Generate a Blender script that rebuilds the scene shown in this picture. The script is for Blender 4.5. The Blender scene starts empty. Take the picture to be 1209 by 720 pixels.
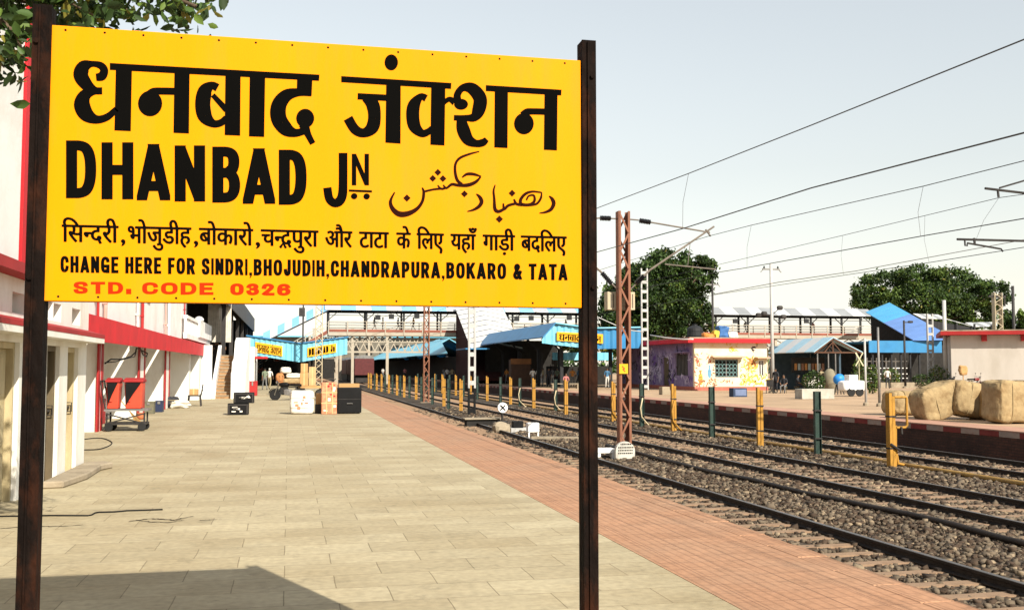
import bpy, bmesh, math, random
import numpy as np
from mathutils import Vector, Matrix, noise as mnoise

random.seed(7)
C = bpy.context.scene.collection
scene = bpy.context.scene
PI = math.pi

# ------------------------------------------------------------------ camera
EYE = 1.68
YAW, PITCH = math.radians(12.362), math.radians(3.529)
cam_d = bpy.data.cameras.new('camera')
cam = bpy.data.objects.new('camera', cam_d)
C.objects.link(cam)
cam.location = (0, 0, EYE)
cam.rotation_euler = (PI / 2 + PITCH, 0, -YAW)
cam_d.sensor_width = 36.0
cam_d.lens = 36.0 * 1200.0 / 1209.0
cam_d.clip_start = 0.05
cam_d.clip_end = 6000
scene.camera = cam

# ------------------------------------------------------------------ light
SUN_EL = math.radians(35.4)
SUN_DIR = Vector((0.371 * math.cos(SUN_EL), -0.9286 * math.cos(SUN_EL), math.sin(SUN_EL)))   # towards the sun
world = bpy.data.worlds.new('World')
scene.world = world
world.use_nodes = True
wn = world.node_tree
for n in list(wn.nodes):
    wn.nodes.remove(n)
w_out = wn.nodes.new('ShaderNodeOutputWorld')
w_bg = wn.nodes.new('ShaderNodeBackground')
w_sky = wn.nodes.new('ShaderNodeTexSky')
w_hsv = wn.nodes.new('ShaderNodeHueSaturation')
w_sky.sky_type = 'NISHITA'
w_sky.sun_disc = False
w_sky.sun_elevation = SUN_EL
w_sky.sun_rotation = math.atan2(SUN_DIR.x, SUN_DIR.y)
w_sky.air_density = 1.7
w_sky.dust_density = 0.5
w_sky.ozone_density = 1.0
w_hsv.inputs['Saturation'].default_value = 0.45
w_bg.inputs['Strength'].default_value = 0.150
w_gam = wn.nodes.new('ShaderNodeGamma'); w_gam.inputs['Gamma'].default_value = 0.72      # hazy air: zenith and horizon lie close together
wn.links.new(w_sky.outputs[0], w_gam.inputs['Color']); wn.links.new(w_gam.outputs[0], w_hsv.inputs['Color'])
wn.links.new(w_hsv.outputs[0], w_bg.inputs['Color'])
wn.links.new(w_bg.outputs[0], w_out.inputs['Surface'])

sun_d = bpy.data.lights.new('sun', 'SUN')
sun_d.energy = 5.0
sun_d.angle = math.radians(0.5)
sun_d.color = (1.0, 0.93, 0.80)
sun = bpy.data.objects.new('sun', sun_d)
C.objects.link(sun)
sun.rotation_euler = SUN_DIR.to_track_quat('Z', 'Y').to_euler()
sun.location = (20, -30, 40)

scene.view_settings.view_transform = 'Standard'
scene.view_settings.look = 'None'
scene.view_settings.exposure = 0.8
scene.view_settings.gamma = 1.0
scene.view_settings.use_curve_mapping = False
scene.cycles.max_bounces = 6
scene.cycles.transparent_max_bounces = 8

# ------------------------------------------------------------------ sight lines (survey of the place: a sight line of the photo met with a real plane)
_fw = Vector((math.sin(YAW) * math.cos(PITCH), math.cos(YAW) * math.cos(PITCH), math.sin(PITCH)))
_rt = Vector((math.cos(YAW), -math.sin(YAW), 0))
_up = _rt.cross(_fw)
_eye = Vector((0, 0, EYE))
def ray(u, v): return _fw + _rt * ((u - 604.5) / 1200.0) - _up * ((v - 360.0) / 1200.0)
def G(u, v, z=0.0):
    d = ray(u, v); return _eye + d * ((z - EYE) / d.z)
def AX(u, v, x):
    d = ray(u, v); return _eye + d * (x / d.x)
def AY(u, v, y):
    d = ray(u, v); return _eye + d * (y / d.y)
def AD(u, v, zc): return _eye + ray(u, v) * zc            # at camera depth zc

# ------------------------------------------------------------------ materials
MATS = {}
TONE = 0.86          # all paints and stones a little darker: the exposure is that of a bright noon
def mat(name, col, rough=0.8, var=0.18, scale=3.0, bump=0.15, bscale=40.0, metal=0.0, spec=0.3, dirt=None, dscale=1.2, damt=0.5, stretch=None, trans=0.0):
    if name in MATS: return MATS[name]
    col = [c * TONE for c in col]; dirt = [c * TONE for c in dirt] if dirt else None
    m = bpy.data.materials.new(name); m.use_nodes = True
    nt = m.node_tree; N = nt.nodes; L = nt.links
    b = N['Principled BSDF']
    tc = N.new('ShaderNodeTexCoord')
    src = tc.outputs['Object']
    if stretch:
        mp = N.new('ShaderNodeMapping'); mp.inputs['Scale'].default_value = stretch
        L.new(src, mp.inputs['Vector']); src = mp.outputs[0]
    n1 = N.new('ShaderNodeTexNoise'); n1.inputs['Scale'].default_value = scale; n1.inputs['Detail'].default_value = 6
    L.new(src, n1.inputs['Vector'])
    mx = N.new('ShaderNodeMix'); mx.data_type = 'RGBA'
    rp = N.new('ShaderNodeMapRange'); rp.inputs['From Min'].default_value = 0.3; rp.inputs['From Max'].default_value = 0.7
    L.new(n1.outputs['Fac'], rp.inputs['Value']); L.new(rp.outputs[0], mx.inputs['Factor'])
    mx.inputs[6].default_value = (*[min(1, c * (1 - var)) for c in col], 1)
    mx.inputs[7].default_value = (*[min(1, c * (1 + var)) for c in col], 1)
    last = mx.outputs[2]
    if dirt:
        n2 = N.new('ShaderNodeTexNoise'); n2.inputs['Scale'].default_value = dscale; n2.inputs['Detail'].default_value = 8; n2.inputs['Roughness'].default_value = 0.65
        L.new(src, n2.inputs['Vector'])
        r2 = N.new('ShaderNodeMapRange'); r2.inputs['From Min'].default_value = 0.48; r2.inputs['From Max'].default_value = 0.68; r2.inputs['To Max'].default_value = damt
        L.new(n2.outputs['Fac'], r2.inputs['Value'])
        m2 = N.new('ShaderNodeMix'); m2.data_type = 'RGBA'
        L.new(r2.outputs[0], m2.inputs['Factor']); L.new(last, m2.inputs[6]); m2.inputs[7].default_value = (*dirt, 1)
        last = m2.outputs[2]
    L.new(last, b.inputs['Base Color'])
    b.inputs['Roughness'].default_value = rough
    b.inputs['Metallic'].default_value = metal
    b.inputs['Specular IOR Level'].default_value = spec
    if bump:
        n3 = N.new('ShaderNodeTexNoise'); n3.inputs['Scale'].default_value = bscale; n3.inputs['Detail'].default_value = 5
        L.new(src, n3.inputs['Vector'])
        bp = N.new('ShaderNodeBump'); bp.inputs['Strength'].default_value = bump; bp.inputs['Distance'].default_value = 0.02
        L.new(n3.outputs['Fac'], bp.inputs['Height']); L.new(bp.outputs[0], b.inputs['Normal'])
    if trans:
        tr = N.new('ShaderNodeBsdfTranslucent'); ms = N.new('ShaderNodeMixShader'); ms.inputs[0].default_value = trans
        L.new(last, tr.inputs['Color']); L.new(b.outputs[0], ms.inputs[1]); L.new(tr.outputs[0], ms.inputs[2])
        L.new(ms.outputs[0], N['Material Output'].inputs['Surface'])
    MATS[name] = m
    return m

def brick_mat(name, c1, c2, mortar, bw, bh, ms, offset=0.5, rot=0.0, rough=0.8, stain=(0.3, 0.25, 0.15), samt=0.35, sscale=0.5, groove=0.0, smooth=0.3, axes=None):
    m = bpy.data.materials.new(name); m.use_nodes = True
    nt = m.node_tree; N = nt.nodes; L = nt.links; b = N['Principled BSDF']
    tc = N.new('ShaderNodeTexCoord'); mp = N.new('ShaderNodeMapping'); mp.inputs['Rotation'].default_value = (0, 0, rot)
    if axes == 'yz':
        sp = N.new('ShaderNodeSeparateXYZ'); cb = N.new('ShaderNodeCombineXYZ')
        L.new(tc.outputs['Object'], sp.inputs[0]); L.new(sp.outputs['Y'], cb.inputs['X']); L.new(sp.outputs['Z'], cb.inputs['Y'])
        L.new(cb.outputs[0], mp.inputs['Vector'])
    else:
        L.new(tc.outputs['Object'], mp.inputs['Vector'])
    br = N.new('ShaderNodeTexBrick'); br.inputs['Scale'].default_value = 1.0
    br.inputs['Brick Width'].default_value = bw; br.inputs['Row Height'].default_value = bh
    br.inputs['Mortar Size'].default_value = ms; br.inputs['Mortar Smooth'].default_value = smooth; br.offset = offset
    br.inputs['Color1'].default_value = (*c1, 1); br.inputs['Color2'].default_value = (*c2, 1); br.inputs['Mortar'].default_value = (*mortar, 1)
    # slight waviness so that the joints are not ruler straight
    nz = N.new('ShaderNodeTexNoise'); nz.inputs['Scale'].default_value = 1.3; nz.inputs['Detail'].default_value = 3
    L.new(mp.outputs[0], nz.inputs['Vector'])
    vm = N.new('ShaderNodeVectorMath'); vm.operation = 'MULTIPLY_ADD'
    L.new(nz.outputs['Color'], vm.inputs[0]); vm.inputs[1].default_value = (0.03, 0.03, 0); L.new(mp.outputs[0], vm.inputs[2])
    L.new(vm.outputs[0], br.inputs['Vector'])
    n2 = N.new('ShaderNodeTexNoise'); n2.inputs['Scale'].default_value = sscale; n2.inputs['Detail'].default_value = 9; n2.inputs['Roughness'].default_value = 0.62
    L.new(mp.outputs[0], n2.inputs['Vector'])
    r2 = N.new('ShaderNodeMapRange'); r2.inputs['From Min'].default_value = 0.45; r2.inputs['From Max'].default_value = 0.72; r2.inputs['To Max'].default_value = samt
    L.new(n2.outputs['Fac'], r2.inputs['Value'])
    mx = N.new('ShaderNodeMix'); mx.data_type = 'RGBA'; L.new(r2.outputs[0], mx.inputs['Factor'])
    L.new(br.outputs['Color'], mx.inputs[6]); mx.inputs[7].default_value = (*stain, 1)
    n4 = N.new('ShaderNodeTexNoise'); n4.inputs['Scale'].default_value = 14; n4.inputs['Detail'].default_value = 6
    L.new(mp.outputs[0], n4.inputs['Vector'])
    r4 = N.new('ShaderNodeMapRange'); r4.inputs['From Min'].default_value = 0.3; r4.inputs['From Max'].default_value = 0.7
    r4.inputs['To Min'].default_value = 0.86; r4.inputs['To Max'].default_value = 1.12
    L.new(n4.outputs['Fac'], r4.inputs['Value'])
    ml = N.new('ShaderNodeVectorMath'); ml.operation = 'SCALE'; L.new(mx.outputs[2], ml.inputs[0]); L.new(r4.outputs[0], ml.inputs['Scale'])
    last = ml.outputs[0]
    n6 = N.new('ShaderNodeTexNoise'); n6.inputs['Scale'].default_value = 2.6; n6.inputs['Detail'].default_value = 10; n6.inputs['Roughness'].default_value = 0.75
    L.new(mp.outputs[0], n6.inputs['Vector'])
    r6 = N.new('ShaderNodeMapRange'); r6.inputs['From Min'].default_value = 0.57; r6.inputs['From Max'].default_value = 0.70; r6.inputs['To Min'].default_value = 1.0; r6.inputs['To Max'].default_value = 0.66
    L.new(n6.outputs['Fac'], r6.inputs['Value'])
    m6 = N.new('ShaderNodeVectorMath'); m6.operation = 'SCALE'; L.new(last, m6.inputs[0]); L.new(r6.outputs[0], m6.inputs['Scale']); last = m6.outputs[0]
    mp7 = N.new('ShaderNodeMapping'); mp7.inputs['Scale'].default_value = (0.5, 1.4, 1); L.new(mp.outputs[0], mp7.inputs['Vector'])
    n7 = N.new('ShaderNodeTexNoise'); n7.inputs['Scale'].default_value = 1.5; n7.inputs['Detail'].default_value = 9; n7.inputs['Roughness'].default_value = 0.7
    L.new(mp7.outputs[0], n7.inputs['Vector'])
    r7 = N.new('ShaderNodeMapRange'); r7.inputs['From Min'].default_value = 0.40; r7.inputs['From Max'].default_value = 0.72; r7.inputs['To Min'].default_value = 1.04; r7.inputs['To Max'].default_value = 0.86
    L.new(n7.outputs['Fac'], r7.inputs['Value'])
    m7 = N.new('ShaderNodeVectorMath'); m7.operation = 'SCALE'; L.new(last, m7.inputs[0]); L.new(r7.outputs[0], m7.inputs['Scale']); last = m7.outputs[0]
    hgt = br.outputs['Fac']
    if groove:
        wv = N.new('ShaderNodeTexWave'); wv.wave_type = 'BANDS'; wv.bands_direction = 'X'; wv.inputs['Scale'].default_value = groove
        wv.inputs['Distortion'].default_value = 0.0
        L.new(tc.outputs['Object'], wv.inputs['Vector'])
        r5 = N.new('ShaderNodeMapRange'); r5.inputs['From Min'].default_value = 0.0; r5.inputs['From Max'].default_value = 0.25
        r5.inputs['To Min'].default_value = 0.78; r5.inputs['To Max'].default_value = 1.0
        L.new(wv.outputs['Fac'], r5.inputs['Value'])
        m5 = N.new('ShaderNodeVectorMath'); m5.operation = 'SCALE'; L.new(last, m5.inputs[0]); L.new(r5.outputs[0], m5.inputs['Scale'])
        last = m5.outputs[0]
    L.new(last, b.inputs['Base Color'])
    b.inputs['Roughness'].default_value = rough; b.inputs['Specular IOR Level'].default_value = 0.25
    bp = N.new('ShaderNodeBump'); bp.invert = True; bp.inputs['Strength'].default_value = 0.5; bp.inputs['Distance'].default_value = 0.01
    L.new(hgt, bp.inputs['Height'])
    b2 = N.new('ShaderNodeBump'); b2.inputs['Strength'].default_value = 0.25; b2.inputs['Distance'].default_value = 0.01
    L.new(n4.outputs['Fac'], b2.inputs['Height']); L.new(bp.outputs[0], b2.inputs['Normal']); L.new(b2.outputs[0], b.inputs['Normal'])
    MATS[name] = m
    return m

# ------------------------------------------------------------------ mesh building
def thing(name, label, cat, loc=(0, 0, 0), rz=0.0, group=None):
    o = bpy.data.objects.new(name, None); C.objects.link(o)
    o.empty_display_size = 0.2
    o.location = loc; o.rotation_euler = (0, 0, rz)
    o['label'] = label; o['category'] = cat
    if group: o['group'] = group
    return o
def tag(o, label, cat, group=None):
    o['label'] = label; o['category'] = cat
    if group: o['group'] = group
    return o
def root_of(o):
    while o.parent: o = o.parent
    return o

class MB:
    """collects shapes; build() links them as ONE mesh object.  o: origin subtracted from every vertex"""
    def __init__(s, o=None):
        s.v = []; s.f = []; s.m = []
        if o is None: s.o = Vector((0, 0, 0))
        elif isinstance(o, bpy.types.Object): s.o = Vector(root_of(o).location)
        else: s.o = Vector(o)
    def add(s, vs, fs, m=0):
        k = len(s.v); s.v += [tuple(Vector(p)) for p in vs]; s.f += [tuple(i + k for i in f) for f in fs]; s.m += [m] * len(fs)
    def box(s, x0, x1, y0, y1, z0, z1, m=0):
        if x0 > x1: x0, x1 = x1, x0
        if y0 > y1: y0, y1 = y1, y0
        if z0 > z1: z0, z1 = z1, z0
        s.add([(x0, y0, z0), (x1, y0, z0), (x1, y1, z0), (x0, y1, z0), (x0, y0, z1), (x1, y0, z1), (x1, y1, z1), (x0, y1, z1)],
              [(0, 3, 2, 1), (4, 5, 6, 7), (0, 1, 5, 4), (1, 2, 6, 5), (2, 3, 7, 6), (3, 0, 4, 7)], m)
    def bar(s, p, q, w, h=None, m=0, up=(0, 0, 1)):
        p = Vector(p); q = Vector(q); h = h or w; d = (q - p).normalized(); u = Vector(up)
        if abs(d.dot(u)) > 0.98: u = Vector((0, 1, 0))
        a = d.cross(u).normalized() * (w / 2); b = a.cross(d).normalized() * (h / 2)
        s.add([p - a - b, p + a - b, p + a + b, p - a + b, q - a - b, q + a - b, q + a + b, q - a + b],
              [(0, 3, 2, 1), (4, 5, 6, 7), (0, 1, 5, 4), (1, 2, 6, 5), (2, 3, 7, 6), (3, 0, 4, 7)][:6], m)
    def tube(s, pts, r, n=6, m=0, cap=True):
        pts = [Vector(p) for p in pts]; rs = r if isinstance(r, (list, tuple)) else [r] * len(pts)
        vs = []; fs = []
        prev = None
        for i, p in enumerate(pts):
            d = (pts[min(i + 1, len(pts) - 1)] - pts[max(i - 1, 0)])
            d = d.normalized() if d.length > 1e-9 else Vector((0, 0, 1))
            if prev is None:
                a = d.orthogonal().normalized()
            else:
                a = prev - d * prev.dot(d)
                a = a.normalized() if a.length > 1e-6 else d.orthogonal().normalized()
            prev = a; b = d.cross(a)
            for k in range(n):
                t = 2 * PI * k / n
                vs.append(p + (a * math.cos(t) + b * math.sin(t)) * rs[i])
        for i in range(len(pts) - 1):
            for k in range(n):
                k2 = (k + 1) % n
                fs.append((i * n + k, i * n + k2, (i + 1) * n + k2, (i + 1) * n + k))
        if cap:
            fs.append(tuple(range(n - 1, -1, -1))); fs.append(tuple((len(pts) - 1) * n + k for k in range(n)))
        s.add(vs, fs, m)
    def lathe(s, c, prof, n=16, m=0, axis='z'):
        c = Vector(c); vs = []; fs = []
        for r, z in prof:
            for k in range(n):
                t = 2 * PI * k / n; x, y = r * math.cos(t), r * math.sin(t)
                vs.append(c + (Vector((x, y, z)) if axis == 'z' else Vector((z, x, y)) if axis == 'x' else Vector((x, z, -y))))
        for i in range(len(prof) - 1):
            for k in range(n):
                k2 = (k + 1) % n; fs.append((i * n + k, i * n + k2, (i + 1) * n + k2, (i + 1) * n + k))
        fs.append(tuple(range(n - 1, -1, -1))); fs.append(tuple((len(prof) - 1) * n + k for k in range(n)))
        s.add(vs, fs, m)
    def prism(s, poly, axis, a, b, m=0):
        """poly: 2D points; axis x: (y,z) swept a..b in x; y: (x,z); z: (x,y)"""
        f = {'x': lambda p, t: (t, p[0], p[1]), 'y': lambda p, t: (p[0], t, p[1]), 'z': lambda p, t: (p[0], p[1], t)}[axis]
        n = len(poly); vs = [f(p, a) for p in poly] + [f(p, b) for p in poly]
        fs = [tuple(range(n)), tuple(range(2 * n - 1, n - 1, -1))] + [(i, n + i, n + (i + 1) % n, (i + 1) % n) for i in range(n)]
        s.add(vs, fs, m)
    def slab(s, poly, off, m=0):
        """3D polygon given thickness by the vector off"""
        off = Vector(off); n = len(poly); vs = [Vector(p) for p in poly] + [Vector(p) + off for p in poly]
        fs = [tuple(range(n)), tuple(range(2 * n - 1, n - 1, -1))] + [(i, n + i, n + (i + 1) % n, (i + 1) % n) for i in range(n)]
        s.add(vs, fs, m)
    def sq(s, c, r, e=0.5, n=14, k=8, m=0, rough=0.0, sd=0, rot=None):
        """superellipsoid: e=1 round, e=.3 boxy"""
        c = Vector(c); vs = []; fs = []
        pw = lambda a, p: math.copysign(abs(a) ** p, a)
        for i in range(k + 1):
            ph = -PI / 2 + PI * i / k
            for j in range(n):
                th = 2 * PI * j / n
                p = Vector((r[0] * pw(math.cos(ph), e) * pw(math.cos(th), e), r[1] * pw(math.cos(ph), e) * pw(math.sin(th), e), r[2] * pw(math.sin(ph), e)))
                if rough:
                    q_ = p + Vector((sd, sd * 1.7, 0)); p *= 1 + rough * (mnoise.noise(q_ * (1.6 / max(r))) + .45 * mnoise.noise(q_ * (4.5 / max(r))) - .5 * abs(mnoise.noise(Vector((q_.x, q_.y, q_.z * .45)) * (7 / max(r)))))
                if rot is not None: p = rot @ p
                vs.append(c + p)
        for i in range(k):
            for j in range(n):
                j2 = (j + 1) % n; fs.append((i * n + j, i * n + j2, (i + 1) * n + j2, (i + 1) * n + j))
        s.add(vs, fs, m)
    def build(s, name, mats, parent=None, smooth=False, recalc=True):
        me = bpy.data.meshes.new(name)
        o = s.o
        me.from_pydata([(x - o.x, y - o.y, z - o.z) for x, y, z in s.v], [], s.f)
        for mm in (mats if isinstance(mats, (list, tuple)) else [mats]): me.materials.append(mm)
        me.polygons.foreach_set('material_index', s.m)
        if recalc:
            bm = bmesh.new(); bm.from_mesh(me); bmesh.ops.recalc_face_normals(bm, faces=bm.faces); bm.to_mesh(me); bm.free()
        if smooth: me.polygons.foreach_set('use_smooth', [True] * len(me.polygons))
        me.update()
        ob = bpy.data.objects.new(name, me); C.objects.link(ob)
        if parent is not None: ob.parent = parent
        else: ob.location = s.o
        return ob

def struct(o): o['kind'] = 'structure'; return o
def stuff(o): o['kind'] = 'stuff'; return o

def dup(root, loc=None, rz=None, label=None, group=None):
    r = root.copy(); C.objects.link(r)
    if loc is not None: r.location = loc
    if rz is not None: r.rotation_euler = (0, 0, rz)
    if label: r['label'] = label
    if group: r['group'] = group
    for ch in list(root.children):
        c = ch.copy(); C.objects.link(c); c.parent = r
        for g in list(ch.children):
            d = g.copy(); C.objects.link(d); d.parent = c
    return r

ORD = ['first', 'second', 'third', 'fourth', 'fifth', 'sixth', 'seventh', 'eighth', 'ninth', 'tenth', 'eleventh', 'twelfth', 'thirteenth', 'fourteenth', 'fifteenth', 'sixteenth', 'seventeenth', 'eighteenth', 'nineteenth', 'twentieth']

# ------------------------------------------------------------------ brush lettering
def smooth_path(pts, n=5):
    out = []
    P = [pts[0]] + list(pts) + [pts[-1]]
    for i in range(1, len(P) - 2):
        p0, p1, p2, p3 = [np.array(q, float) for q in P[i - 1:i + 3]]
        for k in range(n):
            t = k / n
            out.append(tuple(0.5 * ((2 * p1) + (-p0 + p2) * t + (2 * p0 - 5 * p1 + 4 * p2 - p3) * t * t + (-p0 + 3 * p1 - 3 * p2 + p3) * t ** 3)))
    out.append(tuple(map(float, pts[-1])))
    return out
def ribbon(pts, closed=False, caps=0.0):
    """pts (x,y,w) -> list of convex quads"""
    P = [np.array(p[:2], float) for p in pts]; W = [p[2] for p in pts]
    n = len(P)
    if not closed and caps:
        d = P[0] - P[1]; P[0] = P[0] + d / np.linalg.norm(d) * W[0] * caps
        d = P[-1] - P[-2]; P[-1] = P[-1] + d / np.linalg.norm(d) * W[-1] * caps
    Ls, Rs = [], []
    for i in range(n):
        if closed: a, b = P[i] - P[i - 1], P[(i + 1) % n] - P[i]
        else:
            a = P[i] - P[max(i - 1, 0)]; b = P[min(i + 1, n - 1)] - P[i]
            if i == 0: a = b
            if i == n - 1: b = a
        a = a / (np.linalg.norm(a) + 1e-9); b = b / (np.linalg.norm(b) + 1e-9)
        na = np.array([-a[1], a[0]]); nb = np.array([-b[1], b[0]])
        mth = na + nb; l = np.linalg.norm(mth)
        mth = na if l < 1e-6 else mth / l
        k = 1 / max(0.5, float(mth @ na))
        Ls.append(P[i] + mth * W[i] / 2 * k); Rs.append(P[i] - mth * W[i] / 2 * k)
    q = []
    for i in range(n if closed else n - 1):
        j = (i + 1) % n
        q.append([Ls[i], Ls[j], Rs[j], Rs[i]])
    return q
def clip(poly, x0, x1, y0, y1):
    for ax, lim, sg in ((0, x0, 1), (0, x1, -1), (1, y0, 1), (1, y1, -1)):
        out = []
        for i in range(len(poly)):
            a, b = poly[i - 1], poly[i]
            da, db = (a[ax] - lim) * sg, (b[ax] - lim) * sg
            if (da >= 0) != (db >= 0): out.append(a + (b - a) * (da / (da - db)))
            if db >= 0: out.append(b)
        poly = out
        if not poly: return []
    return poly
def ell2(cx, cy, rx, ry, n=24): return [np.array([cx + rx * math.cos(2 * PI * k / n), cy + ry * math.sin(2 * PI * k / n)]) for k in range(n)]
_O = [(.5, 1), (.2, .96), (.04, .82), (0, .65), (0, .35), (.04, .18), (.2, .04), (.5, 0), (.8, .04), (.96, .18), (1, .35), (1, .65), (.96, .82), (.8, .96)]
_C = [(1, .73), (.95, .87), (.8, .96), (.5, 1), (.2, .96), (.04, .82), (0, .65), (0, .35), (.04, .18), (.2, .04), (.5, 0), (.8, .04), (.95, .13), (1, .27)]
ALPHA = {   # letter: (relative width, strokes)
 'A': (1.1, [[(-.06, -.15), (.56, 1.2)], [(.44, 1.2), (1.06, -.15)], [(.2, .2), (.8, .2)]]),
 'B': (1, [[(0, 0), (0, 1)], [(0, 1), (.6, 1), (.88, .93), (.95, .77), (.86, .6), (.6, .54), (0, .54)], [(.6, .54), (.9, .46), (1, .27), (.9, .08), (.6, 0), (0, 0)]]),
 'C': (1, [_C]),
 'D': (1, [[(0, 0), (0, 1)], [(0, 1), (.5, 1), (.82, .93), (1, .7), (1, .3), (.82, .07), (.5, 0), (0, 0)]]),
 'E': (.88, [[(0, 0), (0, 1)], [(0, 1), (1, 1)], [(0, .52), (.85, .52)], [(0, 0), (1, 0)]]),
 'F': (.82, [[(0, 0), (0, 1)], [(0, 1), (1, 1)], [(0, .5), (.85, .5)]]),
 'G': (1.05, [[(.98, .80)] + _C[1:-2] + [(.8, .04), (1, .10)], [(1, -.02), (1, .40)], [(1.02, .40), (.58, .40)]]),
 'H': (1, [[(0, 0), (0, 1)], [(1, 0), (1, 1)], [(0, .52), (1, .52)]]),
 'I': (.30, [[(.5, 0), (.5, 1)]]),
 'J': (.85, [[(1, 1), (1, .3), (.93, .1), (.7, 0), (.35, 0), (.08, .1), (0, .3)]]),
 'K': (1.05, [[(0, 0), (0, 1)], [(0, .3), (1.1, 1.15)], [(.38, .6), (1.08, -.1)]]),
 'N': (1, [[(0, 0), (0, 1)], [(1, 0), (1, 1)], [(0, 1.05), (1, -.05)]]),
 'O': (1.05, [_O + ['c']]),
 'P': (.95, [[(0, 0), (0, 1)], [(0, 1), (.6, 1), (.9, .92), (1, .72), (.9, .52), (.6, .44), (0, .44)]]),
 'R': (1, [[(0, 0), (0, 1)], [(0, 1), (.6, 1), (.9, .92), (.98, .74), (.9, .56), (.6, .48), (0, .48)], [(.55, .48), (1.05, -.12)]]),
 'S': (.95, [[(.97, .8), (.9, .95), (.7, 1), (.3, 1), (.06, .93), (.0, .76), (.1, .6), (.5, .5), (.9, .41), (1, .25), (.94, .06), (.7, 0), (.3, 0), (.08, .06), (.02, .2)]]),
 'T': (.95, [[(0, 1), (1, 1)], [(.5, 0), (.5, 1)]]),
 'U': (1, [[(0, 1), (0, .3), (.07, .1), (.3, 0), (.7, 0), (.93, .1), (1, .3), (1, 1)]]),
 'n': (.8, [[(0, 0), (0, .7)], [(0, .5), (.3, .7), (.7, .7), (1, .55), (1, 0)]]),
 '&': (1.1, [[(1.1, -.1), (.2, .72), (.22, .92), (.45, 1), (.68, .92), (.66, .74), (.08, .36), (.02, .14), (.3, 0), (.6, .02), (1, .45)]]),
 '0': (1, [_O + ['c']]),
 '2': (.95, [[(0, .72), (.06, .9), (.3, 1), (.7, 1), (.95, .88), (.95, .66), (.1, .1), (0, 0), (1, 0)]]),
 '3': (.95, [[(.02, .8), (.15, .95), (.4, 1), (.7, .99), (.93, .87), (.9, .65), (.65, .53), (.4, .53)], [(.65, .53), (.97, .42), (1, .18), (.8, .03), (.4, 0), (.12, .06), (0, .25)]]),
 '6': (1, [[(.95, .8), (.85, .95), (.5, 1), (.2, .95), (.03, .75), (0, .4), (.04, .15), (.2, .03), (.5, 0), (.8, .04), (1, .2), (1, .4), (.8, .56), (.4, .58), (.08, .42)]]),
}
def letter(ch, x0, x1, yt, yb, t, tv=None):
    """letter in a box whose y runs DOWN from yt (top) to yb; t: stroke width across, returns convex polygons"""
    if ch in ',.':
        s = min(t * 1.15, x1 - x0); q = [[np.array(p) for p in ((x0, yb - s), (x0 + s, yb - s), (x0 + s, yb), (x0, yb))]]
        if ch == ',': q.append([np.array(p) for p in ((x0 + s * .45, yb), (x0 + s, yb), (x0 + s * .45, yb + s * .9), (x0 + s * .1, yb + s * .9))])
        return q
    out = []
    ay = (tv or t)
    kx = t / ay                     # work in a space where the stroke is uniform
    for st in ALPHA[ch][1]:
        closed = st[-1] == 'c'
        pts = [p for p in st if p != 'c']
        w = (x1 - x0)
        if len(pts) > 4:                 # round the curves, keep the ends
            for _ in range(2):
                n_ = len(pts); o_ = [] if closed else [pts[0]]
                for i in range(n_ if closed else n_ - 1):
                    p_, q_ = pts[i], pts[(i + 1) % n_]
                    o_ += [(.75 * p_[0] + .25 * q_[0], .75 * p_[1] + .25 * q_[1]), (.25 * p_[0] + .75 * q_[0], .25 * p_[1] + .75 * q_[1])]
                pts = o_ if closed else o_ + [pts[-1]]
        P = [((x0 + t / 2 + p[0] * (w - t)) / kx, yb - ay / 2 - p[1] * (yb - yt - ay), ay) for p in pts]
        for q in ribbon(P, closed, 0.5 if not closed else 0):
            c = clip([np.array((p[0] * kx, p[1])) for p in q], x0, x1, yt, yb)
            if len(c) > 2: out.append(c)
    return out
# headline of the board, traced as brush strokes in picture units (x right, y down); 'R1' and 'R2' are two sheets of the tracing
def R1(p): return [60 + p[0] / 3.556, 50 + p[1] / 3.556] + ([p[2] / 3.556] if len(p) > 2 else [])
def R2(p): return [390 + p[0] / 4.03, 50 + p[1] / 4.03] + ([p[2] / 4.03] if len(p) > 2 else [])
def R3(p): return [60 + p[0] / 3.556, 150 + p[1] / 3.556] + ([p[2] / 3.556] if len(p) > 2 else [])
def R4(p): return [360 + p[0] / 3.664, 160 + p[1] / 3.664] + ([p[2] / 3.664] if len(p) > 2 else [])
def poly_(R, pts): return [[np.array(R(p)) for p in pts]]
def strk_(R, pts, sm=5): return ribbon([R(p) for p in (smooth_path(pts, sm) if sm else pts)])
def oval_(R, cx, cy, rx, ry): return [[np.array(R(p)) for p in ell2(cx, cy, rx, ry)]]
def dia_(R, cx, cy, r): return poly_(R, [(cx - r, cy), (cx, cy - r), (cx + r, cy), (cx, cy + r)])
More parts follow.
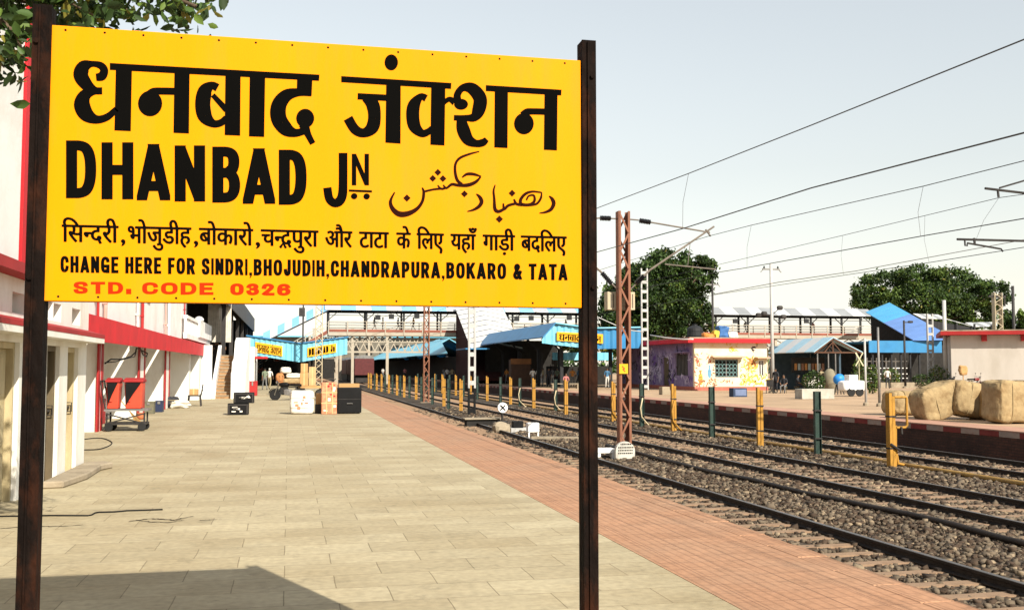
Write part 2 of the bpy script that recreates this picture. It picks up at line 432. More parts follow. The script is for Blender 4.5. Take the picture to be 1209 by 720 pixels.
HEAD_HINDI = (
 poly_(R1, [(248, 88), (1128, 137), (1126, 163), (248, 117)]) +
 poly_(R1, [(273, 108), (341, 111), (336, 374), (267, 371)]) +
 strk_(R1, [(190, 148, 30), (215, 143, 38), (224, 118, 34), (208, 98, 30), (172, 92, 26), (140, 104, 56), (126, 138, 62), (150, 178, 52), (185, 203, 32), (216, 205, 30)]) +
 strk_(R1, [(216, 205, 30), (178, 207, 32), (144, 224, 52), (131, 262, 68), (150, 303, 62), (192, 325, 36), (238, 314, 30), (276, 280, 24)]) +
 poly_(R1, [(519, 125), (583, 128), (580, 384), (515, 381)]) +
 oval_(R1, 417, 258, 51, 54) + strk_(R1, [(412, 222, 36), (432, 207, 30), (470, 206, 30), (525, 207, 30)]) +
 poly_(R1, [(733, 140), (797, 143), (795, 393), (730, 390)]) +
 strk_(R1, [(700, 192, 34), (676, 183, 34), (648, 206, 60), (638, 260, 64), (648, 312, 60), (682, 342, 34), (715, 338, 30), (738, 318, 28)]) +
 strk_(R1, [(680, 222, 20), (738, 285, 26)], 0) +
 poly_(R1, [(835, 146), (900, 150), (896, 398), (832, 396)]) +
 poly_(R1, [(1034, 155), (1098, 159), (1095, 226), (1032, 222)]) +
 strk_(R1, [(1094, 212, 32), (1040, 211, 34), (990, 224, 52), (958, 265, 64), (957, 320, 66), (987, 364, 60), (1025, 381, 36), (1060, 374, 30)]) +
 oval_(R1, 1068, 320, 38, 40) + strk_(R1, [(1062, 345, 44), (1080, 388, 28), (1100, 426, 24)]) +
 poly_(R2, [(52, 162), (576, 195), (574, 223), (52, 191)]) + poly_(R2, [(740, 205), (1100, 227), (1098, 254), (740, 233)]) +
 oval_(R2, 290, 97, 32, 38) +
 poly_(R2, [(266, 195), (335, 199), (334, 483), (262, 478)]) +
 strk_(R2, [(130, 258, 30), (266, 265, 30)], 0) +
 strk_(R2, [(165, 262, 40), (200, 295, 62), (210, 350, 60), (200, 405, 62), (160, 432, 44), (118, 416, 46), (84, 362, 46)]) +
 poly_(R2, [(480, 210), (547, 214), (543, 492), (476, 488)]) +
 strk_(R2, [(456, 268, 34), (430, 260, 32), (399, 298, 58), (392, 350, 62), (402, 402, 58), (436, 434, 38), (466, 426, 32), (484, 408, 26)]) +
 strk_(R2, [(540, 288, 22), (566, 272, 24), (592, 286, 34)]) +
 oval_(R2, 622, 296, 33, 26) +
 strk_(R2, [(610, 290, 36), (604, 252, 34), (630, 218, 34), (675, 222, 56), (712, 268, 64), (705, 325, 62), (682, 358, 42), (640, 361, 28), (588, 360, 26)]) +
 strk_(R2, [(622, 362, 42), (632, 415, 62), (655, 463, 54), (692, 482, 36), (725, 478, 36), (744, 462, 26)]) +
 poly_(R2, [(782, 230), (845, 234), (843, 504), (780, 501)]) +
 oval_(R2, 921, 388, 47, 51) + strk_(R2, [(916, 348, 36), (935, 332, 32), (965, 330, 30), (1022, 331, 30)]) +
 poly_(R2, [(1019, 248), (1081, 252), (1078, 515), (1016, 512)]))
def _head_english(k):
    out = []
    for ch, a, b, t, bt in (('D', 64, 191, 57, 299), ('H', 213, 347, 65, 304), ('A', 361, 502, 72, 308), ('N', 520, 648, 78, 313), ('B', 678, 797, 83, 318), ('A', 806, 942, 90, 323), ('D', 957, 1074, 96, 327)):
        for q in letter(ch, a, b, t, bt, 47, 42): out.append([np.array(R3(p)) for p in q])
    if k == 0: return out
    out = strk_(R4, [(165, 76, 38), (165, 200, 38), (162, 258, 40), (148, 286, 40), (125, 292, 36), (105, 272, 36), (97, 226, 36)], 4)
    for q in letter('N', 203, 277, 80, 216, 19, 19): out.append([np.array(R4(p)) for p in q])
    out += poly_(R4, [(190, 234), (290, 238), (290, 247), (190, 243)])
    out += oval_(R4, 213, 263, 14, 13) + oval_(R4, 267, 264, 14, 13)
    return out
HEAD_ENGLISH = [_head_english(0), _head_english(1)]
HEAD_URDU = [(
 strk_(R4, [(1056, 262, 5), (1070, 276, 15), (1076, 296, 17), (1064, 320, 15), (1040, 332, 10), (1014, 336, 4)]) +
 strk_(R4, [(1024, 247, 6), (985, 243, 9), (955, 252, 12), (934, 276, 14), (936, 297, 14), (970, 300, 13), (992, 285, 12), (990, 260, 9), (968, 262, 8), (958, 280, 8)]) +
 strk_(R4, [(1024, 247, 5), (1020, 272, 10), (1002, 296, 10), (970, 302, 10)]) +
 strk_(R4, [(940, 301, 12), (915, 296, 12), (904, 276, 8)]) + strk_(R4, [(910, 295, 11), (880, 303, 12), (862, 318, 12), (858, 294, 7)]) +
 strk_(R4, [(862, 318, 12), (838, 329, 14), (822, 318, 15), (819, 275, 11), (816, 240, 9), (823, 214, 5)]) +
 dia_(R4, 896, 250, 15) + dia_(R4, 841, 362, 16)),
 (strk_(R4, [(741, 253, 5), (757, 268, 15), (764, 288, 17), (752, 308, 15), (728, 322, 10), (702, 329, 4)])),
 strk_(R4, [(754, 70, 5), (715, 80, 9), (672, 97, 11), (652, 122, 11), (650, 160, 12), (660, 195, 13), (680, 212, 12)]) +
 strk_(R4, [(762, 178, 6), (730, 168, 12), (700, 168, 12), (680, 182, 6)]) +
 strk_(R4, [(760, 180, 7), (738, 202, 14), (705, 215, 16), (665, 216, 13), (635, 212, 12), (612, 228, 9), (598, 214, 6)]) +
 strk_(R4, [(612, 226, 10), (590, 231, 9), (574, 216, 6)]) + strk_(R4, [(590, 230, 10), (555, 234, 9), (520, 242, 9)]),
 strk_(R4, [(507, 226, 6), (514, 246, 12), (508, 285, 13), (484, 318, 16), (446, 338, 22), (408, 340, 24), (380, 318, 19), (370, 285, 13), (388, 246, 6)]) +
 dia_(R4, 441, 271, 16) + dia_(R4, 575, 160, 15) + dia_(R4, 553, 186, 15) + dia_(R4, 597, 187, 15) + dia_(R4, 690, 253, 15)]

def line_polys(text, x0, x1, yt0, yb0, yt1, yb1, t, gap=0.22, space=0.5, tv=None):
    """a line of block capitals fitted between x0 and x1, its top and base sloping linearly"""
    ws = [space if c == ' ' else .34 if c in ',.' else ALPHA[c][0] for c in text]
    tot = sum(ws) + gap * (len(text) - 1)
    k = (x1 - x0) / tot; x = x0; out = []
    for c, w in zip(text, ws):
        if c != ' ':
            m = (x + w * k / 2 - x0) / (x1 - x0)
            out += letter(c, x, x + w * k, yt0 + (yt1 - yt0) * m, yb0 + (yb1 - yb0) * m, t, tv)
        x += (w + gap) * k
    return out

def text_mesh(s, offset=0.0):
    cu = bpy.data.curves.new('writing', 'FONT'); cu.body = s; cu.resolution_u = 3; cu.offset = offset
    o = bpy.data.objects.new('writing', cu); C.objects.link(o)
    dg = bpy.context.evaluated_depsgraph_get(); oe = o.evaluated_get(dg); me = oe.to_mesh()
    V = [(v.co.x, v.co.y) for v in me.vertices]; F = [tuple(p.vertices) for p in me.polygons]
    oe.to_mesh_clear(); bpy.data.objects.remove(o); bpy.data.curves.remove(cu)
    return V, F
def cut_right(V, F, xc):
    bm = bmesh.new(); vs = [bm.verts.new((x, y, 0)) for x, y in V]
    for f in F:
        try: bm.faces.new([vs[i] for i in f])
        except ValueError: pass
    bmesh.ops.bisect_plane(bm, geom=bm.verts[:] + bm.edges[:] + bm.faces[:], plane_co=(xc, 0, 0), plane_no=(1, 0, 0), clear_outer=True)
    bm.verts.index_update()
    V2 = [(v.co.x, v.co.y) for v in bm.verts]; F2 = [tuple(v.index for v in f.verts) for f in bm.faces]; bm.free()
    return V2, F2
def hindi_word(tokens, off=0.02):
    """tokens: strings already in visual order; 'half:x' a consonant without its stem; 'ra' a below-base stroke under the last letter"""
    V, F = [], []; x = 0.0
    for t in tokens:
        if t == 'ra':
            q = [(x - .42, .10), (x - .36, .16), (x - .50, -.09), (x - .56, -.03)]
            q2 = [(x - .42, .16), (x - .36, .10), (x - .24, -.06), (x - .30, -.09)]
            for qq in (q, q2):
                k = len(V); V += qq; F.append((k, k + 1, k + 2, k + 3))
            continue
        if t.startswith('half:'):
            v, f = text_mesh(t[5:], off); xm = max(p[0] for p in v); v, f = cut_right(v, f, xm - .235)
        else: v, f = text_mesh(t, off)
        x0 = min(p[0] for p in v)
        k = len(V); V += [(p[0] - x0 + x, p[1]) for p in v]; F += [tuple(i + k for i in g) for g in f]
        x += max(p[0] for p in v) - x0 - 0.03
    return V, F
HINDI_LINE = [   # tokens, x0, x1
 (['िस', 'half:न', 'दरी'], 73, 140), ([','], 143, 148), (['भोजुडीह'], 151, 226), ([','], 229, 234), (['बोकारो'], 235, 299), ([','], 302, 307),
 (['च', 'half:न', 'द', 'ra', 'पुरा'], 308, 376), (['और'], 384, 416), (['टाटा'], 424, 459), (['के'], 468, 485), (['िलए'], 492, 524), (['यहाँ'], 532, 563), (['गा\u095cी'], 570, 608), (['बदिलए'], 615, 669)]
# ------------------------------------------------------------------ the station name board
M_YEL = mat('board_yellow', (.82, .272, .001), rough=.5, var=.04, scale=1.5, bump=.02, spec=.05, dirt=(.58, .235, .02), dscale=3, damt=.5, stretch=(2.2, 1, .35))
M_INK = mat('lettering_black', (.003, .0028, .0025), rough=.9, var=.1, bump=0, spec=.02)
M_INKRED = mat('lettering_red', (.75, .025, .004), rough=.9, var=.1, bump=0, spec=.02)
M_RUST = mat('rusty_steel', (.007, .004, .003), rough=.85, var=.5, scale=9, bump=.8, bscale=30, dirt=(.055, .017, .007), dscale=7, damt=.6, spec=.08, stretch=(1, 1, .45))
M_GREYBACK = mat('board_back_grey', (.3, .3, .29), rough=.5)
YS = 4.72
a = AY(54, 31, YS); b = AY(687, 362, YS)
BX0, BX1 = a.x, b.x
BZ1 = AY(58, 31, YS).z; BZ0 = AY(52, 357, YS).z
BZ1 = (BZ1 + AY(686, 70, YS).z) / 2; BZ0 = (BZ0 + AY(687, 362, YS).z) / 2
sign = thing('station_name_board', 'big yellow station name board in Hindi, English and Urdu on two rusty posts', 'sign', (.2, YS, 0))
m_ = MB(sign); m_.box(BX0, BX1, YS, YS + .03, BZ0, BZ1); board = m_.build('board', [M_YEL], sign)
bv = board.modifiers.new('bevel', 'BEVEL'); bv.width = .004; bv.segments = 2
m_ = MB(sign)
for z in (BZ0 - .0, BZ1 - .035): m_.box(BX0 + .003, BX1 - .003, YS + .031, YS + .06, z, z + .035)
for f in (.02, .33, .66, .95): m_.box(BX0 + (BX1 - BX0) * f, BX0 + (BX1 - BX0) * f + .035, YS + .031, YS + .06, BZ0 + .036, BZ1 - .036)
m_.build('back_frame', M_RUST, sign)
def post(u0, u1, vtop, seed, flange_left):
    x0 = AY(u0, 300, YS).x; x1 = AY(u1, 300, YS).x; zt = AY(u0, vtop, YS).z
    m = MB(sign)
    w = x1 - x0
    # rolled section: broad face, thinner web behind and a lip on the side
    m.box(x0, x1, YS - .012, YS + .0, -.3, zt)
    m.box(x0, x0 + .012, YS + .001, YS + .075, -.3, zt - .002) ; m.box(x1 - .012, x1, YS + .001, YS + .075, -.3, zt - .002)
    m.box(x0 + w * .36, x0 + w * .46, YS - .022, YS - .0125, -.3, zt - .01)
    ob = m.build('post', M_RUST, sign)
    return x0, x1, zt
lx0, lx1, lz = post(31, 54, 5, 1, True)
rx0, rx1, rz = post(687.5, 704, 48, 2, False)
m_ = MB(sign)
for x in (lx0 + .02, rx1 - .02):
    for z in (BZ0 + .1, BZ1 - .08): m_.lathe((x, YS - .024, z), [(.012, 0), (.012, .012)], 6, axis='y')
m_.build('bolt', M_RUST, sign)
for k in range(15):
    f = (k + .5) / 15
    for z in (BZ0 + .02, BZ1 - .02): m_ = MB(sign); m_.lathe((BX0 + (BX1 - BX0) * f, YS - .0001, z), [(.0055, 0), (.005, .003), (.001, .004)], 8, axis='y'); m_.build('rivet', M_RUST, board)
def lettering(polys, name, material, h0, plane_y=YS, parent=board, dirn=-1, mapper=None):
    """flat painted letters: every stroke a thin plate standing proud of the board, strokes staggered by a hair"""
    m = MB(parent); mp = mapper or (lambda p: AY(p[0], p[1], plane_y))
    for i, q in enumerate(polys):
        h = h0 + (i % 40) * .00002
        P = [mp(p) for p in q]; P = [Vector((p.x, plane_y + dirn * h, p.z)) for p in P]
        n = (P[1] - P[0]).cross(P[2] - P[0])
        if n.y > 0: P = P[::-1]
        m.add(P, [tuple(range(len(P)))])
    return m.build(name, material, parent, recalc=False)
lettering(HEAD_HINDI, 'heading_lettering', M_INK, .0012)
for w_ in HEAD_ENGLISH: lettering(w_, 'english_lettering', M_INK, .0012)
for w_ in HEAD_URDU: lettering(w_, 'urdu_lettering', mat('lettering_brown_black', (.022, .006, .004), rough=.9, bump=0, spec=.02), .0012)
lettering(line_polys('CHANGE HERE FOR SINDRI,BHOJUDIH,CHANDRAPURA,BOKARO & TATA', 71.5, 670, 302, 321.5, 312, 331, 3.9, gap=.2, space=.42, tv=3.6), 'capital_lettering', M_INK, .0012)
lettering(line_polys('STD.', 87, 155, 332.5, 346.5, 333.1, 347.1, 5.6, gap=.2, tv=3.0), 'red_lettering', M_INKRED, .0012)
lettering(line_polys('CODE', 168, 252, 333.2, 347.2, 334, 348, 5.6, gap=.2, tv=3.0), 'red_lettering', M_INKRED, .0012)
lettering(line_polys('0326', 272, 343, 334.5, 348.2, 335, 349, 5.6, gap=.2, tv=3.0), 'red_lettering', M_INKRED, .0012)
def hindi_line():
    m = MB(board); k = 0
    for toks, x0, x1 in HINDI_LINE:
        V, F = hindi_word(toks, 0)
        xa = min(p[0] for p in V); xb = max(p[0] for p in V)
        for j, (dx, dy) in enumerate(((0, 0), (.75, 0), (-.75, 0), (.2, .35), (-.2, -.35), (.5, -.2), (-.5, .2))):     # a fat brush
            pts = []
            for p in V:
                u = x0 + .5 + (p[0] - xa) / (xb - xa) * (x1 - x0 - 1) + dx
                f = (u - 72) / 597.0; top = 264.8 + 14.3 * f; base = 285.2 + 11.9 * f
                q = AY(u, base + (top - base) * (p[1] / .64) + dy, YS)
                pts.append((q.x, YS - .0012 - ((k % 3) * 7 + j) * .00002, q.z))
            fs = []
            for f in F:
                a_, b_, c_ = Vector(pts[f[0]]), Vector(pts[f[1]]), Vector(pts[f[2]])
                fs.append(f if (b_ - a_).cross(c_ - a_).y < 0 else f[::-1])
            m.add(pts, fs)
        k += 1
    m.build('hindi_lettering', M_INK, board, recalc=False)
hindi_line()
# ------------------------------------------------------------------ ground, platforms, tracks
M_GROUND = mat('bare_ground', (.16, .13, .09), rough=.95, var=.35, scale=.4, bump=.4, bscale=9)
M_PAVE = brick_mat('stone_paving', (.385, .328, .215), (.315, .262, .165), (.20, .16, .098), .78, .50, .005, stain=(.235, .175, .09), samt=.6, sscale=.45)
M_TILE = brick_mat('red_tile', (.38, .205, .118), (.34, .178, .10), (.20, .105, .065), .30, .30, .005, offset=0.0, stain=(.29, .195, .13), samt=.5, sscale=.6, groove=3.4)
M_CONC = mat('old_concrete', (.33, .27, .19), rough=.9, var=.2, scale=2, bump=.35, bscale=22, dirt=(.12, .09, .06), dscale=1.5, damt=.5)
M_P2TOP = mat('far_platform_concrete', (.44, .30, .185), rough=.9, var=.16, scale=.35, bump=.2, bscale=12, dirt=(.27, .18, .11), dscale=.25, damt=.6)
M_COPE = mat('coping_pink', (.42, .235, .165), rough=.85, var=.18, scale=2, bump=.2)
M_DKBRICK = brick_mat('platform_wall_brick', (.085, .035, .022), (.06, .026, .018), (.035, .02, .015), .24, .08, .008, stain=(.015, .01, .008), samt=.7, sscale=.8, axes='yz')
M_BALLAST = mat('ballast_bed', (.065, .047, .031), rough=.95, var=.45, scale=14, bump=.9, bscale=22, dirt=(.055, .04, .03), dscale=9, damt=.8)
M_ST = [mat('ballast_stone_grey', (.145, .11, .075), rough=.9, var=.3, scale=5, bump=.3),
        mat('ballast_stone_brown', (.068, .044, .028), rough=.9, var=.35, scale=5, bump=.3),
        mat('ballast_stone_pale', (.28, .21, .135), rough=.9, var=.25, scale=5, bump=.3)]
M_RAIL = mat('rail_steel', (.028, .020, .015), rough=.6, var=.4, scale=6, bump=.2, metal=.2)
M_RAILTOP = mat('rail_running_face', (.16, .13, .11), rough=.35, var=.2, metal=.8, bump=0)
M_SLEEP = mat('sleeper_concrete', (.29, .19, .12), rough=.9, var=.25, scale=3, bump=.3, dirt=(.14, .085, .05), dscale=3, damt=.6)
m_ = MB(); m_.box(-1500, 1500, -300, 2500, -1.4, -1.0); struct(m_.build('ground', M_GROUND))
EDGE = 4.74
m_ = MB(); m_.box(-45, EDGE - .08, -12, 260, -.98, -.09); struct(m_.build('platform', M_CONC))
m_ = MB(); m_.box(-45, 3.10, -12, 260, -.055, 0); struct(m_.build('platform_paving', M_PAVE))
m_ = MB(); m_.box(3.104, EDGE - .302, -12, 260, -.055, .002); struct(m_.build('platform_edge_tiles', M_TILE))
m_ = MB(); y = -12.0; re = random.Random(77)
while y < 258:
    l = re.choice((.6, .6, .6, .9)); e = EDGE + re.uniform(-.018, .012) - (.05 if re.random() < .06 else 0); z = .002 + re.uniform(-.003, .003)
    m_.box(EDGE - .30, e, y + .004, y + l - .003, -.085, z); y += l
o = struct(m_.build('platform_edge_stones', M_TILE)); o.modifiers.new('bevel', 'BEVEL').width = .012
rr_ = random.Random(21)
def crack(pts, w, nm='paving_crack'):
    m = MB(); P = [G(u, v) for u, v in smooth_path(pts, 8)]
    L_ = []; R_ = []
    for i, p in enumerate(P):
        j = Vector((rr_.uniform(-.02, .02), rr_.uniform(-.02, .02), 0)); k = w * rr_.uniform(.3, 1.2) * math.sin(PI * (i + .5) / len(P)) ** .5
        L_.append(p + j + Vector((0, k, .004))); R_.append(p + j + Vector((0, -k, .004)))
    n = len(P); m.add(L_ + R_, [(i, n + i, n + i + 1, i + 1) for i in range(n - 1)]); o = struct(m.build(nm, mat('crack_dirt', (.055, .04, .022), rough=.95), recalc=False))
    return o
crack([(-20, 626), (10, 623), (45, 621.5), (75, 621), (100, 619)], .018)
crack([(150, 616), (170, 613), (190, 612.5), (205, 614), (215, 612), (228, 609)], .035)
crack([(160, 614.5), (180, 616), (200, 616.5), (220, 613)], .02)
crack([(235, 614), (250, 613.5), (262, 612.5)], .012)
crack([(192, 535), (230, 533.5), (272, 534.5)], .012)
P2X = 18.8
m_ = MB(); m_.box(P2X + .06, 150, -5, 260, -1.0, -.03); struct(m_.build('far_platform', M_P2TOP))
m_ = MB(); m_.box(P2X + 1.35, 150, -5, 260, -.029, 0); struct(m_.build('far_platform_surface', M_P2TOP))
m_ = MB(); m_.box(P2X - .02, P2X + 1.346, -5, 260, -.029, .004); struct(m_.build('far_platform_coping', M_COPE))
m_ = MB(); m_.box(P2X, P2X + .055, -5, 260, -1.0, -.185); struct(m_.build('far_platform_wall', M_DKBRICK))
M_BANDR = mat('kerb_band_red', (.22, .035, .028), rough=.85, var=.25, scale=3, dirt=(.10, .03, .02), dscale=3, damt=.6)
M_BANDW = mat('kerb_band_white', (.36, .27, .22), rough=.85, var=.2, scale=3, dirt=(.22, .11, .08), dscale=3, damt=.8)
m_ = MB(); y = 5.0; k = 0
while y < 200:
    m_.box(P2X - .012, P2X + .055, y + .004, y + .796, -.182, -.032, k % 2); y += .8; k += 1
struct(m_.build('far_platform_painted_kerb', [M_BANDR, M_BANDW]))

def bed_z(x, y):
    z = -.765
    for c in (6.78, 11.52, 16.6):
        if abs(x - c) < 1.3: z += .022
    n = mnoise.noise(Vector((x * .7, y * .45, 3.1))); n2 = mnoise.noise(Vector((x * 3, y * 3, 9.1)))
    for c in TRACKS:
        pass
    if 7.75 < x < 10.4: z += .11 * math.sin((x - 7.75) / 2.65 * PI) + .06 * n * math.sin((x - 7.75) / 2.65 * PI)
    if 12.6 < x < 15.5: z += .08 * math.sin((x - 12.6) / 2.9 * PI)
    if x < 5.6 or x > 18: z -= .05
    return z + .02 * n2
TRACKS = [6.78, 11.52, 16.6]
RAILTOP = -.60
xs = np.concatenate([np.arange(4.7, 18.85, .2)]); ys = np.concatenate([np.arange(2, 60, .3), np.arange(60, 262, 4.0)])
m_ = MB(); nx = len(xs)
m_.v = [(float(x), float(y), bed_z(float(x), float(y))) for y in ys for x in xs]
m_.f = [(j * nx + i, j * nx + i + 1, (j + 1) * nx + i + 1, (j + 1) * nx + i) for j in range(len(ys) - 1) for i in range(nx - 1)]
m_.m = [0] * len(m_.f)
struct(m_.build('ballast_ground', M_BALLAST, smooth=True, recalc=False))

def stones():
    rng = np.random.default_rng(5)
    base = np.array([(x, y, z) for x in (-.62, .62) for y in (-.62, .62) for z in (-.62, .62)] + [(0, 0, .70), (0, 0, -.7), (.70, 0, 0), (-.70, 0, 0)])
    fac = np.array([(1, 5, 8), (5, 7, 8), (7, 3, 8), (3, 1, 8), (0, 2, 9), (2, 6, 9), (6, 4, 9), (4, 0, 9), (4, 6, 10), (6, 7, 10), (7, 5, 10), (5, 4, 10), (0, 1, 11), (1, 3, 11), (3, 2, 11), (2, 0, 11), (0, 4, 5), (0, 5, 1), (2, 3, 7), (2, 7, 6)])
    # candidate points, density falling with distance
    pts = []
    for y0, y1, dens in ((4.5, 10, 400), (10, 16, 330), (16, 24, 180), (24, 36, 60), (36, 60, 18)):
        n = int((18.7 - 5.6) * (y1 - y0) * dens)
        p = np.column_stack([rng.uniform(5.6, 18.7, n), rng.uniform(y0, y1, n)]); pts.append(p)
    P = np.concatenate(pts)
    keep = np.ones(len(P), bool)
    # only what the sight lines over the platform edge and to the frame's side can reach
    keep &= P[:, 0] < P[:, 1] * math.tan(YAW + math.atan(604.5 / 1200)) + 1.2
    for c in TRACKS:
        for r in (-.84, .84): keep &= np.abs(P[:, 0] - c - r) > .09
        on = (np.abs(P[:, 0] - c) < 1.37) & (np.abs((P[:, 1] % .62) - .31) < .15)
        keep &= ~on | (rng.random(len(P)) < .02)
        inside = (np.abs(P[:, 0] - c) < .80)
        keep &= ~inside | (rng.random(len(P)) < .9)
    P = P[keep]
    # base shapes: a dozen angular stones
    shapes = []
    for k in range(14):
        b = base * (1 + rng.uniform(-.35, .30, (12, 1))) + rng.uniform(-.16, .16, (12, 3)); b = b * np.array([1.3, .95, .8]) ; shapes.append(b)
    n = len(P)
    r = rng.gamma(5, .0047, n) + .007
    r *= np.clip(P[:, 1] / 14.0, 1, 1.9) ** .5
    V = np.empty((n, 12, 3), np.float32); 
    az = rng.uniform(0, 2 * PI, n); tx = rng.normal(0, .5, n)
    sh = rng.integers(0, 14, n); S = np.array(shapes)[sh]
    c, s = np.cos(tx)[:, None], np.sin(tx)[:, None]
    y_, z_ = S[:, :, 1] * c - S[:, :, 2] * s, S[:, :, 1] * s + S[:, :, 2] * c
    ca, sa = np.cos(az)[:, None], np.sin(az)[:, None]
    x2 = S[:, :, 0] * ca - y_ * sa; y2 = S[:, :, 0] * sa + y_ * ca
    zb = np.array([bed_z(float(x), float(y)) for x, y in P])
    V[:, :, 0] = x2 * r[:, None] + P[:, 0:1]; V[:, :, 1] = y2 * r[:, None] + P[:, 1:2]; V[:, :, 2] = z_ * r[:, None] + (zb + r * .22)[:, None]
    F = (fac[None] + (np.arange(n) * 12)[:, None, None]).reshape(-1, 3)
    me = bpy.data.meshes.new('ballast_stones')
    me.vertices.add(n * 12); me.vertices.foreach_set('co', V.reshape(-1))
    me.loops.add(len(F) * 3); me.loops.foreach_set('vertex_index', F.reshape(-1).astype(np.int32))
    me.polygons.add(len(F)); me.polygons.foreach_set('loop_start', np.arange(0, len(F) * 3, 3, dtype=np.int32))
    for mm in M_ST: me.materials.append(mm)
    mi = rng.choice(3, n, p=[.50, .43, .07]); me.polygons.foreach_set('material_index', np.repeat(mi, 20).astype(np.int32))
    me.update(calc_edges=True); me.validate()
    o = bpy.data.objects.new('ballast_stones', me); C.objects.link(o)
    o['label'] = 'angular grey and brown ballast stones heaped between the rails'; o['category'] = 'ballast'
    stuff(o)
stones()

def rail_profile(c):
    z = RAILTOP
    return [(c - .07, z - .125), (c + .07, z - .125), (c + .07, z - .112), (c + .012, z - .095), (c + .012, z - .045), (c + .036, z - .035), (c + .036, z - .004), (c + .028, z), (c - .028, z), (c - .036, z - .004), (c - .036, z - .035), (c - .012, z - .045), (c - .012, z - .095), (c - .07, z - .112)]
def track(c, label):
    t = thing('railway_track', label, 'railway track', (c, 20, -.725), group='railway tracks between the two platforms')
    for s in (-.838 - .036, .838 + .036):
        m = MB(t); m.prism(rail_profile(c + s), 'y', 1.5, 260)
        for k in range(len(m.f)):
            zs = [m.v[i][2] for i in m.f[k]]
            if min(zs) > RAILTOP - .006 and len(m.f[k]) == 4: m.m[k] = 1
        m.build('rail', [M_RAIL, M_RAILTOP], t)
    proto = None; k = 0; y = .31 + .62 * 6
    rnd = random.Random(int(c * 10))
    while k < 96:
        if proto is None:
            m = MB(); m.prism([(-.12, -.2), (.12, -.2), (.09, .0), (-.09, .0)], 'x', -1.37, 1.37)
            for s in (-.874, .874):
                for d in (-.10, .10): m.box(s + d - .03, s + d + .03, -.04, .04, .001, .034, 1)
            proto = m.build('sleeper', [M_SLEEP, M_RAIL], t); ob = proto
        else:
            ob = proto.copy(); C.objects.link(ob); ob.parent = t
        ob.location = (rnd.uniform(-.03, .03), y - 20 + rnd.uniform(-.015, .015), .006); ob.rotation_euler.z = rnd.uniform(-.012, .012)
        y += .62; k += 1
    m = MB(t)
    while y < 258:
        m.prism([(y - .12, -.9), (y + .12, -.9), (y + .09, -.72), (y - .09, -.72)], 'x', c - 1.37, c + 1.37); y += .62
    stuff(m.build('sleeper', M_SLEEP, t))
track(TRACKS[0], 'railway track running along the edge of the tiled platform')
track(TRACKS[1], 'middle railway track on heaped ballast with pale sleepers')
track(TRACKS[2], 'railway track under the painted red and white platform kerb')
# a spare rail lying in the ballast and a water main beside the hydrant posts
m_ = MB((9.35, 20, -.66)); m_.tube([(9.25 + .16 * math.sin(y * .21), y, bed_z(9.3, y) + .07) for y in np.arange(4, 30, 1.0)], .045, 8)
tag(m_.build('steel_pipe', M_RAIL, smooth=True), 'dark steel pipe lying in the ballast between first and middle track', 'pipe')
M_PIPEY = mat('pipe_yellow', (.36, .21, .05), rough=.6, var=.3, scale=2, dirt=(.1, .06, .03), dscale=4, damt=.6)
m_ = MB((14.45, 40, -.68)); m_.tube([(14.38 + .05 * math.sin(y * .3), y, bed_z(14.4, y) + .06) for y in np.arange(8, 120, 2.0)], .055, 8)
tag(m_.build('water_pipe', M_PIPEY, smooth=True), 'long yellowish water pipe along the foot of the hydrant posts', 'pipe')
# ------------------------------------------------------------------ buildings beside the platform
M_WHITE = mat('white_plaster', (.84, .83, .80), rough=.85, var=.06, scale=.8, bump=.15, bscale=15, dirt=(.52, .46, .36), dscale=.7, damt=.35)
M_WHITE2 = mat('white_plaster_stained', (.82, .80, .74), rough=.85, var=.08, scale=1.1, bump=.15, bscale=15, dirt=(.50, .43, .32), dscale=1.1, damt=.55, stretch=(1, 1, .4))
M_RED = mat('red_paint', (.62, .006, .013), rough=.6, var=.12, scale=1.2, bump=.08, dirt=(.40, .012, .014), dscale=1.5, damt=.5)
M_DARKRED = mat('dark_red_paint', (.34, .016, .016), rough=.65, var=.15, scale=2)
M_DOOR = mat('cream_door_wood', (.46, .38, .22), rough=.6, var=.15, scale=5, bump=.12, dirt=(.20, .13, .06), dscale=3, damt=.6, stretch=(1, 1, .25))
M_DOORDK = mat('weathered_door_wood', (.12, .09, .05), rough=.7, var=.3, scale=5, bump=.2, stretch=(1, 1, .25))
M_BLACK = mat('black_paint', (.006, .006, .0065), rough=.6, var=.3, spec=.15)
M_DARKROOM = mat('dark_interior', (.022, .02, .018), rough=.95, var=.3)  # near-black colour stands in for the shade of interiors and recesses
M_IRON = mat('dark_iron', (.03, .026, .024), rough=.6, var=.3)
M_STEEL = mat('grey_steel', (.22, .21, .2), rough=.5, var=.2, metal=.3)
def YL(u, x): return AX(u, 500, x).y
WX = -3.36
yend = YL(100, WX)
of = thing('station_office', 'white station office with cream double doors and dark red cornices', 'building', (WX, 12, 0))
m = MB(of)
# wall at door level: piers between openings
ops = [(YL(-38, WX), YL(21, WX)), (YL(53.5, WX), YL(68.5, WX)), (YL(78, WX), YL(90.5, WX))]
DZ = 2.0
ycur = 2.0
for y0, y1 in ops:
    m.box(WX - .35, WX, ycur, y0, -.02, DZ); ycur = y1
m.box(WX - .35, WX, ycur, yend, -.02, DZ)
m.box(WX - .35, WX, 2, yend, DZ + .001, 2.3)
m.box(-9, WX - .36, yend - .3, yend, -.02, 2.3); m.box(-9, WX - .36, 2, 2.3, -.02, 2.3)
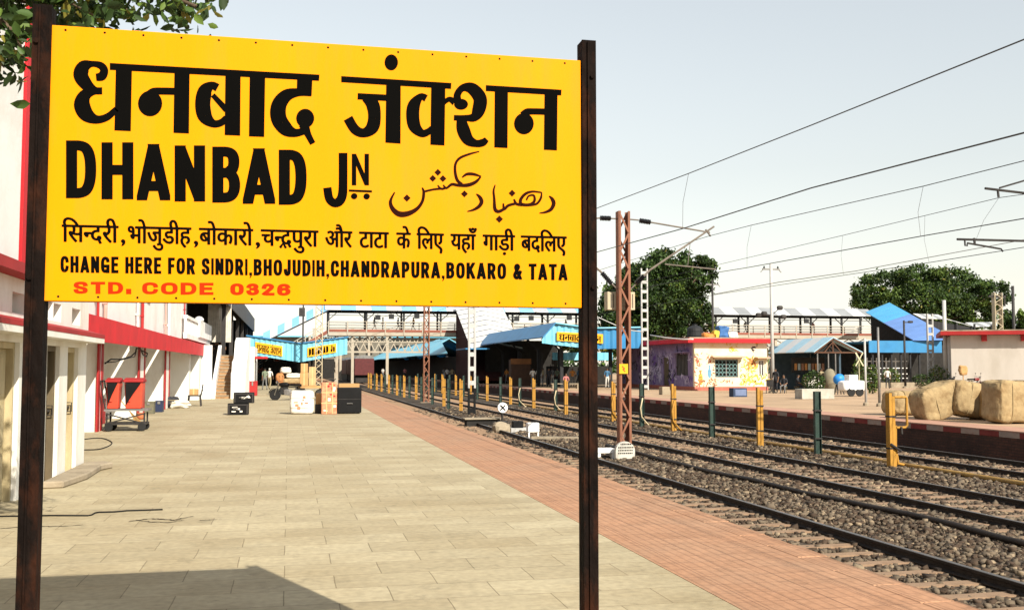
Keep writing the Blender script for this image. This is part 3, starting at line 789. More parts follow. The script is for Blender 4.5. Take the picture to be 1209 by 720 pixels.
# parapet storey with little windows
wz0, wz1 = 2.36, 2.62
wins = [(YL(8, WX), YL(23, WX)), (YL(49, WX), YL(57, WX)), (YL(57.8, WX), YL(67, WX)), (YL(80, WX), YL(90, WX))]
ycur = 2.0
for y0, y1 in wins:
    m.box(WX - .3, WX + .02, ycur, y0, 2.301, 2.80); m.box(WX - .3, WX + .02, y0, y1, 2.301, wz0); m.box(WX - .3, WX + .02, y0, y1, wz1, 2.80); ycur = y1
m.box(WX - .3, WX + .02, ycur, yend, 2.301, 2.80)
m.box(-9, WX - .31, 2, yend, 2.301, 2.6)
m.build('wall', M_WHITE2, of)
for i, (y0, y1) in enumerate(wins):
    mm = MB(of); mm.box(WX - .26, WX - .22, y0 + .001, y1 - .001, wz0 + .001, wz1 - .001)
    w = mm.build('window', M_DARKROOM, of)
    mm = MB(of); mm.box(WX - .215, WX - .17, y0 + .002, y0 + .05, wz0 + .002, wz1 - .002); mm.box(WX - .215, WX - .17, y1 - .05, y1 - .002, wz0 + .002, wz1 - .002); mm.box(WX - .21, WX - .18, (y0 + y1) / 2 - .02, (y0 + y1) / 2 + .02, wz0 + .002, wz1 - .002)
    mm.build('frame', M_DOOR, w)
m = MB(of); m.box(WX + .004, WX + .28, 2, yend + .02, 2.09, 2.17); m.build('canopy_band', M_WHITE2, of)
m = MB(of); m.prism([(WX + .022, 2.172), (WX + .285, 2.172), (WX + .285, 2.235), (WX + .022, 2.31)], 'y', 2, yend + .025); m.build('lower_cornice', M_DARKRED, of)
m = MB(of); m.box(WX - .31, WX + .26, 2, AX(28, 320, WX).y, 2.803, 2.93); m.build('upper_cornice', M_DARKRED, of)
yu = AX(29.5, 300, WX - .02).y
m = MB(of); m.box(-9, WX - .02, 2, yu - .32, 2.935, 7.5); m.box(-9, WX - .03, yu - .32, yu - .002, 2.935, 7.5); m.build('upper_storey', M_WHITE, of)
m = MB(of); m.box(WX - .029, WX + .012, yu - .30, yu, 2.936, 7.5); m.build('corner_stripe', M_RED, of)
# doors
def door(y0, y1, leaves, mtl, dark_gap=False):
    f = MB(of); f.box(WX - .20, WX - .06, y0 + .002, y0 + .07, 0, DZ - .002); f.box(WX - .20, WX - .06, y1 - .07, y1 - .002, 0, DZ - .002); f.box(WX - .20, WX - .06, y0 + .071, y1 - .071, DZ - .08, DZ - .002)
    fr = f.build('door_frame', mtl, of)
    n = leaves; w = (y1 - y0 - .14) / n
    for k in range(n):
        a = y0 + .07 + k * w + .004; b = a + w - .008
        d = MB(of); d.box(WX - .19, WX - .145, a, b, .03, DZ - .085)
        for z0, z1 in ((.12, .62), (.72, 1.22), (1.32, 1.85)):
            e = .1 if w > .4 else .06
            d.box(WX - .144, WX - .128, a + e, b - e, z0, z1); 
            d.box(WX - .127, WX - .116, a + e + .04, b - e - .04, z0 + .04, z1 - .04)
        dd = d.build('door_leaf', mtl, of)
        h = MB(of); yy = b - .06 if k == 0 else a + .06
        h.tube([(WX - .13, yy, .98), (WX - .06, yy, .98), (WX - .06, yy, 1.12), (WX - .13, yy, 1.12)], .009, 6)
        h.box(WX - .144, WX - .10, yy - .05, yy + .05, 1.03, 1.06)
        h.build('handle', M_IRON, dd)
door(*ops[0], 2, M_DOOR); door(*ops[1], 1, M_DOORDK); door(*ops[2], 1, M_DOOR)
m = MB((WX + .2, ops[1][0], 0)); rr = random.Random(3)
poly = [(WX + .02, YL(60, WX) - .6), (WX + .30, YL(60, WX) - .55), (WX + .42, YL(70, WX)), (WX + .38, yend - .6), (WX + .5, yend - .2), (WX + .3, yend + .1), (WX + .02, yend)]
m.prism(poly, 'z', 0.0, .10); o = m.build('doorstep', M_CONC); o.modifiers.new('b', 'BEVEL').width = .02
tag(o, 'broken concrete doorstep below the narrow office doors', 'doorstep')

# long arcade building under the red awning
AXF = -4.5
ar = thing('arcade_building', 'long white two storey arcade building with a deep red awning', 'building', (-5.2, 34, 0))
W2 = -4.93; BACK = -6.3
yA, yB = yend + .05, AX(219, 430, W2).y
m = MB(ar)
m.box(-10, BACK, yA, 57, -.02, 2.95)
m.box(-10, W2 - .02, yA, yB, 2.955, 7.6)
m.box(-10, W2 + .0, yB + .002, 57, 2.955, 3.05)
m.build('wall', M_WHITE, ar)
# partitions facing the camera between the bays
parts_u = [(113, 119), (161.5, 169), (193, 198.5), (222, 224.5)]
for u0, u1 in parts_u:
    y0 = AX(u0, 480, W2).y; y1 = AX(u1, 480, W2).y
    mm = MB(ar); mm.box(BACK + .002, W2, y0 + .1, y1 - .1, -.02, 2.953); p = mm.build('partition_wall', M_WHITE2, ar)
    if u0 < 200:
        mm = MB(ar)
        mm.box(W2 + .002, W2 + .05, y0, y0 + .28, 0, 2.90); mm.box(W2 + .002, W2 + .05, y1 - .28, y1, 0, 2.90)
        mm.build('red_trim', M_DARKRED, p)
        mm = MB(ar); mm.box(W2 + .002, W2 + .03, y0 + .285, y1 - .285, 0, 2.9); mm.build('pier', M_WHITE2, p)
mm = MB(ar); mm.box(W2 - .3, W2 + .35, AX(250, 470, -4.0).y - 1.2, AX(250, 470, -4.0).y, -.02, 2.28); mm.box(-6.3, W2 - .302, AX(250, 470, -4.0).y - .3, AX(250, 470, -4.0).y, -.02, 2.9)
mm.build('end_wall', M_WHITE2, ar)
ya, yb = yend - .8, 61.6
m = MB(ar); m.prism([(AXF - .16, 2.92), (AXF, 2.92), (AXF - .01, 2.32), (AXF - .05, 2.32), (AXF - .14, 2.86)], 'y', ya, yb)
m.box(W2 + .06, AXF - .17, ya, yb, 2.86, 2.92); aw = m.build('awning', M_RED, ar)
m = MB(ar); m.box(W2 + .06, AXF - .19, ya + .02, yb - .02, 2.83, 2.857)
for k in range(16): m.box(W2 + .06, AXF - .145, ya + .3 + k * 2.45, ya + .36 + k * 2.45, 2.76, 2.829)
m.build('awning_underside', M_WHITE2, aw)
for i, u in enumerate((112, 121, 160, 165.5, 193.5, 197.5, 216)):
    y = AX(u, 380, W2).y
    mm = MB(ar); mm.tube([(W2 + .07, y, 2.93), (W2 + .07, y, 7.4)], .05 if i % 2 else .035, 8)
    for z in (3.4, 4.4, 5.4): mm.box(W2 + .0, W2 + .115, y - .07, y + .07, z, z + .05)
    mm.build('drain_pipe', [M_DARKRED, mat('pipe_pinkish', (.5, .3, .25)), M_WHITE2][i % 3], ar)
m = MB(ar); y = AX(176, 355, W2).y
m.box(W2 - .01, W2 + .02, y - .35, y + .35, 4.0, 4.9); m.build('panel', M_WHITE2, ar)
# black cables hanging in the bays
m = MB((W2, 33, 2)); m.tube([AX(u, v, W2 + .14) for u, v in ((124, 429), (131, 424), (143, 424), (154, 421), (160, 416), (161, 411), (166, 412), (169, 419), (173, 421), (174, 417), (168, 414))], .022, 6)
m.tube([AX(u, v, W2 + .16) for u, v in ((124, 428), (136, 427), (150, 423), (159, 421), (161, 414))], .015, 6)
tag(m.build('electric_cable', M_BLACK, smooth=True), 'black cable looped along the shaded arcade wall above the red carts', 'cable')

# terrace with balustrade at the head of the stair
te = thing('terrace_balustrade', 'white balustrade with a round-topped post above the end of the awning', 'balustrade', (-4.7, 56, 2.95))
m = MB(te); y0 = AX(219, 400, -4.75).y; y1 = AX(247, 400, -4.75).y
m.box(-4.85, -4.70, y0, y1, 3.06, 3.3); m.box(-4.87, -4.68, y0, y1, 4.0, 4.15)
for k in range(8):
    f = k / 8; yy = y0 + (y1 - y0) * .42 * f; m.box(-4.83, -4.72, yy, yy + .28, 3.301, 3.999)
m.build('railing', M_WHITE, te)
m = MB(te); yy = y0 + (y1 - y0) * .42; m.box(-4.9, -4.62, yy + .1, y1, 3.301, 4.2, 0); m.lathe((-4.76, yy + 1.2, 4.2), [(.24, 0), (.25, .06), (.2, .16), (.1, .22), (.02, .24)], 14)
m.build('end_post', M_WHITE, te)

# stair and its side wall
sx0, sx1 = AY(254, 472, 57.5).x, AY(272.5, 472, 57.5).x
st = thing('brick_staircase', 'worn brown brick staircase climbing to the terrace beside white walls', 'staircase', ((sx0 + sx1) / 2, 58, 0))
m = MB(st); n = 13
for k in range(n): m.box(sx0 + .002, sx1 - .002, 57.6 + k * .36, 57.6 + n * .36 + .5, k * .185, (k + 1) * .185 - .002)
M_STEP = mat('stair_brick', (.36, .215, .105), rough=.9, var=.3, scale=3, bump=.3, dirt=(.16, .09, .05), dscale=2, damt=.6)
m.build('step', M_STEP, st)
m = MB(st)
for k in range(n): m.box(sx0 + .02, sx1 - .02, 57.575 + k * .36, 57.6 + k * .36 - .001, (k + 1) * .185 - .05, (k + 1) * .185 + .004)
m.build('nosing_edge', M_CONC, st)
m = MB(st)
m.prism([(57.3, 0), (64, 0), (64, 3.5), (62.3, 3.45), (61.0, 3.2), (60.2, 2.4), (59.8, 2.2), (58.3, 2.0), (57.9, 1.45), (57.3, 1.4)], 'x', sx1, sx1 + .75)
m.box(sx1 + .3, sx1 + 1.0, 64.002, 70, 0, 2.95)
m.build('side_wall', M_WHITE, st)
m = MB(st); m.prism([(57.62, 0), (62.2, 0), (62.2, 3.0), (57.62, .9)], 'x', sx0 - .18, sx0 - .002); m.box(-6.3, sx0 - .19, 57.3, 57.55, 0, 2.9); m.build('inner_wall', M_WHITE, st)
m = MB(st); y = 64.1; x0 = sx1 + .6
m.box(sx1 + 1.002, sx1 + 1.75, 64.2, 67.2, 2.24, 2.36); m.build('red_hood', M_RED, st)
m = MB(st); m.box(sx1 + 1.002, sx1 + 1.05, 64.5, 66.8, .8, 2.1); m.build('window', M_STEEL, st)

# dark goods shed behind
sh = thing('goods_shed', 'dark open goods shed with a big overhanging tin roof', 'shed', (-6, 80, 0))
M_TIN = mat('dark_tin', (.055, .055, .058), rough=.6, var=.3, scale=2, bump=.2)
ex = -3.7
m = MB(sh)
m.prism([(ex, 6.75), (ex - .12, 6.75), (-14, 10.6), (-14, 10.75), (ex, 6.95)], 'y', 57, 112)
m.build('roof', M_TIN, sh)
m = MB(sh)
for k in range(23): m.box(ex + .001, ex + .06, 57.0 + k * 2.4, 59.38 + k * 2.4, 5.5 + .0, 6.9)
m.build('fascia_plank', M_TIN, sh)
m = MB(sh); m.box(-14, -9.5, 57.5, 112, 0, 10.5); m.box(-9.49, -5.2, 78, 78.3, 0, 8.4); m.box(-9.4, -3.75, 111, 111.3, 0, 6.7); m.box(-14, -5.4, 49.5, 57.3, 3.06, 9.5); m.build('wall', M_DARKROOM, sh)
for k in range(6):
    mm = MB(sh); mm.box(ex - .45, ex - .2, 66 + k * 8.6, 66.25 + k * 8.6, 0, 6.75); mm.bar((ex - .3, 66.1 + k * 8.6, 5.4), (ex - 1.6, 66.1 + k * 8.6, 7.2), .12); mm.build('post', M_IRON, sh)
m = MB(sh)
mw = mat('corrugated_white', (.66, .6, .5), rough=.6, var=.15, dirt=(.4, .28, .16), dscale=1, damt=.5)
for k in range(12): m.box(-5.05 + k * .12, -4.94 + k * .12, 67.0 + .02 * (k % 2), 67.06 + .02 * (k % 2), 3.3, 6.1)
m.build('corrugated_sheet', mw, sh)
m = MB(sh)
rr = random.Random(4)
for k in range(40):
    x = rr.uniform(-5.15, -4.1); z = rr.uniform(2.6, 5.4); m.box(x, x + rr.uniform(.1, .3), 68.4 + .01 * k, 68.6 + .01 * k, z, z + rr.uniform(.05, .25), k % 2)
m.build('stacked_plank', [mat('stack_brown', (.25, .12, .05)), M_DARKROOM], sh)
# ------------------------------------------------------------------ people
M_SKIN = mat('skin_brown', (.20, .105, .06), rough=.6, var=.08, bump=0)
M_HAIR = mat('hair_black', (.012, .010, .009), rough=.7, var=.2, bump=.2)
def cloth(name, col): return mat(name, col, rough=.9, var=.12, scale=6, bump=.3, bscale=25)
def person(loc, rz, label, pose, top, bottom, group=None, hgt=1.68, cap=None):
    t = thing('person', label, 'person', loc, rz, group)
    J = {'pelvis': (0, 0, .93), 'spine': (0, -.01, 1.13), 'chest': (0, 0, 1.33), 'neck': (0, .0, 1.46), 'skull': (0, .015, 1.55), 'crown': (0, .005, 1.66)}
    L = []
    def leg(s, hip, knee, ankle, toe): J.update({s + 'hip': hip, s + 'knee': knee, s + 'ankle': ankle, s + 'toe': toe})
    def arm(s, sh, el, wr, hd): J.update({s + 'sh': sh, s + 'el': el, s + 'wr': wr, s + 'hd': hd})
    if pose == 'stand':
        leg('l', (-.09, 0, .90), (-.10, .02, .49), (-.11, -.01, .08), (-.13, .14, .035)); leg('r', (.09, 0, .90), (.11, .03, .49), (.13, 0, .08), (.16, .14, .035))
        arm('l', (-.18, 0, 1.38), (-.23, -.02, 1.10), (-.23, .05, .86), (-.22, .08, .78)); arm('r', (.18, 0, 1.38), (.24, -.03, 1.11), (.20, .12, .93), (.17, .18, .88))
    elif pose == 'walk':
        leg('l', (-.09, 0, .90), (-.10, .16, .52), (-.10, .22, .09), (-.11, .37, .05)); leg('r', (.09, 0, .90), (.10, -.03, .49), (.10, -.28, .14), (.11, -.18, .04))
        arm('l', (-.18, 0, 1.38), (-.22, -.12, 1.12), (-.22, -.08, .87), (-.22, -.05, .79)); arm('r', (.18, 0, 1.38), (.22, .07, 1.11), (.21, .22, .92), (.20, .28, .86))
    else:
        J.update({'pelvis': (0, 0, .50), 'spine': (0, .0, .70), 'chest': (0, .05, .90), 'neck': (0, .08, 1.03), 'skull': (0, .11, 1.12), 'crown': (0, .11, 1.23)})
        leg('l', (-.10, .03, .50), (-.14, .42, .48), (-.14, .40, .08), (-.15, .55, .035)); leg('r', (.10, .03, .50), (.14, .42, .48), (.14, .38, .08), (.15, .53, .035))
        arm('l', (-.18, .05, .95), (-.24, .12, .68), (-.13, .33, .58), (-.10, .40, .56)); arm('r', (.18, .05, .95), (.24, .12, .68), (.13, .33, .58), (.10, .40, .56))
    R = {'pelvis': .135, 'spine': .12, 'chest': .135, 'neck': .052, 'skull': .082, 'crown': .075}
    for s in 'lr': R.update({s + 'hip': .088, s + 'knee': .058, s + 'ankle': .040, s + 'toe': .036, s + 'sh': .062, s + 'el': .043, s + 'wr': .030, s + 'hd': .034})
    E_ = [('pelvis', 'spine', 'T'), ('spine', 'chest', 'T'), ('chest', 'neck', 'T'), ('neck', 'skull', 'S'), ('skull', 'crown', 'S')]
    for s in 'lr': E_ += [('pelvis', s + 'hip', 'B'), (s + 'hip', s + 'knee', 'B'), (s + 'knee', s + 'ankle', 'B'), (s + 'ankle', s + 'toe', 'F'), ('chest', s + 'sh', 'T'), (s + 'sh', s + 'el', 'T'), (s + 'el', s + 'wr', 'S'), (s + 'wr', s + 'hd', 'S')]
    names = list(J); idx = {n: i for i, n in enumerate(names)}
    me = bpy.data.meshes.new('skeleton'); me.from_pydata([J[n] for n in names], [(idx[a], idx[b]) for a, b, _ in E_], [])
    ob = bpy.data.objects.new('skeleton', me); C.objects.link(ob)
    sk = ob.modifiers.new('skin', 'SKIN'); sk.use_smooth_shade = True
    for i, n in enumerate(names):
        me.skin_vertices[0].data[i].radius = (R[n], R[n] * (.78 if n in ('pelvis', 'spine', 'chest') else 1)); me.skin_vertices[0].data[i].use_root = n == 'pelvis'
    ob.modifiers.new('sub', 'SUBSURF').levels = 1
    dg = bpy.context.evaluated_depsgraph_get(); ev = ob.evaluated_get(dg); m2 = ev.to_mesh()
    V = [v.co.copy() for v in m2.vertices]; F = [tuple(p.vertices) for p in m2.polygons]
    ev.to_mesh_clear(); bpy.data.objects.remove(ob); bpy.data.meshes.remove(me)
    mb = MB(); mb.add(V, F)
    segs = [(Vector(J[a]), Vector(J[b]), {'T': 0, 'B': 1, 'S': 2, 'F': 3}[k]) for a, b, k in E_]
    def near(c):
        best = (9, 0)
        for a, b, k in segs:
            d = b - a; f = max(0, min(1, (c - a).dot(d) / d.length_squared)); q = (c - (a + d * f)).length
            if q < best[0]: best = (q, k)
        return best[1]
    mb.m = [near(sum((V[i] for i in f), Vector()) / len(f)) for f in F]
    # face: nose, ears, eye sockets; fingers
    hd = Vector(J['skull']); fy = hd.y + .085
    mb.sq((0, fy, hd.z - .005), (.013, .018, .022), 1, 6, 4, 2)
    for s in (-1, 1):
        mb.sq((s * .078, hd.y - .005, hd.z), (.012, .02, .03), 1, 6, 4, 2); mb.sq((s * .03, fy - .008, hd.z + .025), (.014, .008, .008), 1, 6, 4, 4)
    mb.sq((0, fy - .006, hd.z - .045), (.024, .008, .006), 1, 6, 4, 4)
    for s in 'lr':
        w, h = Vector(J[s + 'wr']), Vector(J[s + 'hd']); d = (h - w).normalized(); a = d.orthogonal().normalized()
        for k, (o_, ln) in enumerate(((-.024, .062), (-.008, .072), (.008, .07), (.024, .055))):
            p = h + a * o_; mb.tube([p, p + d * ln * .55, p + d * ln + a * .004 - Vector((0, 0, .004))], [.009, .008, .006], 5, 2)
        mb.tube([w.lerp(h, .5) + a * .026, h + a * .052, h + a * .058 + d * .03], [.011, .010, .007], 5, 2)
    body = mb.build('body', [top, bottom, M_SKIN, M_IRON, M_BLACK], t, smooth=True)
    hb = MB(); hb.sq((0, hd.y - .022, hd.z + .035), (.083, .088, .075), 1, 12, 8); hb.build('hair', cap or M_HAIR, t, smooth=True)
    t.scale = (hgt / 1.70,) * 3
    return t
CL = dict(white=cloth('cloth_white', (.62, .60, .55)), green=cloth('cloth_grey_green', (.16, .19, .13)), grey=cloth('cloth_grey', (.16, .16, .16)), dark=cloth('cloth_dark', (.03, .03, .035)),
          blue=cloth('cloth_blue', (.06, .16, .28)), pink=cloth('cloth_pink', (.45, .17, .16)), khaki=cloth('cloth_khaki', (.30, .24, .14)), orange=cloth('cloth_orange', (.5, .2, .04)))
p = G(312.5, 460.5); person(p, .3, 'man in a grey green shirt walking away from the stacked goods', 'walk', CL['green'], CL['grey'])
p = G(318, 460); person(p, -.35, 'man in white walking beside the man in grey green', 'walk', CL['white'], CL['khaki'], cap=CL['white'])

# ------------------------------------------------------------------ goods on the platform
def W(px, zc): return px * zc / 1228.0
def bevel(o, w=.02, n=2): b = o.modifiers.new('bevel', 'BEVEL'); b.width = w; b.segments = n; return o
M_CARD = mat('cardboard', (.46, .27, .11), rough=.85, var=.14, scale=4, bump=.1, dirt=(.3, .16, .06), dscale=2, damt=.4)
M_CARDR = mat('red_printed_carton', (.55, .21, .11), rough=.8, var=.3, scale=7, bump=.1, dirt=(.7, .42, .25), dscale=5, damt=.7)
M_TAPE = mat('parcel_tape', (.62, .42, .2), rough=.4, var=.1)
M_SACKW = mat('white_woven_sack', (.74, .70, .62), rough=.8, var=.1, scale=10, bump=.3, bscale=60)
M_JUTE = mat('jute_sacking', (.36, .26, .135), rough=.95, var=.16, scale=7, bump=.9, bscale=9, dirt=(.17, .095, .035), dscale=2.5, damt=.6)
M_ROPE = mat('rope', (.36, .27, .14), rough=.9)
# black crates
def crate(u0, u1, v0, v1, base_z, y, label, seed, name='black_crate', body=None, depth=.5):
    a = AY(u0, v1, y); b = AY(u1, v0, y); x0, x1 = a.x, b.x; h = b.z - a.z
    t = thing(name, label, 'crate', ((x0 + x1) / 2, y, base_z))
    m = MB(t); m.box(x0, x1, y, y + depth, base_z + .01, base_z + h); bevel(m.build('box', body or M_BLACK, t), .015)
    m = MB(t)
    for xx in (x0 + .02, x1 - .07): m.box(xx, xx + .05, y - .008, y - .001, base_z + .03, base_z + h - .03)
    m.box(x0 + .075, x1 - .075, y - .008, y - .001, base_z + h - .07, base_z + h - .03); m.build('steel_edge', M_IRON, t)
    m = MB(t); r = random.Random(seed); 
    for k in range(5): 
        xx = x0 + .1 + r.random() * (x1 - x0 - .3); zz = base_z + .1 + r.random() * (h - .22); m.box(xx, xx + .04 + r.random() * .12, y - .006, y - .001, zz, zz + .02 + r.random() * .05)
    m.build('label_marking', M_SACKW, t)
    m = MB(t); m.tube([(x0 + .2, y - .01, base_z + h * .5), (x0 + .2, y - .05, base_z + h * .55), (x0 + .36, y - .05, base_z + h * .55), (x0 + .36, y - .01, base_z + h * .5)], .012, 6); m.build('handle', M_STEEL, t)
    return t, base_z + h
tt, hz = crate(268.5, 293.5, 476.5, 490.3, 0, 37.6, 'scuffed black crate standing on the paving under another crate', 1)
crate(275.5, 300, 463.5, 476.5, hz, 37.65, 'black crate with white markings on top of another crate', 2)
# white bale
z0 = 37.6
a = AY(342, 488, z0); b = AY(371.5, 461, z0)
t = thing('white_bale', 'white plastic wrapped bale beside the red printed carton', 'bale', ((a.x + b.x) / 2, z0 + .4, 0))
m = MB(t); m.sq(((a.x + b.x) / 2, z0 + .42, (b.z) / 2), ((b.x - a.x) / 2, .42, b.z / 2 + .005), .32, 28, 20, rough=.05, sd=3); m.build('wrapping', M_SACKW, t, smooth=True)
m = MB(t); r = random.Random(9)
for k in range(7):
    x = a.x + .14 + r.random() * .55; z = .12 + r.random() * .6; m.box(x, x + .05 + r.random() * .1, z0 - .012, z0 - .004, z, z + .03 + r.random() * .07)
m.build('print_marking', M_CARDR, t)
m = MB(t); 
for z in (.24, .58): m.sq(((a.x + b.x) / 2, z0 + .42, z), ((b.x - a.x) / 2 + .006, .43, .012), .32, 28, 4)
m.build('strap', M_ROPE, t)
# red carton tower
a = AY(379.5, 488, z0); b = AY(398, 451, z0)
t = thing('printed_carton', 'tall orange red printed carton between white bale and black case', 'carton', ((a.x + b.x) / 2, z0, 0))
m = MB(t); m.box(a.x, b.x, z0, z0 + .5, 0, b.z - .01); bevel(m.build('box', M_CARDR, t), .025)
m = MB(t)
for f in (.33, .66): m.box(a.x - .003, b.x + .003, z0 - .004, z0 + .504, b.z * f, b.z * f + .035)
for f in (.3, .68): m.box(a.x + (b.x - a.x) * f, a.x + (b.x - a.x) * f + .03, z0 - .006, z0 - .0045, 0.01, b.z - .012)
m.build('parcel_tape', M_TAPE, t)
m = MB(t); r = random.Random(2)
for k in range(12):
    x = a.x + .06 + r.random() * .38; z = .08 + r.random() * 1.0; m.box(x, x + .03 + r.random() * .09, z0 - .0035, z0 - .001, z, z + .03 + r.random() * .08, k % 2)
m.build('print_marking', [M_RED, M_SACKW], t)
# black case
a = AY(398.6, 488, z0 + .1); b = AY(427, 457.5, z0 + .1)
t = thing('black_case', 'large black case next to the red printed carton', 'case', ((a.x + b.x) / 2, z0, 0))
m = MB(t); m.box(a.x, b.x, z0 + .1, z0 + .9, .04, b.z); bevel(m.build('box', M_BLACK, t), .02)
m = MB(t); m.box(a.x + .01, b.x - .01, z0 + .09, z0 + .099, b.z * .55, b.z * .57); m.build('lid_edge', M_IRON, t)
m = MB(t); xm = (a.x + b.x) / 2; m.tube([(xm - .1, z0 + .09, .36), (xm - .1, z0 + .05, .38), (xm + .1, z0 + .05, .38), (xm + .1, z0 + .09, .36)], .012, 6); m.build('handle', M_STEEL, t)
for x in (a.x + .08, b.x - .08):
    for y in (z0 + .18, z0 + .82): m = MB(t); m.lathe((x, y, .02), [(.025, -.02), (.03, 0), (.025, .02)], 8, axis='x'); m.build('caster', M_IRON, t)
# board leaning over the goods behind
m = MB((b.x - .4, z0 + 1.4, 0)); p0 = AY(400, 458, z0 + 1.4); p1 = AY(424, 452, z0 + 1.4)
m.box(p0.x, p1.x, z0 + 1.2, z0 + 1.9, p1.z - .22, p1.z - .02); m.box(p0.x + .05, p0.x + .12, z0 + 1.25, z0 + 1.85, 0, p1.z - .221); m.box(p1.x - .12, p1.x - .05, z0 + 1.25, z0 + 1.85, 0, p1.z - .221)
tag(m.build('packing_case', M_CARD), 'low brown packing case standing behind the large black case', 'case')
a = AY(371.8, 487, z0 + .5); b = AY(379.5, 464, z0 + .5)
m = MB(((a.x + b.x) / 2, z0 + .5, 0)); m.box(a.x + .01, b.x + .05, z0 + .55, z0 + 1.0, 0, b.z * .45, 1); m.box(a.x + .03, b.x, z0 + .58, z0 + 1.0, b.z * .452, b.z, 0)
bevel(tag(m.build('small_carton', [M_CARD, M_IRON]), 'small carton wedged between the white bale and printed carton', 'carton'), .015)
# platform hand cart with brown cartons
yc = 54.0
a = AY(352, 464, yc); b = AY(374, 452, yc)
t = thing('luggage_barrow', 'flat wooden luggage barrow behind the white bale', 'barrow', ((a.x + b.x) / 2, yc, 0))
m = MB(t); m.box(a.x, b.x + .5, yc, yc + 1.0, .62, .74); m.build('deck', M_CARD, t)
for x in (a.x + .25, b.x + .2):
    for y in (yc + .1, yc + .9):
        mm = MB(t); mm.lathe((x, y, .28), [(.05, -.03), (.26, -.03), (.28, 0), (.26, .03), (.05, .03)], 16, axis='y'); mm.build('wheel', M_IRON, t, smooth=False)
        mm = MB(t); mm.box(x - .04, x + .04, y - .05, y + .05, .5, .619); mm.build('bracket', M_IRON, t)
m = MB(t); m.tube([(b.x + .5, yc + .5, .68), (b.x + 1.0, yc + .5, 1.1)], .025, 6); m.build('handle', M_IRON, t)
def box_item(name, label, cat, u0, u1, v0, v1, y, base, mtl, depth=.5, tape=M_TAPE):
    a = AY(u0, v1, y); b = AY(u1, v0, y)
    t = thing(name, label, cat, ((a.x + b.x) / 2, y, base))
    m = MB(t); m.box(a.x, b.x, y, y + depth, base, b.z); bevel(m.build('box', mtl, t), .02)
    m = MB(t); m.box((a.x + b.x) / 2 - .03, (a.x + b.x) / 2 + .03, y - .004, y + depth + .004, base + .02, b.z + .003); m.build('parcel_tape', tape, t)
    return b.z
h = box_item('brown_carton', 'brown carton at the bottom of the stack on the barrow', 'carton', 354, 364, 440, 452, yc + .1, .745, M_CARD)
box_item('brown_carton', 'brown carton topmost of the stack on the barrow', 'carton', 355, 363.6, 429, 440, yc + .12, h + .002, M_CARD)
box_item('brown_carton', 'pale brown carton beside the stack on the barrow', 'carton', 364.4, 373, 433, 452, yc + .1, .745, mat('cardboard_pale', (.5, .33, .16), rough=.85))

# motorcycle, built facing +x
M_TYRE = mat('tyre_rubber', (.014, .014, .014), rough=.8, var=.2)
M_CHROME = mat('chrome', (.5, .5, .5), rough=.25, metal=1.0, bump=0)
def motorcycle(loc, rz, label, paint, group=None):
    t = thing('motorcycle', label, 'motorcycle', loc, rz, group)
    for x in (-.62, .66):
        w = MB(); w.lathe((x, 0, .30), [(.22, -.045), (.27, -.05), (.305, -.02), (.305, .02), (.27, .05), (.22, .045)], 22, axis='y'); wh = w.build('wheel', M_TYRE, t)
        w = MB(); w.lathe((x, 0, .30), [(.04, -.06), (.05, 0), (.04, .06)], 10, axis='y')
        for k in range(10): q = 2 * PI * k / 10; w.bar((x, 0, .30), (x + .235 * math.cos(q), 0, .30 + .235 * math.sin(q)), .012)
        w.build('rim', M_CHROME, wh)
    m = MB(); m.tube([(-.62, .07, .3), (-.2, .09, .36), (.1, .08, .34), (.25, .04, .62), (.42, 0, .86)], .025, 6); m.tube([(-.62, -.07, .3), (-.2, -.09, .36), (.1, -.08, .34), (.25, -.04, .62), (.42, 0, .86)], .025, 6); m.tube([(-.75, 0, .72), (-.2, 0, .68), (.35, 0, .74)], .03, 6); m.tube([(-.62, .1, .3), (-.48, .1, .68)], .03, 6); m.tube([(-.62, -.1, .3), (-.48, -.1, .68)], .03, 6); m.build('frame', M_IRON, t)
    m = MB(); m.sq((-.02, 0, .42), (.2, .14, .16), .5, 12, 8); m.tube([(.1, .12, .3), (-.3, .15, .26), (-.85, .16, .34)], [.02, .03, .045], 8); m.build('engine', M_STEEL, t)
    m = MB(); m.sq((.18, 0, .80), (.27, .13, .12), .75, 16, 10); m.build('fuel_tank', paint, t, smooth=True)
    m = MB(); m.sq((-.38, 0, .80), (.38, .12, .055), .5, 14, 8); m.build('seat', M_BLACK, t, smooth=True)
    m = MB(); m.tube([(.66, .08, .3), (.44, .07, .92)], .022, 6); m.tube([(.66, -.08, .3), (.44, -.07, .92)], .022, 6); m.build('fork', M_CHROME, t)
    m = MB(); m.tube([(.30, -.34, 1.02), (.40, -.12, 1.0), (.40, .12, 1.0), (.30, .34, 1.02)], .014, 6); m.tube([(.38, .2, 1.0), (.36, .24, 1.2)], .006, 5); m.sq((.36, .25, 1.24), (.012, .055, .04), 1, 10, 6); m.tube([(.38, -.2, 1.0), (.36, -.24, 1.2)], .006, 5); m.sq((.36, -.25, 1.24), (.012, .055, .04), 1, 10, 6); m.build('handlebar', M_IRON, t)
    m = MB(); m.lathe((.52, 0, .92), [(.09, 0), (.085, .05), (.05, .09)], 12, axis='x'); m.build('headlight', M_CHROME, t)
    for x, a0, a1 in ((.66, .2, 2.6), (-.62, .4, 2.4)):
        m = MB(); pts = [(x + .345 * math.cos(a0 + (a1 - a0) * k / 8), .30 + .345 * math.sin(a0 + (a1 - a0) * k / 8)) for k in range(9)]
        m.prism(pts + [(px_ * .985 + x * .015, pz_ * .985 + .3 * .015) for px_, pz_ in pts[::-1]], 'y', -.07, .07); m.build('mudguard', paint, t)
    return t
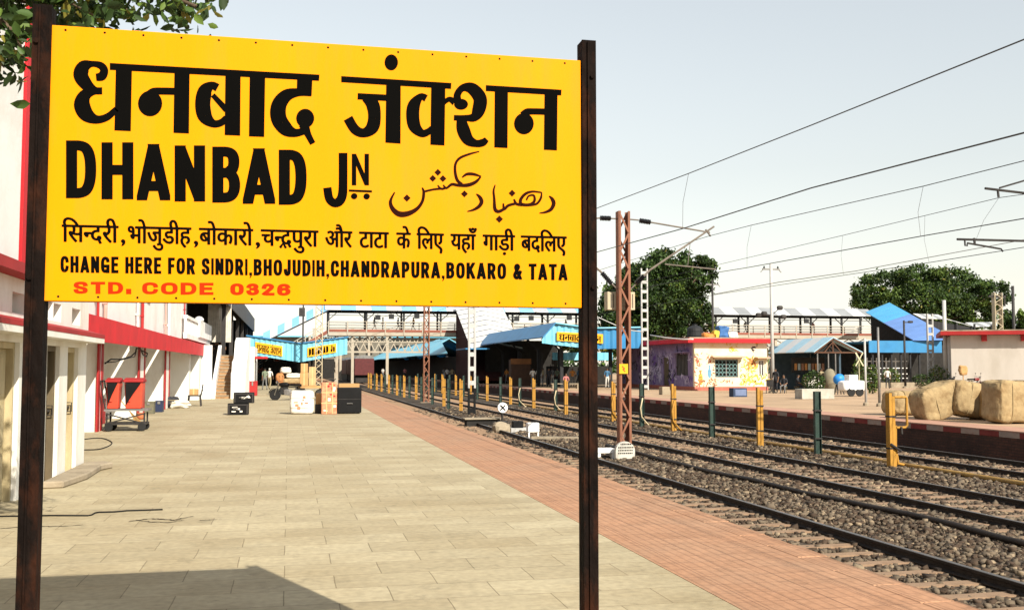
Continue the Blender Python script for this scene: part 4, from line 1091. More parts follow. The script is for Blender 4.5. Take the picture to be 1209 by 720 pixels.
M_MRED = mat('motorcycle_maroon', (.18, .02, .02), rough=.3, spec=.5, var=.05, bump=0)
q = G(331, 472.5); motorcycle((q.x + .35, q.y, 0), PI - .35, 'black motorcycle parked in front of the loaded sacks', M_BLACK)
# loaded hand cart with sacks beside the motorcycle
q = G(345, 466); yb = q.y
t = thing('hand_cart', 'hand cart under a heap of pale sacks', 'cart', (q.x, yb, 0))
m = MB(t); m.box(q.x - .85, q.x + .8, yb, yb + 1.1, .56, .66); m.build('deck', M_CARD, t)
for x in (-.5, .5):
    mm = MB(t); mm.lathe((q.x + x, yb + .05, .29), [(.05, -.03), (.27, -.03), (.29, 0), (.27, .03), (.05, .03)], 16, axis='y'); mm.build('wheel', M_TYRE, t)
    mm = MB(t); mm.box(q.x + x - .03, q.x + x + .03, yb + .1, yb + 1.0, .29, .56); mm.build('axle', M_IRON, t)
def sack(label, c, r, seed, mtl, e=.6, rot=None, name='sack', cat='sack', rough=.12, tie=True, group=None):
    t = thing(name, label, cat, (c[0], c[1], c[2] - r[2]), group=group)
    rm = Matrix.Rotation(rot or 0, 3, 'Y')
    m = MB(t); m.sq(c, r, e, 26, 18, rough=rough, sd=seed, rot=rm); m.build('sacking', mtl, t, smooth=True)
    if tie:
        m = MB(t); top = Vector(c) + rm @ Vector((r[0] * .8, -r[1] * .5, r[2] * .5)); m.tube([Vector(c) + rm @ Vector((r[0] * 1.01 * math.cos(k * PI / 8), -r[1] * 1.01 * abs(math.sin(k * PI / 8)) ** .6, r[2] * .35)) for k in range(9)], .012, 5); m.build('stitched_seam', M_ROPE, t)
    return t
sack('long brown sack lying lowest on the hand cart', (q.x + .05, yb + .4, .84), (.78, .33, .18), 3, M_JUTE, .6)
sack('orange brown sack at the end of the hand cart', (q.x - .75, yb + .35, 1.0), (.26, .3, .34), 5, mat('orange_sack', (.40, .17, .06), rough=.9), .6)
sack('white sack on top of the brown sack', (q.x + .1, yb + .4, 1.18), (.5, .3, .16), 6, M_SACKW, .7)
sack('white sack topmost of the heap on the hand cart', (q.x - .42, yb + .45, 1.52), (.34, .3, .2), 8, M_SACKW, .7)
# red trunk
q = G(298, 467); m = MB((q.x, q.y, 0))
t = thing('metal_chest', 'dull red steel trunk standing near the staircase wall', 'trunk', (q.x, q.y, 0))
m = MB(t); m.box(q.x - .3, q.x + .28, q.y, q.y + .5, 0, .84); bevel(m.build('box', M_DARKRED, t), .02)
m = MB(t); m.box(q.x - .31, q.x + .29, q.y - .01, q.y + .51, .842, .88); m.build('lid', M_DARKRED, t)
m = MB(t); m.box(q.x - .05, q.x + .03, q.y - .02, q.y - .001, .6, .84); m.build('latch', M_STEEL, t)

# ------------------------------------------------------------------ things under the red awning
# red wheeled bins on a flat trolley
yt = 28.6
a = AY(122, 505, yt); b = AY(170, 482, yt)
tz = AY(140, 483, yt).z
t = thing('flat_trolley', 'low black flat trolley with a grey deck under two red bins', 'trolley', ((a.x + b.x) / 2, yt, 0))
m = MB(t); m.box(a.x, b.x + .1, yt, yt + .8, tz - .05, tz); m.build('deck', M_STEEL, t)
m = MB(t)
for x0, x1 in ((a.x + .05, b.x), (b.x, a.x + .05)): m.bar((x0, yt + .06, .2), (x1, yt + .06, tz - .12), .035)
m.box(a.x + .02, b.x + .05, yt + .05, yt + .75, .17, .22); 
for x in (a.x + .06, b.x): m.bar((x, yt + .1, .2), (x, yt + .1, tz - .1), .04); m.bar((x, yt + .7, .2), (x, yt + .7, tz - .1), .04)
m.build('frame', M_IRON, t)
for x in (a.x + .12, b.x - .05):
    for y in (yt + .05, yt + .75):
        mm = MB(t); mm.lathe((x, y, .11), [(.03, -.03), (.1, -.03), (.11, 0), (.1, .03), (.03, .03)], 14, axis='y'); mm.build('wheel', M_TYRE, t)
m = MB(t); m.tube([(a.x + .02, yt + .1, tz), (a.x - .12, yt + .1, tz + .75), (a.x - .12, yt + .7, tz + .75), (a.x + .02, yt + .7, tz)], .02, 6); m.build('handle', M_IRON, t)
M_BIN = mat('red_plastic', (.66, .07, .035), rough=.45, var=.08, bump=.03, dirt=(.3, .04, .03), dscale=2, damt=.4)
def bin_(u0, u1, label):
    x0 = AY(u0, 480, yt + .1).x; x1 = AY(u1, 480, yt + .1).x; zt = AY(140, 446, yt + .1).z
    t = thing('wheeled_bin', label, 'bin', ((x0 + x1) / 2, yt + .1, tz), group='red bins on the flat trolley')
    m = MB(t); vs = []
    for z, k in ((tz + .005, .84), (zt - .12, 1.0)):
        xm = (x0 + x1) / 2; hw = (x1 - x0) / 2 * k
        vs += [(xm - hw, yt + .1 + .28 * (1 - k), z), (xm + hw, yt + .1 + .28 * (1 - k), z), (xm + hw, yt + .1 + .56 * k, z), (xm - hw, yt + .1 + .56 * k, z)]
    m.add(vs, [(0, 3, 2, 1), (4, 5, 6, 7), (0, 1, 5, 4), (1, 2, 6, 5), (2, 3, 7, 6), (3, 0, 4, 7)]); bevel(m.build('body', M_BIN, t), .03, 3)
    m = MB(t); m.prism([(yt + .06, zt - .118), (yt + .70, zt - .118), (yt + .70, zt - .06), (yt + .4, zt), (yt + .06, zt - .06)], 'x', x0 - .02, x1 + .02); bevel(m.build('lid', M_DARKRED, t), .015)
    m = MB(t); m.slab([(x0 + .03, yt + .062, zt - .13), (x1 - .04, yt + .062, zt - .13), (x0 + (x1 - x0) * .5, yt + .075, zt - .42), (x0 + .06, yt + .095, zt - .72)], (0, -.006, 0)); m.build('painted_shade', M_BLACK, t)  # black patch painted in for the shade across the bin front
    m = MB(t); m.box(x0 + .06, x1 - .06, yt + .085, yt + .10, zt - .8, zt - .77); m.box(x0 + .1, x0 + .16, yt + .095, yt + .12, tz + .2, zt - .55); m.build('rib', M_BIN, t)
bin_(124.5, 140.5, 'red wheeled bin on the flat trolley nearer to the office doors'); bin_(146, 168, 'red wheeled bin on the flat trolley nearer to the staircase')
q0 = G(166, 501.5); q1 = AY(141.5, 471, q0.y + .3)
t = thing('straw_broom', 'long straw broom leaning on the flat trolley', 'broom', (q0.x, q0.y, 0))
m = MB(t); m.tube([q1, Vector(q1).lerp(q0, .45)], .018, 6); m.build('stick', M_CARD, t)
m = MB(t)
for k in range(26):
    r = random.Random(k); e = Vector(q0) + Vector((r.uniform(-.14, .1), r.uniform(-.1, .1), .01)); m.tube([Vector(q1).lerp(q0, .42), e], [.008, .005], 4)
stuff_b = m.build('bristle', mat('straw', (.42, .25, .09), rough=.9), t)
def simple_box(name, label, cat, u0, u1, v0, v1, mtl, depth=.5, lid=True, y=None):
    q = G((u0 + u1) / 2, v1); y = y or q.y; a = AY(u0, v1, y); b = AY(u1, v0, y)
    t = thing(name, label, cat, ((a.x + b.x) / 2, y, 0))
    m = MB(t); m.box(a.x, b.x, y, y + depth, 0, b.z - .06); bevel(m.build('box', mtl, t), .012)
    m = MB(t); m.box(a.x - .012, b.x + .012, y - .012, y + depth + .012, b.z - .058, b.z); m.build('lid', mtl, t)
    m = MB(t); m.box((a.x + b.x) / 2 - .05, (a.x + b.x) / 2 + .05, y - .03, y - .013, b.z - .12, b.z - .03); m.build('latch', M_STEEL, t)
    return t
simple_box('maroon_locker', 'maroon steel locker standing by the first red pier', 'locker', 111.5, 121.5, 471, 501, M_DARKRED)
simple_box('tin_box', 'grey green tin box next to the red bins', 'box', 168.5, 181.5, 474, 488.5, mat('olive_tin', (.15, .14, .09), rough=.6, dirt=(.05, .04, .03)))
simple_box('dark_blue_box', 'dark blue box between tin box and red pier', 'box', 183, 192, 473, 486.5, mat('navy_paint', (.02, .03, .07), rough=.5))
q = G(166, 495); m = MB((q.x, q.y, 0)); m.lathe((q.x, q.y, 0), [(.09, 0), (.14, .1), (.13, .2), (.15, .22), (.12, .215), (.11, .1)], 14)
tag(m.build('clay_pot', mat('terracotta', (.5, .16, .07), rough=.8), smooth=True), 'small orange clay pot on the paving by the trolley', 'pot')
q = G(212, 482); sack('crumpled white sack lying by the last pier of the arcade', (q.x, q.y + .2, .17), (.40, .3, .18), 12, M_SACKW, .8, rough=.35)
q = G(203, 482); sack('dark bundle of cloth slumped against the arcade pier', (q.x - .1, q.y + .5, .24), (.34, .3, .25), 14, CL['dark'], .8, rough=.35, name='cloth_bundle', cat='bundle')
# a broken wooden chair with a carton on it
q = G(229, 479.5); y = q.y
t = thing('broken_chair', 'dark broken chair frame holding a brown box beside the stair wall', 'chair', (q.x, y, 0))
m = MB(t); m.box(q.x - .27, q.x + .27, y - .02, y + .5, .43, .48); m.build('seat', M_IRON, t)
for x, yy in ((-.24, 0), (.24, 0), (-.24, .46), (.24, .46)):
    mm = MB(t); mm.bar((q.x + x * 1.15, y + yy, 0), (q.x + x, y + yy, .43), .045); mm.build('leg', M_IRON, t)
m = MB(t); m.bar((q.x + .26, y + .46, .48), (q.x + .32, y + .55, .95), .04); m.build('arm', M_IRON, t); m = MB(t); m.bar((q.x + .26, y + .02, .48), (q.x + .36, y + .02, .72), .04); m.build('arm', M_IRON, t)
box_item('brown_box', 'brown box sitting on the broken chair', 'box', 223.5, 233.5, 459, 471.5, y + .02, .482, M_CARD, .4)
# cables on the paving
m = MB(G(110, 606)); r = random.Random(5)
m.tube([G(u, v) + Vector((0, 0, .009)) for u, v in ((-30, 611), (0, 610), (40, 609.5), (60, 609), (104, 609.2), (108, 608.4), (112, 606), (117, 605.2), (135, 604.8), (150, 603.4), (175, 602.6), (192, 602))], .009, 6)
tag(m.build('black_hose', M_BLACK, smooth=True), 'straight black hose lying across the paving near the doorstep', 'hose')
m = MB(G(118, 524)); pts = [(99, 519), (112, 517.5), (122, 518), (130, 521), (132, 524), (126, 528), (115, 531), (99, 531.5)]
m.tube([G(u, v) + Vector((0, 0, .012)) for u, v in smooth_path(pts, 4)], .012, 6)
tag(m.build('loose_cable', M_BLACK, smooth=True), 'thin dark cable in an open loop on the paving by the office corner', 'cable')
# ------------------------------------------------------------------ canopies and footbridge
M_BLUE = mat('blue_sheet', (.035, .20, .42), rough=.45, var=.12, scale=1, bump=.05, dirt=(.06, .25, .42), dscale=.6, damt=.4)
M_SKYB = mat('pale_blue_sheet', (.17, .50, .66), rough=.5, var=.10, scale=.8, bump=.05, dirt=(.35, .55, .62), dscale=.5, damt=.5)
M_ROOFW = mat('white_sheet', (.58, .58, .57), rough=.5, var=.06, scale=.5, bump=.05, dirt=(.5, .5, .5), dscale=.4, damt=.4)
M_ROOFB = mat('striped_blue_sheet', (.22, .48, .72), rough=.5, var=.08, scale=.5)
M_ROOFG = mat('striped_grey_sheet', (.27, .28, .29), rough=.5, var=.12, scale=.5)
M_SIGNY = mat('small_sign_yellow', (.80, .40, .02), rough=.5, var=.06, spec=.15)
M_BEAM = mat('bridge_steel_cream', (.42, .37, .29), rough=.7, var=.12, scale=.6, dirt=(.25, .16, .1), dscale=.6, damt=.5)
M_BEAMR = mat('bridge_red_oxide', (.26, .08, .05), rough=.7, var=.2, scale=.6)
M_DKSTEEL = mat('dark_bridge_steel', (.02, .02, .022), rough=.7, var=.2)
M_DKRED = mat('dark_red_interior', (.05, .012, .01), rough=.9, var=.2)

def corr(mb, p0, p1, top0, bot0, top1, bot1, n, m=0, amp=.06, dirn=(0, -1, 0)):
    """vertical corrugated fascia between two points, its top and bottom running straight"""
    p0 = Vector(p0); p1 = Vector(p1); d = Vector(dirn); vs = []; fs = []
    for k in range(n + 1):
        f = k / n; q = p0.lerp(p1, f) + d * (amp if (k // 2) % 2 else 0)
        vs += [(q.x, q.y, bot0 + (bot1 - bot0) * f), (q.x, q.y, top0 + (top1 - top0) * f)]
    for k in range(n): fs.append((2 * k, 2 * k + 2, 2 * k + 3, 2 * k + 1))
    k0 = len(vs); back = [(x - d.x * .1, y - d.y * .1, z) for x, y, z in vs]
    fs += [tuple(i + k0 for i in f[::-1]) for f in fs]
    mb.add(vs + back, fs, m)
def sign_text(parent, polys_px, box_px, x0, x1, z0, z1, y, mtl):
    """writing traced in other units fitted to a small sign plate"""
    ua, ub, va, vb = box_px
    lettering(polys_px, 'lettering', mtl, .006, plane_y=y, parent=parent, mapper=lambda p: Vector((x0 + (p[0] - ua) / (ub - ua) * (x1 - x0), y, z1 - (p[1] - va) / (vb - va) * (z1 - z0))))
# butterfly canopy over the tiled platform
YC = 95.0
def AYz(u, v, y=YC): return AY(u, v, y)
xl, xv, xr = AYz(292, 408).x, AYz(354, 410).x, AYz(410, 408).x
zlt, zlb, zvt, zvb, zrt, zrb = AYz(292, 397).z, AYz(292, 418).z, AYz(355, 406).z, AYz(355, 427.5).z, AYz(410, 398.5).z, AYz(410, 418).z
pc = thing('platform_canopy', 'pale blue butterfly canopy spanning the tiled platform with two yellow signs', 'canopy', ((xl + xr) / 2, YC, 0))
m = MB(pc); corr(m, (xl, YC, 0), (xv, YC, 0), zlt, zlb, zvt, zvb, 40); corr(m, (xv + .002, YC, 0), (xr, YC, 0), zvt, zvb, zrt, zrb, 36); m.build('fascia', M_SKYB, pc)
m = MB(pc); m.slab([(xl - .1, YC - .2, zlt + .02), (xv, YC - .2, zvt + .02), (xv, 190, zvt + .02), (xl - .1, 190, zlt + .02)], (0, 0, .1)); m.slab([(xv + .002, YC - .2, zvt + .02), (xr + .1, YC - .2, zrt + .02), (xr + .1, 190, zrt + .02), (xv + .002, 190, zvt + .02)], (0, 0, .1)); m.build('roof', M_BLUE, pc)
for k in range(9):
    mm = MB(pc); y = YC + 3 + k * 10; mm.box(xv - .15, xv + .15, y - .15, y + .15, 0, zvt); mm.bar((xv, y, zvb - .2), (xl + .4, y, zlt - .1), .15); mm.bar((xv, y, zvb - .2), (xr - .4, y, zrt - .1), .15); mm.build('column', M_DKSTEEL, pc)
m = MB(pc); m.box(xl - .5, xr + 1, 189, 189.3, 0, zlt); m.box(xl - 1.4, xl - .2, YC + 1, 188, 0, zlt - .4); m.build('end_wall', M_DARKROOM, pc)  # near-black walls added to keep the space under the canopy dark
for k in range(6): m = MB(pc); m.box(xl + 1.2, xv - 1.2, YC + 9 + k * 14, YC + 13 + k * 14, 0, 2.3); m.build('kiosk', M_DARKROOM, pc)  # dark boxes added to deepen the shade below the roof
a, b = AYz(302, 403), AYz(333.5, 419)
def tilted_sign(u0, vt0, vb0, u1, vt1, vb1, y, polys, box, parent):
    p00, p01 = AY(u0, vt0, y), AY(u0, vb0, y); p10, p11 = AY(u1, vt1, y), AY(u1, vb1, y)
    m = MB(parent); m.slab([(p01.x, y, p01.z), (p11.x, y, p11.z), (p10.x, y, p10.z), (p00.x, y, p00.z)], (0, .08, 0)); s = m.build('sign_plate', M_SIGNY, parent)
    ua, ub, va, vb = box
    def mp(p):
        f = .05 + .9 * (p[0] - ua) / (ub - ua); g = .14 + .72 * (p[1] - va) / (vb - va)
        t = Vector(p00).lerp(p10, f); bt = Vector(p01).lerp(p11, f); return t.lerp(bt, g)
    lettering(polys, 'lettering', M_INK, .012, plane_y=y, parent=s, mapper=mp)
# the big Hindi letters straightened for reuse on the small signs
def straight(polys): return [[np.array([p[0], p[1] - (p[0] - 85) * .0545]) for p in q] for q in polys]
HS = straight(HEAD_HINDI)
tilted_sign(301.5, 403.5, 415.5, 333.5, 408.5, 420.5, YC - .14, HS, (85, 660, 62, 142), pc)
EN = line_polys('DHANBAD Jn', 0, 100, 0, 30, 0, 30, 4.4, gap=.25, space=.5)
tilted_sign(363, 410.5, 421.5, 397, 405.2, 415.8, YC - .14, EN, (0, 100, 0, 30), pc)

# canopy roofs on the far platform beyond the bridge stair
YF = 112
fc = thing('far_platform_canopy', 'long pale blue pitched canopy roof on the far platform beyond the bridge stair', 'canopy', (19, YF, 0))
EX, RX = 17.2, 21.6
ez = EYE + (434 - 418) / (512 - 341) * EX / .977; rzz = EYE + (434 - 400.5) / (517 - 341) * RX / .977
for k in range(5):
    y0 = YF + k * 27; y1 = y0 + 26; dy = 36 if k == 0 else .4
    m = MB(fc); m.slab([(EX, y0, ez), (EX, y1 + 14, ez), (RX, y1 + 14, rzz - .16 * k), (RX, y0 + dy, rzz - .16 * k)], (0, 0, -.12))
    m.slab([(RX + .002, y0 + dy, rzz - .1), (RX + .002, y1 + 14, rzz - .1), (RX + 5, y1 + 14, ez), (RX + 5, y0 + 4, ez)], (0, 0, -.12)); m.build('roof', M_SKYB, fc)
    for j in range(3):
        mm = MB(fc); mm.box(RX - .15, RX + .15, y0 + 2 + j * 9, y0 + 2.3 + j * 9, 0, ez); mm.build('column', M_DKSTEEL, fc)
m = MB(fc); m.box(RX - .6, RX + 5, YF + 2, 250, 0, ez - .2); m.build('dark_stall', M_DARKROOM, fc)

# footbridge
YB = 118.0
fb = thing('footbridge', 'long covered footbridge with blue and white striped roof crossing all tracks', 'footbridge', (30, YB, 0))
bx0, bx1 = AY(388, 370, YB).x, AY(1030, 362, YB).x
zd0, zd1 = 5.35, 5.95        # deck girder
zr = 8.25                    # eaves
m = MB(fb); m.box(bx0, bx1, YB, YB + 3.2, zd0 + .25, zd1); m.build('deck', M_BEAM, fb)
m = MB(fb); m.box(bx0, bx1, YB - .06, YB - .002, zd0, zd0 + .42); m.box(bx0, bx1, YB + 3.202, YB + 3.26, zd0, zd0 + .42); m.build('girder', M_BEAM, fb)
m = MB(fb); m.box(bx0, bx1, YB - .09, YB - .062, zd0 + .44, zd0 + .72); m.build('red_beam', M_BEAMR, fb)
# railing
for yy in (YB, YB + 3.1):
    m = MB(fb)
    for z in (6.3, 6.62, 6.95): m.box(bx0, bx1, yy, yy + .07, z, z + .07)
    m.build('railing', M_BEAM, fb)
n = int((bx1 - bx0) / 2.1)
for k in range(n + 1):
    x = bx0 + (bx1 - bx0) * k / n
    mm = MB(fb); mm.box(x - .06, x + .06, YB - .12, YB - .092, zd0 + .1, 7.0); mm.build('rail_post', M_BEAM, fb)
    if k % 2: mm = MB(fb); mm.box(x - .05, x + .05, YB + 3.17, YB + 3.24, 5.95, 7.0); mm.build('rail_post', M_BEAM, fb)
n = int((bx1 - bx0) / 4.2)
for k in range(n + 1):
    x = bx0 + (bx1 - bx0) * k / n
    for yy in (YB + .08, YB + 2.8): mm = MB(fb); mm.box(x - .11, x + .11, yy, yy + .21, 5.951, zr + .1); mm.build('roof_post', M_DKSTEEL, fb)
m = MB(fb); m.box(bx0 - .2, bx1 + .2, YB - .1, YB + .0, zr - .14, zr + .04); m.box(bx0 - .2, bx1 + .2, YB + 3.2, YB + 3.3, zr - .14, zr + .04); m.build('eaves_beam', M_DKSTEEL, fb)
m = MB(fb); x = bx0 - .4; k = 0
ridge_z = zr + 1.0
while x < bx1 + .2:
    w = 1.75; x2 = min(x + w, bx1 + .3)
    mi = (1 if k % 2 else 0) if x < AY(700, 360, YB).x else (2 if k % 2 else 0)
    m.slab([(x + .004, YB - .45, zr + .02), (x2, YB - .45, zr + .02), (x2, YB + 1.6, ridge_z), (x + .004, YB + 1.6, ridge_z)], (0, .02, .06), mi)
    m.slab([(x + .004, YB + 3.65, zr + .02), (x2, YB + 3.65, zr + .02), (x2, YB + 1.605, ridge_z), (x + .004, YB + 1.605, ridge_z)], (0, 0, .06), mi)
    x = x2 if x2 < bx1 + .3 else 1e9; k += 1
m.build('roof', [M_ROOFW, M_ROOFB, M_ROOFG], fb)
for k in range(n):
    xa_ = bx0 + (bx1 - bx0) * k / n; xb_ = bx0 + (bx1 - bx0) * (k + 1) / n
    mm = MB(fb); mm.bar((xa_ + .11, YB + .2, zr - 1.0), (xa_ + 1.1, YB + .2, zr - .1), .09); mm.bar((xb_ - .11, YB + .2, zr - 1.0), (xb_ - 1.1, YB + .2, zr - .1), .09); mm.bar((xa_ + .11, YB + .2, zr - .55), (xb_ - .11, YB + .2, zr - .55), .07)
    mm.build('roof_brace_lattice', M_DKSTEEL, fb)
# trestles between the tracks
for x in (AY(398, 410, YB).x, 27.5, 45, 60):
    mm = MB(fb)
    for yy in (YB + .2, YB + 2.8): mm.box(x - .16, x + .16, yy, yy + .25, -1, zd0 - .002)
    mm.bar((x, YB + .35, 1.0), (x, YB + 2.9, 4.6), .12); mm.bar((x, YB + 2.9, 1.0), (x, YB + .35, 4.6), .12)
    mm.build('trestle', M_BEAM, fb)
# lattice under the deck over the first tracks
m = MB(fb); xa, xb = AY(398, 410, YB).x, AY(505, 410, YB).x; n = 12
for k in range(n):
    x0 = xa + (xb - xa) * k / n; x1 = xa + (xb - xa) * (k + 1) / n
    m.bar((x0, YB + .6, 3.6), (x1, YB + .6, zd0 - .02), .11); m.bar((x1, YB + .64, 3.6), (x0, YB + .64, zd0 - .02), .11)
m.box(xa, xb, YB + .5, YB + .75, 3.4, 3.6); m.box(xa, xb, YB + .5, YB + .75, 4.6, 4.72)
m.build('under_truss', M_BEAM, fb)
xa, xb = AY(690, 405, YB).x, bx1 - 1; n = 18
m = MB(fb)
for k in range(n):
    x0 = xa + (xb - xa) * k / n; x1 = xa + (xb - xa) * (k + 1) / n
    m.bar((x0, YB + .6, 4.3), (x1, YB + .6, zd0 - .02), .1); m.bar((x1, YB + .64, 4.3), (x0, YB + .64, zd0 - .02), .1)
m.box(xa, xb, YB + .5, YB + .75, 4.15, 4.3); m.build('under_truss', M_BEAM, fb)
# stair down to the tiled platform with its own striped roof
m = MB(fb); s0 = AY(392, 366, YB + 1.6); s1 = AY(306, 397, YB + 1.6); n = 9
e0 = Vector((bx0 - .1, 0, zr)); e1 = Vector((AY(310, 403, YB).x, 0, AY(310, 404, YB).z))
for k in range(n):
    f0, f1 = k / n, (k + 1) / n - .002
    A, B = e0.lerp(e1, f0), e0.lerp(e1, f1)
    m.slab([(A.x, YB - .4, A.z), (B.x, YB - .4, B.z), (B.x, YB + 1.6, B.z + 1.05), (A.x, YB + 1.6, A.z + 1.05)], (0, .02, .06), 1 if k % 2 == 0 else 0)
m.build('stair_roof', [M_ROOFW, M_ROOFB], fb)
m = MB(fb); m.bar((e0.x, YB - .3, e0.z - .1), (e1.x, YB - .3, e1.z - .1), .16); m.build('stair_eaves', M_DKSTEEL, fb)
m = MB(fb); L0 = Vector((bx0, YB + .1, zd0 + .3)); L1 = Vector((AY(322, 420, YB).x - 2, YB + .1, .8))
m.slab([L0, L1, L1 + Vector((0, 2.8, 0)), L0 + Vector((0, 2.8, 0))], (0, 0, .4)); m.build('stair_flight', M_BEAMR, fb)
for dz in (.9, 1.25):
    mm = MB(fb); mm.bar(L0 + Vector((0, -.05, dz)), L1 + Vector((0, -.05, dz)), .07); mm.build('stair_railing', M_BEAM, fb)
for k in range(10):
    q = L0.lerp(L1, k / 9.5); mm = MB(fb); mm.box(q.x - .05, q.x + .05, q.y - .05, q.y + .03, q.z + .35, q.z + 1.3); mm.build('baluster', M_BEAM, fb)
# stair down to the far platform under a white ribbed roof
P0, P1 = AY(537, 363, 117.5), AD(557, 413, 108.0)
y1 = P1.y; xa = P0.x; xb = AY(593, 366, 117.5).x
m = MB(fb)
def sl(x, f): return Vector((x, P0.y + (y1 - P0.y) * f, P0.z + (P1.z - P0.z) * f))
n = 9
for k in range(n):
    f0, f1 = k / n, (k + 1) / n; xm = (xa + xb) / 2
    for (xx0, h0, xx1, h1) in ((xa, 0, xm, .55), (xm, .55, xb, 0)):
        A, B, C_, D_ = sl(xx0, f0), sl(xx1, f0), sl(xx1, f1 - .022), sl(xx0, f1 - .022)
        m.slab([A + Vector((0, 0, h0)), B + Vector((0, 0, h1)), C_ + Vector((0, 0, h1)), D_ + Vector((0, 0, h0))], (0, .0, .08))
        E1, E2 = sl(xx1, f1 - .0219), sl(xx0, f1 - .0219); F1, F2 = sl(xx1, f1 - .0001), sl(xx0, f1 - .0001)
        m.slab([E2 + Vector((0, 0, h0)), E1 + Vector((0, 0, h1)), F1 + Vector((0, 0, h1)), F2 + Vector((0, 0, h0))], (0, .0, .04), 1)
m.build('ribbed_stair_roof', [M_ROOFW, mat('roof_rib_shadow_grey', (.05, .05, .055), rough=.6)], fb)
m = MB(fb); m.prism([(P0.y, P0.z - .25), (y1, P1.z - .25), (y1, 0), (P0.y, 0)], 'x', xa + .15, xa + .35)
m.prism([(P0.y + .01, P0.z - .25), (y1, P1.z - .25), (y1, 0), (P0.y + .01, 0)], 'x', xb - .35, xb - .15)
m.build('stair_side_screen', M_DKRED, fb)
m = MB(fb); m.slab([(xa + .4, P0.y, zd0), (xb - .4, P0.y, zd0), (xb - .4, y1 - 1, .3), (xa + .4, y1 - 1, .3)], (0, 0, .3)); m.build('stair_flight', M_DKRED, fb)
# hanging loudspeakers and signs on the bridge
for k, u in enumerate((446, 462, 492, 610, 627, 672, 868, 952)):
    q = AY(u, 386, YB - .2); 
    m = MB((q.x, YB - .2, 7.35)); m.box(q.x - .3, q.x + .3, YB - .35, YB - .15, 7.2 + .1 * (k % 3), 7.75 + .1 * (k % 3)); m.tube([(q.x, YB - .25, 7.7), (q.x, YB - .25, zr - .14)], .025, 6)
    tag(m.build('notice_board', M_DKSTEEL), f'{ORD[k]} small dark board under the footbridge roof counting from its striped stair', 'board', 'dark boards hanging in the footbridge')
# blue stair at the bridge's other end
Y0, Y1 = 117.0, 99.5
A_, B_ = AD(1022, 369, 126), AD(1050, 357.8, 128); E_, D_, C1 = AD(1078, 402, 104), AD(1114, 401.5, 104), AD(1114, 393, 106)
xs0, zt0, zt1, Y0, Y1 = A_.x, A_.z, E_.z, A_.y, E_.y
bs = thing('stair_canopy', 'bright blue roof over the footbridge stair with a blue fascia below', 'canopy', (A_.x, Y1, 0))
m = MB(bs)
for k in range(7):
    f0, f1 = k / 7, (k + 1) / 7 - .003
    m.slab([A_.lerp(E_, f0), A_.lerp(E_, f1), B_.lerp(C1, f1), B_.lerp(C1, f0)], (0, 0, .08), 0 if k < 3 else 1)
m.slab([E_ + Vector((0, -.01, 0)), D_ + Vector((0, -.01, 0)), C1 + Vector((0, -.01, 0))], (0, -.05, 0), 1)
m.build('roof', [mat('bright_blue_sheet', (.06, .36, .66), rough=.4, var=.1, scale=.6), mat('violet_blue_sheet', (.12, .24, .55), rough=.45, var=.1, scale=.6)], bs)
a, b = AD(1026, 402, 103), AD(1113, 416, 103)
m = MB(bs); m.box(a.x, b.x + 1, a.y, a.y + .15, b.z, a.z); m.box(a.x, b.x + 1, a.y + .16, a.y + 11, a.z - .15, a.z - .05); m.build('fascia', M_BLUE, bs)
m = MB(bs); m.box(a.x + .5, b.x + 16, a.y + 10.5, a.y + 10.8, 0, b.z + 1.2); m.prism([(Y0 - .2, zt0 - .4), (Y1 + 1, zt1 - .4), (Y1 + 1, a.z), (Y0 - .2, a.z)], 'x', xs0 + .6, xs0 + .9); m.build('shade_backdrop', M_DARKROOM, bs)  # near-black backdrop in place of the shade under the stair canopy
for k in range(7):
    x = a.x + .6 + k * (b.x - a.x - .6) / 6.3; mm = MB(bs); mm.box(x - .08, x + .08, a.y + .3, a.y + .46, 0, b.z); mm.build('post', M_DKSTEEL, bs)
m = MB(bs)
for z in (.55, 1.0, 1.6, 2.3): m.box(a.x + 1, a.x + 5.6, a.y + 2, a.y + 2.08, z, z + .09)
for k in range(9): m.box(a.x + 1 + k * .55, a.x + 1.09 + k * .55, a.y + 2.1, a.y + 2.18, 0, 2.7)
m.build('white_railing', M_WHITE, bs)
# second stretch of covered way
A0, A1 = AD(1088, 376, 140), AD(1150, 386, 150); B1 = AD(1230, 384, 160)
cw = thing('covered_walkway', 'low grey roofed walkway continuing beyond the blue stair roof', 'walkway', (A1.x, A1.y, 0))
m = MB(cw)
def strip(p, q, hh, n, mb):
    for k in range(n):
        a_, b_ = Vector(p).lerp(q, k / n), Vector(p).lerp(q, (k + 1) / n - .002)
        mb.slab([a_, b_, b_ + Vector((.3, 2.4, hh)), a_ + Vector((.3, 2.4, hh))], (0, 0, .07), k % 2)
strip(A0, AD(1118, 377, 145), .75, 5, m); strip(AD(1118, 377, 145), A1, .5, 6, m); strip(A1, B1, .7, 12, m)
m.build('roof', [M_ROOFW, M_ROOFG], cw)
for k in range(8):
    q = Vector(A0).lerp(B1, k / 7); mm = MB(cw); mm.box(q.x - .12, q.x + .12, q.y + .5, q.y + .7, -1, q.z - .3); mm.build('post', M_DKSTEEL, cw)
m = MB(cw); m.slab([Vector(A0) - Vector((0, -.2, .05)), Vector(A1) - Vector((0, -.2, .05)), Vector(A1) - Vector((0, -.2, 1.2)), Vector(A0) - Vector((0, -.2, 1.4))], (.05, .1, 0)); m.build('side_panel', M_DKSTEEL, cw)

